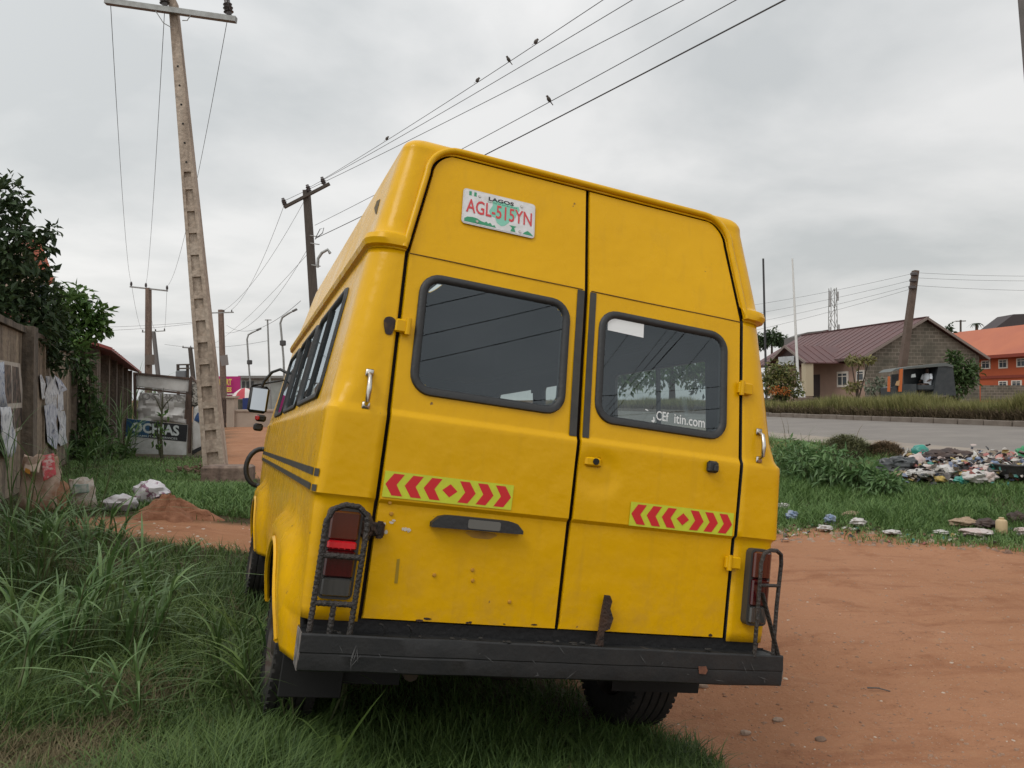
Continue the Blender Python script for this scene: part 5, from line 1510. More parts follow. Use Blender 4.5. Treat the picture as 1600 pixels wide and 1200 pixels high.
# debris by the pole foot
mb = MB()
gd = G(308, 742)
for k in range(60):
    mb.box((random.gauss(0, .25), random.gauss(0, .12), random.uniform(.02, .16)), (random.uniform(.03, .13), random.uniform(.02, .05), random.uniform(.01, .03)), Matrix.Rotation(random.uniform(0, 3), 3, (random.random() + .1, random.random(), random.random())))
o = mb.build('debris_heap', mat('dry_debris', (.20, .13, .085), .95, col2=(.09, .06, .04), nscale=9), None); o.location = gd; tag(o, 'heap of dry brown debris left of the ladder pole foot', 'debris', None, 'stuff')
def simple_pole(name, ub, vb, ut, vt, d, w0, w1, label, m, arm=None, cat='utility pole', ins=(), group=None, prism=True):
    p0, p1 = P(ub, vb, d), P(ut, vt, d)
    o = thing(name, label, cat, p0, group); org = p0
    if prism: MB().bar(p0 - org, p1 - org, w0 / F_PX * d, None, w1 / F_PX * d).build('shaft', m, o)
    else: MB().tube([p0 - org, p1 - org], [w0 / 2 / F_PX * d, w1 / 2 / F_PX * d], 10).build('shaft', m, o, 60)
    if arm:
        MB().bar(P(*arm[0], d - .1) - org, P(*arm[1], d - .1) - org, arm[2] / F_PX * d).build('crossarm', WOODP if m is WOODP else STEEL, o)
    for (u, v, s) in ins: insulator(P(u, v, d - .1), s / F_PX * d / 1.6, o, org)
    return o
simple_pole('concrete_pole', 232, 690, 232, 450, 45, 9, 6, 'slim brown concrete pole with three insulators standing left of the ladder pole', CONC_DK, ((203, 448), (262, 454.5), 2.2), ins=((205, 447, 7), (228, 449, 7), (261, 453, 7)))
o = quad_piece('meter_box', px4([(226, 554), (239, 554), (239, 570), (227, 570)], 44.7), .2, mat('box_grey', (.16, .13, .11), .8), None, (0, 1, 0)); tag(o, 'small grey box fixed on the slim brown pole', 'meter box')
simple_pole('concrete_pole', 258, 690, 240, 519, 72, 6, 4, 'leaning far pole just right of the slim brown pole', mat('pole_far', (.14, .13, .125), .9), ((222, 519), (258, 517), 1.4), ins=((223, 519, 4), (243, 518, 4), (257, 517, 4)))
simple_pole('concrete_pole', 351, 660, 345, 484, 38, 8, 6, 'brown pole with crossarm just right of the ladder pole', CONC_DK, ((330, 489), (365, 488), 1.8), ins=((350, 488, 4), (362, 488, 4)))
o = quad_piece('pole_sign', px4([(343, 556), (355, 554), (357, 570), (346, 572)], 37.6), .04, mat('board_grey', (.20, .18, .17), .8), None, (0, 1, 0)); tag(o, 'small grey plate hung on the brown pole beside the pink sign', 'plate')
simple_pole('wooden_pole', 307, 640, 297, 543, 85, 6, 4.5, 'dark far pole with crossarm peeking out left of the ladder pole', WOODP, ((285, 543), (309, 544.5), 1.4), ins=((286, 543, 3), (298, 543, 3)))
hf_ = thing('transformer_stand', 'far transformer stand of two posts and crossbeams above the signboards', 'transformer', P(285, 640, 70)); o_ = hf_.location
for u in (279, 294): MB().bar(P(u, 640, 70) - o_, P(u - 1, 569, 70) - o_, .2).build('post', WOODP, hf_)
for v in (570, 576): MB().bar(P(276, v, 69.8) - o_, P(296, v - .5, 69.8) - o_, .12).build('crossbeam', WOODP, hf_)
MB().box(P(284, 588, 70) - o_, (.9, .6, 1.0), bev=.08).build('tank', mat('tank_grey', (.12, .13, .14), .6), hf_)
# street lamps and mast beyond
def street_lamp(pts, d, label, box=None):
    o = thing('street_lamp', label, 'street lamp', P(*pts[0], d)); org = o.location
    MB().tube([P(u, v, d) - org for u, v in pts], [.09] + [.07] * (len(pts) - 2) + [.05], 8).build('post', STEEL, o, 60)
    u, v = pts[-1]; MB().bar(P(u - 1, v + .5, d) - org, P(u + 6, v - 3, d) - org, .22, .10).build('lamp_head', mat('lamp_head', (.12, .12, .12), .6), o)
    if box: MB().box(P(*box, d) - org, (.35, .3, .35), bev=.04).build('junction_box', mat('jbox', (.06, .06, .06), .7), o)
street_lamp([(395, 650), (391, 600), (388, 560), (386, 530), (388, 523), (395, 519), (402, 516)], 62, 'curved street lamp nearer the pink sign', (390, 566))
street_lamp([(446, 650), (443, 560), (440, 525), (438, 505), (441, 496), (450, 490), (458, 486)], 52, 'curved street lamp just above the minibus roof edge', (442, 536))
simple_pole('steel_mast', 424, 660, 418, 499, 60, 3.4, 2.4, 'straight grey mast with flat top between the two street lamps', STEEL, ((414, 500), (424, 500), 1.4), cat='mast', prism=False)
# pole behind the minibus, carrying the bird wires
D5 = 24.0
p2 = simple_pole('wooden_pole', 505, 690, 479, 298, D5, 14, 9, 'dark pole with slanting crossarm rising behind the minibus roof', WOODP, None, prism=True)
o_ = p2.location
MB().bar(P(444, 324, D5 - .15) - o_, P(515, 287, D5 - .15) - o_, .10, .08).build('crossarm', WOODP, p2)
for u, v in ((446, 322), (484, 301), (507, 289)): insulator(P(u, v, D5 - .15), .16, p2, o_, (-.35, 0, 1))
for v in (368, 380, 414): MB().tube([P(481 + (v - 300) * .05, v, D5 - .2) - o_, P(495 + (v - 300) * .05, v + 2, D5 - .2) - o_], .016, 6).build('band', STEEL, p2)
MB().tube([P(u, v, D5 - .25) - o_ for u, v in ((496, 418), (497, 404), (503, 395), (512, 390), (516, 396))], .045, 8).build('cable_pipe', STEEL, p2, 60)
MB().tube([P(u, v, D5 - .25) - o_ for u, v in ((493, 372), (500, 358), (506, 356), (504, 364), (492, 374))], .012, 6).build('cable_loop', WIRE, p2, 60)
def wire_via(S, u, v, drop, r, label, sag=.8, k=4.0):
    """wire from S passing over the pixel (u, v) and on to a pole behind the camera"""
    S = Vector(S); ray = P(u, v, 1.0) - CAMV
    zt = S.z - drop - CAM_H; M = CAMV + ray * (zt / ray.z)
    E = S + (M - S) * k; E.z = S.z + k * (M.z - S.z + 4 * sag * (1 / k) * (1 - 1 / k))
    pts = sagged(S, E, sag, 60); wire(pts, r, label); return pts
w1 = wire_via(P(505, 280, D5 - .15), 942, 0, .6, .006, 'overhead wire with three small birds, uppermost of the bundle')
w2 = wire_via(P(483, 293, D5 - .15), 988, 0, .6, .006, 'second overhead wire from the top, close to the wire with three birds')
w3 = wire_via(P(446, 313, D5 - .15), 1068, 0, .6, .006, 'middle overhead wire of the five crossing above the roof')
w4 = wire_via(P(492, 352, D5 - .2), 1150, 0, .5, .006, 'fourth overhead wire with a single bird above the roof')
w5 = wire_via(P(494, 372, D5 - .2), 1226, 0, .5, .0095, 'thick lowest overhead cable above the roof')
# from the pole behind the bus to the far poles
for i, (a, b, da, db, sag, lab) in enumerate([((446, 315), (362, 484), D5, 38, .5, 'thin wire from the slanting crossarm down to the brown pole, outermost'), ((484, 298), (350, 485), D5, 38, .5, 'thin wire from the slanting crossarm down to the brown pole, middle'),
        ((490, 372), (352, 520), D5, 38, .8, 'sagging service cable between dark pole and brown pole'), ((492, 384), (300, 545), D5, 85, 1.0, 'long sagging cable passing over the street lamps'), ((470, 470), (354, 508), 20, 38, .5, 'low cable ending behind the minibus side')]):
    wire(sagged(P(*a, da), P(*b, db), sag), .006, lab)
for i, (a, b, lab) in enumerate([((172, -8), (205, 441), 'left wire hanging from the ladder pole crossarm'), ((258, 2), (228, 443), 'middle wire hanging from the ladder pole crossarm'), ((358, 16), (261, 447), 'right wire hanging from the ladder pole crossarm')]):
    wire(sagged(P(*a, DP - .16), P(*b, 44.9), 1.0), .0055, lab)
    Sp = P(*a, DP - .16); wire(sagged(Sp, Sp + Vector((9 + i * .3, -34, .5)), .9), .009, lab.replace('hanging', 'running back').replace('from', 'overhead from'))
    wire(sagged(P(*b, 44.9), P((223, 243, 257)[i], 516, 71.9), .6), .008, ('left', 'middle', 'right')[i] + ' wire from the slim brown pole to the leaning far pole')
wire(sagged(P(-40, 506, 40), P(330, 501, 38), .25), .007, 'upper of two level wires crossing behind the tree and ladder pole')
wire(sagged(P(-40, 510, 40), P(330, 502, 38), .35), .007, 'lower of two level wires crossing behind the tree and ladder pole')
wire(sagged(P(257, 538, 72), P(420, 532, 60), .4), .012, 'far level wire between the leaning far pole and the mast')
# birds
BIRD = mat('bird_feather', (.05, .042, .038), .8, col2=(.10, .085, .07), nscale=20)
def bird(pts, u, label, flip=1):
    best = min(((abs(to_px(pts[i].lerp(pts[i + 1], f))[0] - u), pts[i].lerp(pts[i + 1], f), pts[i + 1] - pts[i]) for i in range(30) for f in np.linspace(0, 1, 21)), key=lambda a: a[0])
    p, d = best[1], best[2].normalized()
    o = thing('bird', label, 'bird', p, 'birds on the overhead wires'); R_ = Matrix.Rotation(math.atan2(d.x, -d.y) + (0 if flip > 0 else math.pi), 3, 'Z')
    b = MB(); rt = Matrix.Rotation(math.radians(-50), 3, 'Y')
    b.blob((0, 0, .065), (.075, .042, .045), rt, amp=.06, nu=10, nv=8); b.blob((.045, 0, .125), (.030, .027, .028), amp=.02, nu=8, nv=6)
    b.tube([(.068, 0, .125), (.092, 0, .120)], [.009, .001], 5)
    o.scale = (.72, .72, .72)
    b.v = [tuple(R_ @ Vector(v)) for v in b.v]; b.build('body', BIRD, o, 60)
    t = MB(); t.bar((-.03, 0, .03), (-.11, 0, -.045), .034, .008, .02); t.v = [tuple(R_ @ Vector(v)) for v in t.v]; t.build('tail', BIRD, o)
    l = MB(); l.tube([(.0, .012, .03), (0, .012, 0)], .003, 4); l.tube([(.0, -.012, .03), (0, -.012, 0)], .003, 4); l.v = [tuple(R_ @ Vector(v)) for v in l.v]; l.build('legs', BIRD, o)
bird(w1, 746, 'lowest of the three birds on the uppermost wire'); bird(w1, 794, 'middle one of the three birds on the uppermost wire', -1); bird(w1, 838, 'highest of the three birds on the uppermost wire')
bird(w4, 857, 'lone bird on the fourth wire above the roof', -1); bird(w1, 604, 'bird on the wire left of the roof corner')
# pole edge at the right frame border
simple_pole('concrete_pole', 1690, 1010, 1601, -60, 8.5, 34, 27, 'grey pole cut by the upper right picture edge', mat('grey_pole', (.12, .115, .11), .8, col2=(.16, .15, .15), nscale=4), prism=False)

# ------------------------------------------------------------------ far left: gate wall, parasol, pink sign
PLAST = mat('pale_plaster', (.40, .33, .27), .9, col2=(.33, .27, .22), nscale=1.2)
DW = 37.0
fw = thing('yard_wall', 'pale yard wall with thick pillar across the dirt road', 'wall', P(375, 668, DW)); o_ = fw.location
def fbox(name, u0, u1, v0, v1, d, th, m, par, org): return quad_piece(name, [p - org for p in px4([(u0, v1), (u1, v1), (u1, v0), (u0, v0)], d)], th, m, par, (0, 1, 0))
fbox('wall', 366, 560, 643, 676, DW, .25, PLAST, fw, o_); fbox('coping', 366, 560, 640, 643, DW - .05, .35, PLAST, fw, o_)
fbox('pillar', 354, 366, 622, 676, DW - .12, .5, PLAST, fw, o_); fbox('pillar_cap', 352.5, 367.5, 619, 622, DW - .18, .6, PLAST, fw, o_)
gt = thing('iron_gate', 'dark iron gate between ladder pole and pale pillar', 'gate', P(347, 670, DW)); o_ = gt.location
for u in (341, 344.5, 348, 351.5): MB().bar(P(u, 672, DW) - o_, P(u, 622, DW) - o_, .06).build('bar', FRAME, gt)
for v in (626, 645, 666): MB().bar(P(339, v, DW + .04) - o_, P(353, v, DW + .04) - o_, .06).build('rail', FRAME, gt)
um = thing('parasol', 'red and white parasol behind the pale yard wall', 'parasol', P(383, 660, 42)); o_ = um.location
UR = mat('parasol_red', (.42, .05, .07), .8); UW = mat('parasol_white', (.62, .56, .54), .8)
ct = P(383, 606, 42) - o_; R_u = 22 / F_PX * 42
for k in range(8):
    a0_, a1_ = 2 * math.pi * k / 8 + .3, 2 * math.pi * (k + 1) / 8 + .3
    mb = MB(); V = []
    for f, dz in ((.02, 0), (.35, -.06), (.7, -.26), (1, -.58)):
        for a in (a0_, (a0_ + a1_) / 2, a1_): V.append(ct + Vector((R_u * f * math.cos(a), R_u * f * math.sin(a), dz)))
    mb.add(V, [(3 * j + i, 3 * j + i + 1, 3 * j + i + 4, 3 * j + i + 3) for j in range(3) for i in range(2)]).build('canopy_panel', UR if k % 2 else UW, um, 60)
MB().tube([(0, 0, -.3), ct], .03, 8).build('pole', STEEL, um)
um2 = thing('parasol', 'pale parasol edge peeking out beside the ladder pole', 'parasol', P(340, 660, 44)); o_ = um2.location
ct = P(340, 619, 44) - o_
for k in range(8):
    mb = MB(); V = []
    for f, dz in ((.02, 0), (.5, -.12), (1, -.4)):
        for a in (2 * math.pi * k / 8, 2 * math.pi * (k + .5) / 8, 2 * math.pi * (k + 1) / 8): V.append(ct + Vector((.75 * f * math.cos(a), .75 * f * math.sin(a), dz)))
    mb.add(V, [(3 * j + i, 3 * j + i + 1, 3 * j + i + 4, 3 * j + i + 3) for j in range(2) for i in range(2)]).build('canopy_panel', UW, um2, 60)
MB().tube([(0, 0, -.3), ct], .03, 8).build('pole', STEEL, um2)
tb = fbox('blue_drum_stack', 379, 392, 622, 642, 40, .8, mat('blue_tarp', (.02, .04, .16), .6), None, Vector((0, 0, 0))); tag(tb, 'blue tarpaulin covered stall below the red and white parasol', 'stall')
dk = fbox('dark_stall', 366, 379, 624, 642, 40.5, .8, mat('stall_dark', (.05, .055, .04), .8, col2=(.12, .11, .08), nscale=5), None, Vector((0, 0, 0))); tag(dk, 'dark market stall under the red and white parasol', 'stall')
pk = thing('pink_signboard', 'pink signboard with yellow letters behind the parasols', 'sign', P(352, 660, 60)); o_ = pk.location
fbox('board', 318, 375, 588, 622, 60, .15, mat('pink_sheet', (.42, .02, .16), .5), pk, o_)
text_on('M  RT', [p - o_ for p in px4([(343, 602), (362, 602), (362, 592), (343, 592)], 59.8)], mat('yellow_letter', (.62, .50, .10), .6), pk, .04, 'sign_lettering', 0, (0, 1, 0, 1))
text_on('STORES', [p - o_ for p in px4([(334, 612.5), (362, 612.5), (362, 605), (334, 605)], 59.8)], MATS['yellow_letter'], pk, .04, 'sign_lettering', 0, (0, 1, 0, 1))
fbox('white_line', 342, 370, 615, 617, 59.85, .04, UW, pk, o_)
for u in (320, 373): MB().bar(P(u, 660, 60.2) - o_, P(u, 590, 60.2) - o_, .12).build('post', STEEL, pk)
bb = thing('grey_shed', 'pale grey shed right of the pink signboard', 'shed', P(385, 660, 64)); o_ = bb.location
fbox('wall', 374, 440, 590, 660, 64, 4, mat('shed_sheet', (.34, .36, .34), .7, col2=(.26, .28, .26), nscale=1.5), bb, o_)
fbox('roof', 372, 442, 587, 591, 63.6, 5, mat('shed_roof', (.20, .20, .19), .7), bb, o_)
for u in (378, 385, 392): fbox('window', u, u + 4, 596, 606, 63.95, .05, mat('shed_window', (.05, .06, .06), .4), bb, o_)
# far row of trees and low houses closing the view behind the minibus and to the left
def far_tree(u, vtop, d, rpx, label, m=LEAF_DK, n=260, size=.6, vb=632):
    t = thing('far_tree', label, 'tree', P(u, vb, d), 'trees on the skyline'); org = t.location
    h = (vb - vtop)
    leaf_cloud('crown', [px_blob(u, vtop + rpx * .7, rpx, d, n), px_blob(u - rpx * .7, vtop + rpx * 1.2, rpx * .75, d, n // 2), px_blob(u + rpx * .8, vtop + rpx * 1.1, rpx * .7, d + 1, n // 2)], size, m, t, org=org)
    MB().tube([(0, 0, -.5), P(u, vtop + rpx, d) - org], [.35, .15], 7).build('trunk', BARK, t)
far_tree(1206, 518, 130, 12, 'dark tree on the skyline right beside the bus drip rail', n=500, size=.55)
far_tree(1180, 522, 130, 14, 'dark tree on the skyline just behind the bus corner', n=400, size=.55)
far_tree(1225, 526, 135, 8, 'small dark tree peeking over the porch roof', n=260, size=.5)
far_tree(950, 540, 62, 40, 'dark tree across the road seen through the bus windows, left one', m=LEAF_LT, n=700, size=.5)
far_tree(1050, 530, 66, 42, 'dark tree across the road seen through the bus windows, middle one', m=LEAF_LT, n=700, size=.5)
far_tree(1130, 545, 70, 36, 'dark tree across the road hidden right behind the bus corner', n=600, size=.5)

# ------------------------------------------------------------------ right: median hedge
def band_pts(n, q0, q1, l0, l1):
    q = q0 + (q1 - q0) * rng.random(n); l = (1 / l0 + rng.random(n) * (1 / l1 - 1 / l0)) ** -1
    return np.stack([RR.x * q + RF.x * l, RR.y * q + RF.y * l, np.full(n, 1.08)], 1), l
HEDGE_G = mat('hedge_green', (.115, .125, .042), .6, col2=(.27, .25, .10), attr=True, trans=.2, spec=.2)
HEDGE_B = mat('hedge_brown', (.085, .070, .042), .8, col2=(.19, .145, .095), attr=True, trans=.15, spec=.1)
pp, l = band_pts(52000, 17.75, 19.6, 12, 75)
hv = .45 + .45 * vnoise(l, pp[:, 0], .55, 3) + .15 * vnoise(l, pp[:, 0], 2.1, 4)
o = blades('hedge_grass', pp, hv * (.7 + .35 * rng.random(len(pp))), .1 + .35 * rng.random(len(pp)), np.full(len(pp), .03), HEDGE_G, 2); o['kind'] = 'stuff'; o['label'] = 'yellow green overgrown hedge on the road median'
pp, l = band_pts(22000, 17.62, 18.1, 12, 75)
o = blades('hedge_undergrowth', pp, .18 + .38 * rng.random(len(pp)), .3 + .9 * rng.random(len(pp)), np.full(len(pp), .03), HEDGE_B, 2); o['kind'] = 'stuff'; o['label'] = 'brown dry undergrowth along the front of the median hedge'

# ------------------------------------------------------------------ right: block house with porch
GROUND_R = .99
HD = 52.0
H0 = P(1355, 600, HD); H0.z = GROUND_R
HW, HL = 8.5, 12.3
hz_e, hz_a = 4.66, 7.05
bh = thing('block_house', 'bare block gable house with brown roof and pillared porch across the road', 'house', H0)
org = H0
def HP(a, l, z): return RR * a + RF * l + Vector((0, 0, z - GROUND_R))
PINKW = mat('pinkish_render', (.34, .23, .18), .9, col2=(.29, .20, .155), nscale=1.0)
def block_mat():
    m = bpy.data.materials.new('bare_blocks'); m.use_nodes = True
    nt = m.node_tree; b = nt.nodes['Principled BSDF']; N = nt.nodes.new; K = nt.links.new
    tc = N('ShaderNodeTexCoord'); mp = N('ShaderNodeMapping'); mp.inputs['Rotation'].default_value = (math.radians(90), 0, 0); K(tc.outputs['Object'], mp.inputs['Vector'])
    br = N('ShaderNodeTexBrick'); br.inputs['Scale'].default_value = 1.0; br.inputs['Brick Width'].default_value = .46; br.inputs['Row Height'].default_value = .24; br.inputs['Mortar Size'].default_value = .018
    br.inputs['Color1'].default_value = (.17, .145, .115, 1); br.inputs['Color2'].default_value = (.11, .095, .075, 1); br.inputs['Mortar'].default_value = (.25, .22, .18, 1)
    K(mp.outputs[0], br.inputs['Vector'])
    n = N('ShaderNodeTexNoise'); n.inputs['Scale'].default_value = .8; n.inputs['Detail'].default_value = 6; K(tc.outputs['Object'], n.inputs['Vector'])
    r = N('ShaderNodeMapRange'); r.inputs[1].default_value = .42; r.inputs[2].default_value = .65; r.inputs[4].default_value = .65; K(n.outputs['Fac'], r.inputs[0])
    mx = N('ShaderNodeMix'); mx.data_type = 'RGBA'; mx.inputs[7].default_value = (.055, .055, .040, 1); K(r.outputs[0], mx.inputs[0]); K(br.outputs['Color'], mx.inputs[6]); K(mx.outputs[2], b.inputs['Base Color'])
    b.inputs['Roughness'].default_value = .95
    return m
BLK = block_mat()
BRROOF = mat('brown_roof_sheet', (.115, .052, .050), .55, col2=(.095, .047, .047), nscale=.7)
# near gable wall: each course of blocks is a part
gw = MB(); gw.prism([HP(0, 0, GROUND_R - .5), HP(HW, 0, GROUND_R - .5), HP(HW, 0, hz_e), HP(HW / 2, 0, hz_a), HP(0, 0, hz_e)], RF * .25).build('gable_wall', BLK, bh, 0)
MB().prism([HP(0, .25, GROUND_R - .5), HP(.25, .25, GROUND_R - .5), HP(.25, HL, GROUND_R - .5), HP(0, HL, GROUND_R - .5)], (0, 0, hz_e - GROUND_R + .5)).build('long_wall', PINKW, bh, 0)
MB().prism([HP(HW - .25, .25, GROUND_R - .5), HP(HW, .25, GROUND_R - .5), HP(HW, HL, GROUND_R - .5), HP(HW - .25, HL, GROUND_R - .5)], (0, 0, hz_e - GROUND_R + .5)).build('long_wall', PINKW, bh, 0)
def slope_sheet(a0, z0, a1, z1, l0, l1, name, m, th=.06):
    n = Vector((0, 0, -th))
    return MB().prism([HP(a0, l0, z0), HP(a1, l0, z1), HP(a1, l1, z1), HP(a0, l1, z0)], n).build(name, m, bh, 0)
ov = .5; k_ = (hz_a - hz_e) / (HW / 2)
rs1 = slope_sheet(-ov, hz_e - k_ * ov + .12, HW / 2, hz_a + .12, -.35, HL + 2.5, 'roof_slope', BRROOF)
slope_sheet(HW + ov, hz_e - k_ * ov + .12, HW / 2 + .01, hz_a + .12, -.35, HL + .4, 'roof_slope', BRROOF)
MB().bar(HP(HW / 2, -.38, hz_a + .14), HP(HW / 2, HL + 2.5, hz_a + .14), .25, .06).build('ridge_cap', BRROOF, bh)
for s0, s1 in ((-ov, HW / 2), (HW + ov, HW / 2)):
    MB().bar(HP(s0, -.37, hz_e - k_ * ov + .06), HP(s1, -.37, hz_a + .06), .05, .16).build('barge_board', mat('barge', (.20, .16, .14), .8), bh)
for k in range(18):
    l = -.2 + k * .82
    MB().bar(HP(-ov, l, hz_e - k_ * ov + .135), HP(HW / 2, l, hz_a + .135), .05, .03).build('roof_rib', BRROOF, bh)
MB().bar(HP(-ov - .02, -.35, hz_e - k_ * ov + .02), HP(-ov - .02, HL + 1, hz_e - k_ * ov + .02), .05, .2).build('fascia', mat('fascia', (.09, .055, .05), .7), bh)
# openings on the long wall facing the road (seen from the left)
WFRAME = mat('white_frame', (.60, .56, .50), .7); WPANE = mat('dark_pane', (.05, .06, .07), .15)
def on_long(u, v): p = ray_plane(u, v, H0 - RR * .01, RR); return (p - H0)
def opening(u0, u1, v0, v1, name):
    a, b = on_long(u0, v1), on_long(u1, v0); l0, l1 = sorted((a.dot(RF), b.dot(RF))); z0, z1 = a.z, b.z
    if name == 'door':
        return MB().prism([RR * -.02 + RF * l0 + Vector((0, 0, -.3)), RR * -.02 + RF * l1 + Vector((0, 0, -.3)), RR * -.02 + RF * l1 + Vector((0, 0, z1)), RR * -.02 + RF * l0 + Vector((0, 0, z1))], RR * .01).build('door', mat('dark_door', (.035, .020, .018), .7), bh, 0)
    w = MB().prism([RR * -.08 + RF * l0 + Vector((0, 0, z0)), RR * -.08 + RF * l1 + Vector((0, 0, z0)), RR * -.08 + RF * l1 + Vector((0, 0, z1)), RR * -.08 + RF * l0 + Vector((0, 0, z1))], RR * .07).build('window', WFRAME, bh, 0)
    n = 2 if (u1 - u0) > 12 else 1; ins = (l1 - l0) * .12; zs_ = (z1 - z0) * .14
    for i in range(n):
        la = l0 + ins + (l1 - l0 - 2 * ins) * i / n + .05 * (i > 0); lb_ = l0 + ins + (l1 - l0 - 2 * ins) * (i + 1) / n - .05 * (i < n - 1)
        for za, zb in ((z0 + zs_, z0 + (z1 - z0) * .66), (z0 + (z1 - z0) * .72, z1 - zs_)):
            MB().prism([RR * -.09 + RF * la + Vector((0, 0, za)), RR * -.09 + RF * lb_ + Vector((0, 0, za)), RR * -.09 + RF * lb_ + Vector((0, 0, zb)), RR * -.09 + RF * la + Vector((0, 0, zb))], RR * .008).build('pane', WPANE, w, 0)
opening(1309, 1326, 580, 605, 'window'); opening(1339, 1351, 578, 596, 'window'); opening(1270, 1281, 585, 613, 'door')
# porch: gabled canopy reaching towards the road on two columns
pq = 3.0
pc = ray_plane(1226, 540, H0 - RR * pq, RR) - H0
pl_c, pz = pc.dot(RF), pc.z
pe = ray_plane(1259, 566, H0 - RR * pq, RR) - H0; ph_ = abs(pl_c - pe.dot(RF)); pze = pe.z
for sgn in (-1, 1):
    MB().prism([RR * (-pq) + RF * pl_c + Vector((0, 0, pz)), RR * (-pq) + RF * (pl_c + sgn * ph_) + Vector((0, 0, pze)), RR * .6 + RF * (pl_c + sgn * ph_) + Vector((0, 0, pze)), RR * (2.6) + RF * pl_c + Vector((0, 0, pz))], (0, 0, -.07)).build('porch_roof', BRROOF, bh, 0)
    for k in range(5): 
        f = (k + .5) / 5
        MB().bar(RR * (-pq + (3.0) * f) + RF * pl_c + Vector((0, 0, pz + .015)), RR * (-pq + 3.0 * f) + RF * (pl_c + sgn * ph_) + Vector((0, 0, pze + .015)), .05, .03).build('roof_rib', BRROOF, bh)
    MB().bar(RR * (-pq - .02) + RF * pl_c + Vector((0, 0, pz - .05)), RR * (-pq - .02) + RF * (pl_c + sgn * ph_) + Vector((0, 0, pze - .05)), .05, .16).build('barge_board', MATS['barge'], bh)
MB().prism([RR * (-pq + .3) + RF * (pl_c - ph_ * .9) + Vector((0, 0, pze - .1)), RR * (-pq + .3) + RF * (pl_c + ph_ * .9) + Vector((0, 0, pze - .1)), RR * (-pq + .3) + RF * pl_c + Vector((0, 0, pz - .2))], RR * .05).build('porch_gable', mat('gable_dark', (.06, .035, .033), .8), bh, 0)
COLM = mat('cream_column', (.42, .36, .25), .8)
for sgn in (-1, 1):
    c = RR * (-pq + .35) + RF * (pl_c + sgn * ph_ * .86)
    MB().box(c + Vector((0, 0, (pze + .9) / 2)), (.55, .55, pze - .9 - .1), Matrix.Rotation(math.atan2(RR.y, RR.x), 3, 'Z')).build('porch_column', COLM, bh)
    MB().box(c + Vector((0, 0, .2)), (.95, .95, 1.3), Matrix.Rotation(math.atan2(RR.y, RR.x), 3, 'Z'), bev=.04).build('column_base', mat('column_base', (.12, .085, .07), .8), bh)
wb = quad_piece('notice_board', [ray_plane(u, v, H0 - RR * (pq + .12), RR) for u, v in ((1217, 571), (1241, 570), (1241, 556), (1217, 558))], .05, mat('pale_board', (.42, .44, .45), .8, col2=(.33, .34, .35), nscale=3), None)
tag(wb, 'pale notice board under the porch gable', 'notice board')

# orange two storey building
OQ = Vector((51.6, 88, 0)); 
ob = thing('orange_building', 'two storey orange building with wide orange roof at the right edge', 'building', Vector((51.6, 88, GROUND_R)))
org = ob.location
def OP(u, v, o=0.0): return ray_plane(u, v, OQ - RR * o, RR) - org
ORANGE = mat('orange_wall', (.40, .085, .030), .85, col2=(.34, .075, .028), nscale=.6)
ORANGE_D = mat('orange_band', (.20, .038, .022), .85); OROOF = mat('orange_metal_roof', (.42, .125, .055), .6, col2=(.36, .10, .05), nscale=.25)
ze = OP(1560, 555).z
l0_, l1_ = -32.0, 22.0
def OF(a, l, z): return RR * a + RF * l + Vector((0, 0, z))
MB().prism([OF(0, l0_, -.5), OF(0, l1_, -.5), OF(0, l1_, ze), OF(0, l0_, ze)], RR * 9).build('wall', ORANGE, ob, 0)
zb_ = OP(1560, 589).z
MB().prism([OF(-.12, l0_, zb_ - .15), OF(-.12, l1_, zb_ - .15), OF(-.12, l1_, zb_ + .15), OF(-.12, l0_, zb_ + .15)], RR * .11).build('string_course', ORANGE_D, ob, 0)
MB().prism([OF(-.9, l0_, ze), OF(-.9, l1_, ze), OF(4.6, l1_ - 3.0, ze + 3.5), OF(4.6, l0_ - 3, ze + 3.5)], (0, 0, -.1)).build('roof_slope', OROOF, ob, 0)
MB().prism([OF(-.9, l1_, ze), OF(9.9, l1_, ze), OF(4.6, l1_ - 3.0, ze + 3.5)], (0, 0, -.1)).build('roof_hip', OROOF, ob, 0)
MB().prism([OF(-.93, l0_, ze - .35), OF(-.93, l1_, ze - .35), OF(-.93, l1_, ze), OF(-.93, l0_, ze)], RR * .06).build('fascia', ORANGE_D, ob, 0)
def owin(u0, u1, v0, v1):
    a, b = OP(u0, v1, .08), OP(u1, v0, .08); l0, l1 = a.dot(RF), b.dot(RF); z0, z1 = a.z, b.z
    w = MB().prism([OF(-.08, l0, z0), OF(-.08, l1, z0), OF(-.08, l1, z1), OF(-.08, l0, z1)], RR * .07).build('window', WFRAME, ob, 0)
    dl, dz = (l1 - l0), (z1 - z0)
    for i in range(2):
        for za, zb in ((.13, .66), (.72, .88)):
            la, lb_ = l0 + dl * (.13 + .40 * i), l0 + dl * (.47 + .40 * i)
            MB().prism([OF(-.10, la, z0 + dz * za), OF(-.10, lb_, z0 + dz * za), OF(-.10, lb_, z0 + dz * zb), OF(-.10, la, z0 + dz * zb)], RR * .01).build('pane', WPANE, w, 0)
for (u0, u1, v0, v1) in ((1533, 1547, 563, 577), (1560, 1574, 561, 576), (1588, 1603, 559, 574), (1560, 1574, 595, 607), (1580, 1596, 594, 607)): owin(u0, u1, v0, v1)
yw = thing('low_block_wall', 'low grey block wall in front of the orange building', 'wall', P(1570, 622, 70)); o_ = yw.location
fbox('wall', 1535, 1640, 602, 626, 70, .25, BLK, yw, o_)
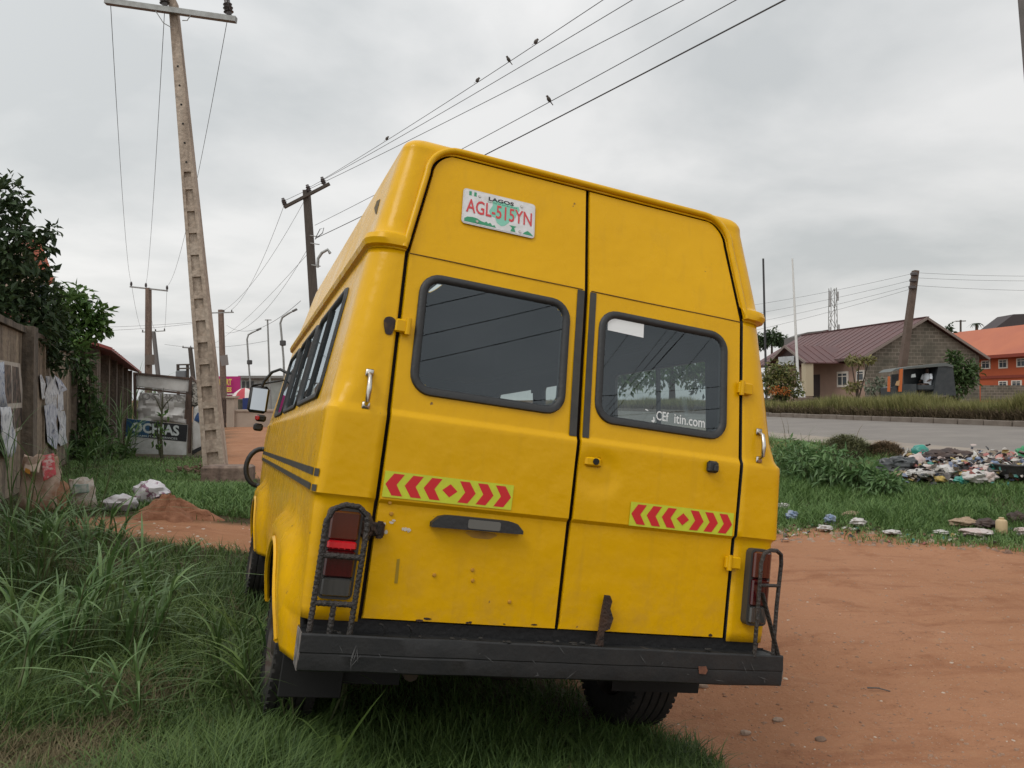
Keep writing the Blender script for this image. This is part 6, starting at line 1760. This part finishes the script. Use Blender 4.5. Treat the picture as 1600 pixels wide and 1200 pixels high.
# roofs further back
def back_roof(name, pts, d, m, label):
    o = MB().prism([P(u, v, d) for u, v in pts], (0, 4, 0)).build(name, m, None, 0); return tag(o, label, 'roof')
back_roof('dark_roof', [(1556, 512), (1584, 491), (1640, 489), (1660, 512), (1650, 600), (1560, 600)], 118, mat('dark_roof_sheet', (.050, .040, .042), .7), 'dark hipped roof rising behind the orange roof')
back_roof('grey_roof', [(1243, 526), (1262, 519), (1290, 516), (1298, 526), (1298, 600), (1243, 600)], 95, mat('grey_roof_sheet', (.12, .115, .11), .8), 'grey roof strip behind the brown roof ridge')
back_roof('maroon_roof', [(1282, 524), (1287, 516), (1294, 515), (1300, 524), (1300, 600), (1282, 600)], 98, mat('maroon_roof_sheet', (.08, .035, .035), .8), 'small maroon roof end left of the lattice mast')
# lattice mast
lm = thing('lattice_mast', 'steel lattice telecom mast with antennas on the skyline', 'mast', P(1302, 640, 190)); o_ = lm.location
def lc(f, s1, s2): 
    c = P(1302.5, 640, 190).lerp(P(1301, 450, 190), f) - o_; w = (1.0 - .35 * f); return c + Vector((s1 * w, s2 * w, 0))
for s1 in (-1, 1):
    for s2 in (-1, 1): MB().bar(lc(0, s1, s2), lc(1, s1, s2), .14).build('leg', STEEL, lm)
for k in range(12):
    f0, f1 = k / 12, (k + 1) / 12; sg_ = 1 if k % 2 else -1
    for a, b in (((-sg_, -1), (sg_, -1)), ((-sg_, 1), (sg_, 1)), ((-1, -sg_), (-1, sg_)), ((1, -sg_), (1, sg_))): MB().bar(lc(f0, *a), lc(f1, *b), .09).build('brace', STEEL, lm)
for f, s in ((.93, -1), (.93, 1), (.88, -1), (.66, 1), (.64, -1), (.62, 1)):
    MB().box(lc(f, s * 1.35, -1.2), (.4, .25, 2.2), bev=.05).build('antenna', mat('antenna', (.30, .30, .30), .6), lm)
# poles on the right
simple_pole('steel_mast', 1198, 640, 1192.5, 404, 44, 3.6, 3.0, 'dark straight flagless pole just right of the bus roof corner', mat('dark_steel', (.035, .035, .037), .6), cat='pole', prism=False)
fp = simple_pole('white_flagpole', 1248, 618, 1238, 404, 43, 5, 2.4, 'white tapering pole standing before the porch', mat('white_pole_paint', (.60, .60, .58), .5), cat='pole', prism=False)
MB().lathe([(.36, -.1), (.34, .05), (.22, .35), (.14, .7), (.12, .75)], 12, 'Z').build('pole_foot', MATS['white_pole_paint'], fp, 60)
lp = simple_pole('leaning_pole', 1404, 618, 1430.5, 423, 46, 10.5, 7, 'leaning brown pole in front of the bare block gable', WOODP if False else mat('brown_pole', (.12, .085, .068), .9, col2=(.09, .065, .05), nscale=3))
for v in (428, 438, 449): MB().box(P(1428 - (v - 428) * .13, v, 45.8) - lp.location, (.38, .2, .2), bev=.04).build('shackle', INS, lp)
for i, v in enumerate((427, 437, 445, 450)):
    wire(sagged(P(1428, v, 46), P(1060, 492 + 16 * i, 60), .25), .008, ('first', 'second', 'third', 'fourth')[i] + ' wire from the top running left from the leaning pole')
for i, v in enumerate((426, 434, 446)):
    wire(sagged(P(1430, v, 46), P(1720, (430, 437, 454)[i], 46), .12), .008, ('top', 'middle', 'bottom')[i] + ' wire running right from the leaning pole')
simple_pole('concrete_pole', 1501, 600, 1501, 500, 120, 2.2, 2, 'tiny far pole with crossarm above the orange roof', WOODP, ((1493, 502), (1509, 501.5), 1.4))
street_lamp([(1547, 600), (1547, 506), (1549, 503), (1553, 501), (1558, 500)], 125, 'tiny far street lamp above the orange roof')
# palm on the skyline
pm = thing('palm_tree', 'small palm crown peeking over the orange roof', 'tree', P(1527, 620, 118)); o_ = pm.location
ct = P(1526, 506, 118) - o_
MB().tube([(0, 0, -1), ct], [.3, .2], 8).build('trunk', BARK, pm)
for k in range(16):
    a = 2 * math.pi * k / 16; L_ = random.uniform(.9, 1.35); mb = MB(); V = []
    for j in range(6):
        f = j / 5; c = ct + Vector((math.cos(a), math.sin(a), 0)) * L_ * f + Vector((0, 0, .55 * f - 1.1 * f * f)); sd_ = Vector((-math.sin(a), math.cos(a), -.3)) * .16 * (1 - f * .9); V += [c - sd_, c + sd_]
    mb.add(V, [(2 * j, 2 * j + 1, 2 * j + 3, 2 * j + 2) for j in range(5)]).build('frond', LEAF_DK, pm, 0, recalc=False)

# shrubs and small trees in front of the houses
def shrub(name, label, blobs, size, m, base, cat='bush', stem=.05):
    t = thing(name, label, cat, base); org = t.location
    leaf_cloud('foliage', blobs, size, m, t, org=org)
    for b in blobs[:3]: MB().tube([(0, 0, -.3), Vector(b[0]) - org], [stem, stem * .4], 6).build('stem', BARK, t)
    return t
YLEAF = mat('yellowish_leaf', (.09, .10, .028), .6, col2=(.22, .19, .06), attr=True, trans=.2)
D6 = 42
shrub('broad_bush', 'broad dark green bush before the right corner of the block house', [px_blob(1496, 575, 19, D6, 380), px_blob(1478, 590, 16, D6, 260), px_blob(1512, 588, 17, D6, 280), px_blob(1490, 556, 11, D6, 120), px_blob(1495, 602, 22, D6, 300), px_blob(1520, 572, 9, D6, 70)], .26, LEAF_MID, P(1496, 625, D6))
shrub('pointed_tree', 'small pointed tree behind the block gable edge', [px_blob(1483, 513, 5, 62, 60, (.8, .8, 1.4)), px_blob(1483, 520, 6, 62, 60)], .3, LEAF_DK, P(1483, 620, 62), 'tree')
shrub('slender_tree', 'thin tree with flat yellowish crown beside the small windows', [px_blob(1342, 564, 16, 44, 130, (1.3, 1, .5)), px_blob(1330, 562, 9, 44, 50, (1.2, 1, .6)), px_blob(1358, 562, 9, 44, 50, (1.2, 1, .6)), px_blob(1338, 602, 8, 44, 60), px_blob(1326, 606, 8, 44, 60)], .24, YLEAF, P(1340, 620, 44), 'tree')
fbush = shrub('flowering_bush', 'yellow green bush in front of the porch beside the white pole', [px_blob(1214, 588, 15, 36, 240), px_blob(1230, 580, 13, 36, 170), px_blob(1240, 595, 11, 36, 130), px_blob(1204, 600, 13, 36, 150), px_blob(1228, 603, 12, 36, 130), px_blob(1208, 572, 9, 36, 60), px_blob(1222, 616, 14, 36, 200, (1.6, .8, .7)), px_blob(1197, 590, 13, 36, 160), px_blob(1246, 612, 9, 36, 90)], .20, YLEAF if False else mat('mixed_leaf', (.045, .085, .022), .6, col2=(.19, .17, .05), attr=True, trans=.2), P(1222, 625, 36))
leaf_cloud('orange_flowers', [px_blob(1213, 609, 11, 35.5, 150, (1.5, .8, .6)), px_blob(1228, 611, 7, 35.5, 60)], .10, mat('orange_flower', (.34, .09, .015), .8, col2=(.50, .16, .03), attr=True, trans=.2), fbush, org=fbush.location)['kind'] = 'stuff'
shrub('grey_weed', 'greyish weeds between thin tree and parked tricycle', [px_blob(1375, 600, 10, 40, 100), px_blob(1360, 604, 10, 40, 90), px_blob(1388, 606, 7, 40, 50)], .18, mat('grey_leaf', (.07, .095, .06), .7, col2=(.14, .16, .11), attr=True), P(1375, 622, 40))

# parked auto rickshaw with a person on board
ak = thing('auto_rickshaw', 'dark canopied auto rickshaw with orange front posts parked behind the hedge', 'rickshaw', P(1440, 624, 37)); o_ = ak.location
DKC = mat('dark_canopy', (.020, .026, .030), .5, col2=(.04, .045, .048), nscale=3); D7 = 37
def kq(name, px, d, m, th=.05): return quad_piece(name, [p - o_ for p in px4(px, d)], th, m, ak, (0, 1, 0))
MB().prism([P(u, v, D7 - .55) - o_ for u, v in ((1392, 581), (1400, 576), (1430, 572), (1478, 567), (1490, 571), (1489, 574), (1478, 572), (1430, 575), (1400, 579))], (0, 1.25, 0)).build('canopy', mat('canopy_grey', (.10, .11, .105), .6), ak, 0)
MB().prism([P(u, v, D7 + .6) - o_ for u, v in ((1412, 577), (1488, 572), (1492, 612), (1412, 614))], (0, .06, 0)).build('far_side_panel', DKC, ak, 0)
MB().prism([P(u, v, D7 - .5) - o_ for u, v in ((1466, 573), (1489, 572), (1494, 618), (1458, 618))], (0, 1.1, 0)).build('rear_hood', DKC, ak, 0)
MB().prism([P(u, v, D7 - .5) - o_ for u, v in ((1410, 600), (1432, 600), (1432, 622), (1394, 622), (1392, 606))], (0, 1.05, 0)).build('front_body', DKC, ak, 30)
for c in ([(1387, 612), (1391, 612), (1391, 588), (1388, 588)], [(1404, 612), (1409, 612), (1411, 576), (1406, 577)]): kq('front_post', c, D7 - .6, mat('orange_paint', (.45, .11, .02), .5), .06)
kq('windscreen', [(1392, 606), (1404, 607), (1407, 584), (1393, 585)], D7 - .2, DKC, .03); kq('badge', [(1399, 602), (1405, 603), (1406, 594), (1401, 596)], D7 - .62, mat('tan_badge', (.40, .25, .12), .6), .02)
kq('side_mirror', [(1424, 590), (1431, 589), (1430, 584), (1425, 585)], D7 - .5, mat('mirror_pale', (.35, .38, .38), .3), .04)
MB().box(P(1444, 606, D7) - o_, (1.1, .9, .25), bev=.05).build('bench', DKC, ak)
for u in (1396, 1478): 
    w = MB(); w.lathe([(.05, -.06), (.22, -.06), (.25, 0), (.22, .06), (.05, .06)], 18, 'Y', P(u, 628, D7 - .3) - o_); w.build('wheel', TYRE, ak)
# seated person, white shirt
def person(base, label):
    me = bpy.data.meshes.new('person')
    J = [(0, 0, 0), (0, 0, .22), (0, 0, .45), (0, 0, .56), (0, 0, .66), (.20, 0, .46), (.25, -.06, .22), (.22, -.28, .14), (-.20, 0, .46), (-.25, -.06, .22), (-.22, -.28, .14), (.10, -.05, 0), (.13, -.42, .02), (.13, -.44, -.40), (-.10, -.05, 0), (-.13, -.42, .02), (-.13, -.44, -.40), (.13, -.54, -.44), (-.13, -.54, -.44), (0, -.01, .78)]
    E = [(0, 1), (1, 2), (2, 3), (3, 4), (4, 19), (2, 5), (5, 6), (6, 7), (2, 8), (8, 9), (9, 10), (0, 11), (11, 12), (12, 13), (13, 17), (0, 14), (14, 15), (15, 16), (16, 18)]
    Rr = [.15, .15, .15, .055, .09, .07, .05, .035, .07, .05, .035, .09, .07, .045, .09, .07, .045, .035, .035, .085]
    me.from_pydata(J, E, []); o = bpy.data.objects.new('person', me); COL.objects.link(o)
    sk_ = o.modifiers.new('skin', 'SKIN')
    for i, r in enumerate(Rr): me.skin_vertices[0].data[i].radius = (r, r * .8)
    me.skin_vertices[0].data[0].use_root = True
    o.modifiers.new('sub', 'SUBSURF').levels = 1; o.modifiers['sub'].render_levels = 1
    me.materials.append(mat('dark_skin', (.055, .030, .020), .6))
    o.location = base; o.rotation_euler = (0, 0, math.radians(-70))
    tag(o, label, 'person')
    sh_ = MB(); sh_.lathe([(.06, .54), (.16, .50), (.205, .40), (.20, .2), (.19, .0), (.18, -.04)], 14, 'Z')
    sh_.v = [(x, y * .82, z) for x, y, z in sh_.v]
    sh_.build('shirt', mat('white_shirt', (.62, .66, .70), .8), o, 60)
    for sx in (-1, 1): MB().tube([(sx * .17, 0, .47), (sx * .235, -.03, .33), (sx * .25, -.06, .24)], [.085, .075, .07], 8).build('sleeve', MATS['white_shirt'], o, 60)
person(P(1449, 601, D7 - .05), 'person in a white shirt sitting inside the dark auto rickshaw')

# ------------------------------------------------------------------ verge: weeds, cut grass heaps, rubbish
WEED = mat('weed_leaf', (.060, .130, .042), .5, col2=(.16, .26, .10), attr=True, trans=.25, spec=.4)
def weed(u, v, rpx, hpx, n, label, size=.14):
    g = G(u, v); d = g.y
    t = thing('leafy_weed', label, 'weed', g, 'weeds on the verge')
    s = rpx / F_PX * d; hz_ = hpx / F_PX * d
    leaf_cloud('foliage', [((g.x, g.y, g.z + hz_ * .5), (s, s * .8, hz_ * .55), n)], size, WEED, t, aspect=.3, droop=.5, org=g)
    mb = MB()
    for k in range(5): mb.tube([(random.uniform(-.3, .3) * s, random.uniform(-.2, .2) * s, -.02), (random.uniform(-.6, .6) * s, random.uniform(-.4, .4) * s, hz_ * .8)], [.010, .004], 5)
    mb.build('stems', MATS['grass_stalk'], t, 60)['kind'] = 'stuff'
for u, v, r, hh, n, lab in ((1222, 758, 26, 62, 260, 'leafy weed touching the right side of the bus'), (1262, 760, 30, 66, 340, 'tall leafy weed second from the bus corner'), (1305, 765, 30, 66, 340, 'leafy weed below the green heap of cut grass'), (1345, 770, 28, 56, 300, 'leafy weed right below the brown hay heap'), (1385, 778, 24, 40, 220, 'leafy weed at the left foot of the rubbish pile'), (1245, 735, 26, 46, 240, 'dark leafy weed nearest the road behind the bus'), (1290, 735, 24, 40, 200, 'leafy weed behind, left of the cut grass heap')):
    weed(u, v, r, hh, n, lab)
clump(1275, 728, 14, .75, 'few tall dry grass stalks standing before the road', .5, GRASS_DRY, .012, lean0=.1, lean1=.6)
clump(1222, 735, 16, .8, 'tall dark grass stalks beside the bus corner before the road', .4, GRASS_BIG, .014, lean0=.2, lean1=.7)
def hay(u, v, wpx, hpx, m, label, n=1600, dk=.8):
    g = G(u, v); d = g.y; rx_ = wpx / 2 / F_PX * d; hz_ = hpx / F_PX * d
    t = thing('cut_grass_heap', label, 'grass heap', g)
    mb = MB(); mb.blob((0, 0, 0), (rx_ * .93, rx_ * dk * .9, hz_ * .9), amp=.15, freq=1.5, seed=int(u)); mb.build('mound', mat('heap_core_' + m.name, (.05, .05, .025), 1), t, 60)
    a = rng.random(n) * 2 * np.pi; r = np.sqrt(rng.random(n))
    pos = np.stack([np.cos(a) * r * rx_, np.sin(a) * r * rx_ * dk, hz_ * np.sqrt(np.maximum(1 - r ** 2, 0)) * (.8 + .25 * rng.random(n))], 1)
    blades('stems', pos, .03 + .09 * rng.random(n), 1.2 + 2.2 * rng.random(n), np.full(n, .010), m, 3, t, curl=.8)['kind'] = 'stuff'
CUTG = mat('cut_grass', (.10, .115, .045), .8, col2=(.20, .20, .09), attr=True); HAYB = mat('brown_hay', (.14, .095, .05), .9, col2=(.26, .18, .105), attr=True)
hay(1322, 722, 86, 40, CUTG, 'heaped cut green grass beside the brown hay', 2600); hay(1382, 718, 60, 26, HAYB, 'heap of brown hay between cut grass and rubbish', 1600)
def plastic(name, a, b, rough=.35, sc=6): return mat(name, a, rough, col2=b, nscale=sc, ndetail=4, bump=.6, bscale=14)
PW = plastic('waste_white', (.52, .51, .49), (.34, .31, .29)); PK_ = plastic('waste_black', (.018, .018, .02), (.05, .045, .045)); PT = plastic('waste_teal', (.03, .26, .20), (.05, .18, .17)); PB = plastic('waste_blue', (.12, .18, .30), (.30, .33, .38)); PR = plastic('waste_red', (.38, .10, .08), (.45, .28, .24)); PY = plastic('waste_yellow', (.42, .30, .05), (.35, .25, .12)); PBR = plastic('waste_brown', (.075, .05, .042), (.035, .026, .026), .8); PPK = plastic('waste_pink', (.45, .34, .31), (.50, .47, .45)); PG = plastic('waste_grey', (.045, .05, .052), (.02, .023, .025), .35); PTA = plastic('waste_tan', (.34, .25, .17), (.25, .17, .11), .8); PGR = plastic('waste_green', (.04, .28, .11), (.03, .2, .1))
waste = [
 ('plastic_sheet', 1402, 746, 52, 26, PG, 'large dark grey plastic sheet at the left end of the rubbish pile', 'sheet', .45),
 ('rubbish_bag', 1438, 718, 22, 18, PT, 'round teal bag on top of the rubbish pile', 'bag', .15),
 ('old_clothes', 1488, 728, 56, 20, PBR, 'dark brown heap of old clothes on the rubbish pile', 'clothes', .5),
 ('old_clothes', 1462, 732, 34, 20, PBR, 'dark cloth bundle left of the brown clothes heap', 'clothes', .5),
 ('rubbish_bag', 1432, 740, 24, 24, PPK, 'pinkish white tied bag in the middle of the rubbish pile', 'bag', .25),
 ('rubbish_bag', 1416, 742, 14, 17, PR, 'small red and yellow packet beside the pinkish bag', 'packet', .3),
 ('rubbish_bag', 1452, 746, 26, 14, PPK, 'flat pale pink bag below the dark cloth bundle', 'bag', .4),
 ('rubbish_bag', 1476, 748, 34, 14, PW, 'flat white bag under the dark clothes', 'bag', .45),
 ('rubbish_bag', 1500, 740, 24, 16, PW, 'white bag right of the dark clothes', 'bag', .4),
 ('rubbish_bag', 1507, 746, 24, 12, PK_, 'black bag between white bag and red wrapper', 'bag', .4),
 ('rubbish_bag', 1528, 732, 34, 12, PB, 'blue grey bag behind the red wrapper', 'bag', .4),
 ('rubbish_bag', 1538, 728, 30, 10, PW, 'pale sheet at the back right of the rubbish pile', 'sheet', .4),
 ('rubbish_bag', 1552, 742, 18, 16, PB, 'light blue bag near the black tub', 'bag', .4),
 ('rubbish_bag', 1548, 748, 12, 14, PT, 'teal bag near the black tub', 'bag', .4),
 ('rubbish_bag', 1526, 744, 36, 8, PR, 'long red wrapper across the rubbish pile', 'wrapper', .4),
 ('rubbish_bag', 1538, 752, 22, 10, PGR, 'green bag below the red wrapper', 'bag', .4),
 ('rubbish_bag', 1524, 758, 34, 16, PW, 'large white bag at the front of the rubbish pile', 'bag', .45),
 ('rubbish_bag', 1545, 757, 20, 14, PPK, 'pink netted bag at the front right of the rubbish pile', 'bag', .4),
 ('rubbish_bag', 1503, 760, 18, 10, PT, 'crumpled turquoise bag at the front of the rubbish pile', 'bag', .5),
 ('rubbish_bag', 1470, 758, 18, 8, PY, 'yellow wrapper at the front of the rubbish pile', 'wrapper', .4),
 ('rubbish_bag', 1438, 752, 36, 13, PW, 'long white bag at the front left of the rubbish pile', 'bag', .45),
 ('rubbish_bag', 1408, 752, 24, 10, PTA, 'tan scrap at the left foot of the rubbish pile', 'scrap', .4),
 ('rubbish_bag', 1517, 722, 12, 9, PY, 'small orange yellow scrap at the back of the pile', 'scrap', .4),
 ('rubbish_bag', 1566, 730, 18, 14, PR, 'reddish bag left of the black tub', 'bag', .4),
 ('rubbish_bag', 1598, 722, 16, 16, PGR, 'green leafy scrap at the right picture edge', 'scrap', .5),
 ('litter_bag', 1238, 815, 18, 16, PB, 'crumpled light blue bag in the verge grass nearest the bus', 'bag', .5),
 ('litter_bag', 1297, 820, 18, 16, PB, 'crumpled grey blue bag in the grass near the dirt edge', 'bag', .5),
 ('litter_bag', 1222, 797, 22, 9, PW, 'flat white bag in the grass beside the bus', 'bag', .5),
 ('litter_bag', 1330, 812, 24, 12, PTA, 'tan paper ball in the grass at the dirt edge', 'paper', .4),
 ('litter_bag', 1342, 824, 22, 12, PW, 'white plastic scrap below the tan paper ball', 'scrap', .5),
 ('litter_bag', 1290, 832, 20, 8, PW, 'small pale bag on the dirt edge left of the tan paper', 'bag', .5),
 ('litter_bag', 1395, 838, 26, 7, PW, 'flat pale scrap on the dirt edge below the grass', 'scrap', .4),
 ('litter_bag', 1505, 826, 40, 16, PTA, 'torn brown paper on the dirt edge at the right', 'paper', .45),
 ('litter_bag', 1470, 838, 24, 7, PW, 'flat white scrap in front of the torn brown paper', 'scrap', .4),
 ('litter_bag', 1525, 840, 44, 12, PPK, 'pale crumpled wrapper before the brown rubbish', 'wrapper', .45),
 ('litter_bag', 1540, 830, 40, 18, PBR, 'purplish brown rag at the right dirt edge', 'rag', .5),
 ('litter_bag', 1512, 822, 10, 10, PR, 'red scrap on the brown rag', 'scrap', .4),
 ('litter_bag', 1590, 822, 28, 22, PBR, 'reddish brown bag at the right picture edge', 'bag', .5),
 ('litter_bag', 1596, 838, 20, 12, PPK, 'pale scrap at the right edge below the reddish bag', 'scrap', .5)]
for i, (nm, u, v, w, h, m, lab, cat, amp) in enumerate(waste):
    soft(nm, u, v, w * (1.15 if v < 765 else 1.0), h * (1.2 if v < 765 else .9), lab, cat, m, 20 + i, amp * 1.0, 1.7, .8, 36, 24, lift=.05 if v < 765 else .03)
cn = MB(); cn.lathe([(0, 0), (.060, 0), (.064, .02), (.064, .16), (.055, .18), (.03, .19), (.03, .21), (0, .21)], 14, 'Z'); o = cn.build('cream_container', mat('cream_plastic', (.50, .38, .22), .5), None, 40); o.location = G(1565, 836); tag(o, 'cream plastic container standing on the dirt edge', 'container')
tubm = thing('black_tub', 'black tub lying at the right end of the rubbish pile', 'tub', G(1590, 748)); 
mb = MB(); mb.lathe([(0, 0), (.22, 0), (.28, .05), (.30, .18), (.32, .2), (.30, .205), (.27, .18), (.25, .06), (0, .05)], 24, 'Z'); mb.build('shell', PK_, tubm, 40)
mb = MB(); mb.tube([(.30 * math.cos(a), .30 * math.sin(a), .195) for a in np.linspace(0, 2 * math.pi, 24, endpoint=False)], .018, 6, closed=True); mb.build('rim', PK_, tubm, 60)
# scraps and stones over the dirt
def scatter_bits(name, n, region, smin, smax, m, label, flat=.35):
    x, y = sample_view(n, *region); k = (dirt(x, y) > .6) if name != 'verge_scraps' else (np.abs(verge_edge(x, y)) < .55)
    x, y = x[k], y[k]; z = ground(x, y); mb = MB()
    for a, b, c in zip(x, y, z):
        s = random.uniform(smin, smax) * random.choice((.5, .7, 1, 1, 1.5)); rot = Matrix.Rotation(random.uniform(0, 6.28), 3, 'Z')
        vs_ = [Vector((random.uniform(.5, 1.1) * s * math.cos(t), random.uniform(.4, .9) * s * math.sin(t), 0)) for t in np.linspace(0, 6.28, 6)[:-1]]
        V = [rot @ v + Vector((a, b, c - s * .1)) for v in vs_] + [rot @ (v * .55) + Vector((a, b, c + s * flat)) for v in vs_]
        mb.add(V, [(i, (i + 1) % 5, 5 + (i + 1) % 5, 5 + i) for i in range(5)] + [(5, 6, 7, 8, 9)])
    o = mb.build(name, m, None, 0); o['kind'] = 'stuff'; o['label'] = label
scatter_bits('gravel', 3600, (2.7, 10, 880, 1640, .9), .004, .014, mat('small_stone', (.22, .12, .075), .95, col2=(.34, .23, .16), nscale=3), 'small stones strewn over the red dirt')
scatter_bits('pale_scraps', 260, (2.9, 10, 960, 1640, .6), .006, .016, mat('pale_scrap', (.44, .36, .29), .9), 'pale paper scraps strewn over the red dirt', .15)
scatter_bits('verge_scraps', 900, (8.4, 10.8, 1190, 1640, 1.0), .015, .05, mat('verge_scrap', (.36, .27, .20), .9, col2=(.16, .09, .06), nscale=2), 'small rubbish along the edge of the dirt lot', .3)
scatter_bits('path_scraps', 260, (7.5, 12, 180, 420, 1.0), .01, .03, MATS['pale_scrap'], 'pale scraps on the dirt beside the sand heap', .2)
g = G(1372, 1080); o = MB().tube([Vector((-.055, .02, .012)), Vector((0, .005, .016)), Vector((.06, -.025, .008))], [.005, .004, .003], 6).build('twig', mat('grey_twig', (.10, .09, .085), .8), None); o.location = g; tag(o, 'thin grey twig lying on the red dirt', 'twig')
for i, (u, v, s, lab) in enumerate(((1098, 1074, .035, 'pale stone just below the right end of the bumper'), (1042, 1102, .03, 'grey stone beside the right rear tyre'), (1215, 1127, .03, 'flat pale stone on the red dirt below the twig'), (1282, 1158, .03, 'dark clod near the bottom edge of the dirt'), (1165, 1148, .03, 'pale clod left of the flat stone'))):
    mb = MB(); mb.blob((0, 0, s * .2), (s, s * .7, s * .5), amp=.3, seed=60 + i, nu=10, nv=7); o = mb.build('stone', mat('stone_%d' % (i % 2), ((.34, .26, .20), (.16, .11, .08))[i % 2], .95, col2=(.22, .15, .11), nscale=20), None, 40); o.location = G(u, v); tag(o, lab, 'stone')

def scrap_mat():
    m = bpy.data.materials.new('mixed_scraps'); m.use_nodes = True; nt = m.node_tree; b = nt.nodes['Principled BSDF']
    at = nt.nodes.new('ShaderNodeAttribute'); at.attribute_name = 'rnd'; r = nt.nodes.new('ShaderNodeValToRGB'); r.color_ramp.interpolation = 'CONSTANT'
    cols = [(.48, .47, .44), (.36, .33, .30), (.045, .045, .05), (.05, .19, .16), (.30, .10, .085), (.33, .25, .09), (.15, .18, .26), (.44, .36, .33), (.10, .07, .055), (.03, .028, .028), (.24, .19, .14), (.07, .06, .055), (.40, .38, .35)]
    while len(r.color_ramp.elements) < len(cols): r.color_ramp.elements.new(.5)
    for i, c in enumerate(cols): r.color_ramp.elements[i].position = i / len(cols); r.color_ramp.elements[i].color = c + (1,)
    nt.links.new(at.outputs['Fac'], r.inputs['Fac']); nt.links.new(r.outputs['Color'], b.inputs['Base Color']); b.inputs['Roughness'].default_value = .5
    return m
V = []; T = []; A_ = []
for k in range(1000):
    if k < 800: u, v, lift, sz = random.uniform(1388, 1600), random.gauss(740, 10), random.uniform(.02, .20), random.uniform(.03, .08)
    else: u, v, lift, sz = random.uniform(1440, 1600) if k % 2 else random.uniform(1205, 1600), random.gauss(834, 7), random.uniform(0, .03), random.uniform(.02, .05)
    if v > 766 and k < 800: continue
    g = G(u, v) + Vector((0, 0, lift)); R_ = Matrix.Rotation(random.uniform(0, 6.28), 3, (random.uniform(-.6, .6), random.uniform(-.6, .6), 1)) @ Matrix.Rotation(random.uniform(-.9, .9), 3, 'X')
    o0 = len(V); n = 7; val = random.random()
    V.append(g + R_ @ Vector((0, 0, sz * .4)))
    for i in range(n):
        a = 6.283 * i / n; rr = sz * random.uniform(.6, 1.25); V.append(g + R_ @ Vector((rr * math.cos(a), rr * .7 * math.sin(a), sz * random.uniform(-.35, .35))))
    for i in range(n): T.append((o0, o0 + 1 + i, o0 + 1 + (i + 1) % n))
    A_ += [val] * (n + 1)
o = fast_mesh('rubbish_scraps', [tuple(v) for v in V], T, scrap_mat(), A_); o['kind'] = 'stuff'; o['label'] = 'small mixed scraps of rubbish in the pile and along the dirt edge'
# lines of the next street behind the camera, seen mirrored in the rear glass
for i in range(5):
    wire(sagged((1.0 + i * .9, -17 - i * .3, 8.2 - .15 * i), (24 + i * 1.5, -1.0 - i * 1.2, 7.6 - .2 * i), .5), .011, ('first', 'second', 'third', 'fourth', 'fifth')[i] + ' cable of the line behind the viewer, mirrored in the rear window')
for i in range(4):
    wire(sagged((-2.0 + i * 1.1, -17 - i * .3, 8.4 - .2 * i), (24 + i * 1.5, -2.0 - i * 1.2, 15.5 - .2 * i), .5), .013, ('top', 'upper middle', 'lower middle', 'bottom')[i] + ' cable of the high line behind the viewer, mirrored in the left rear window')
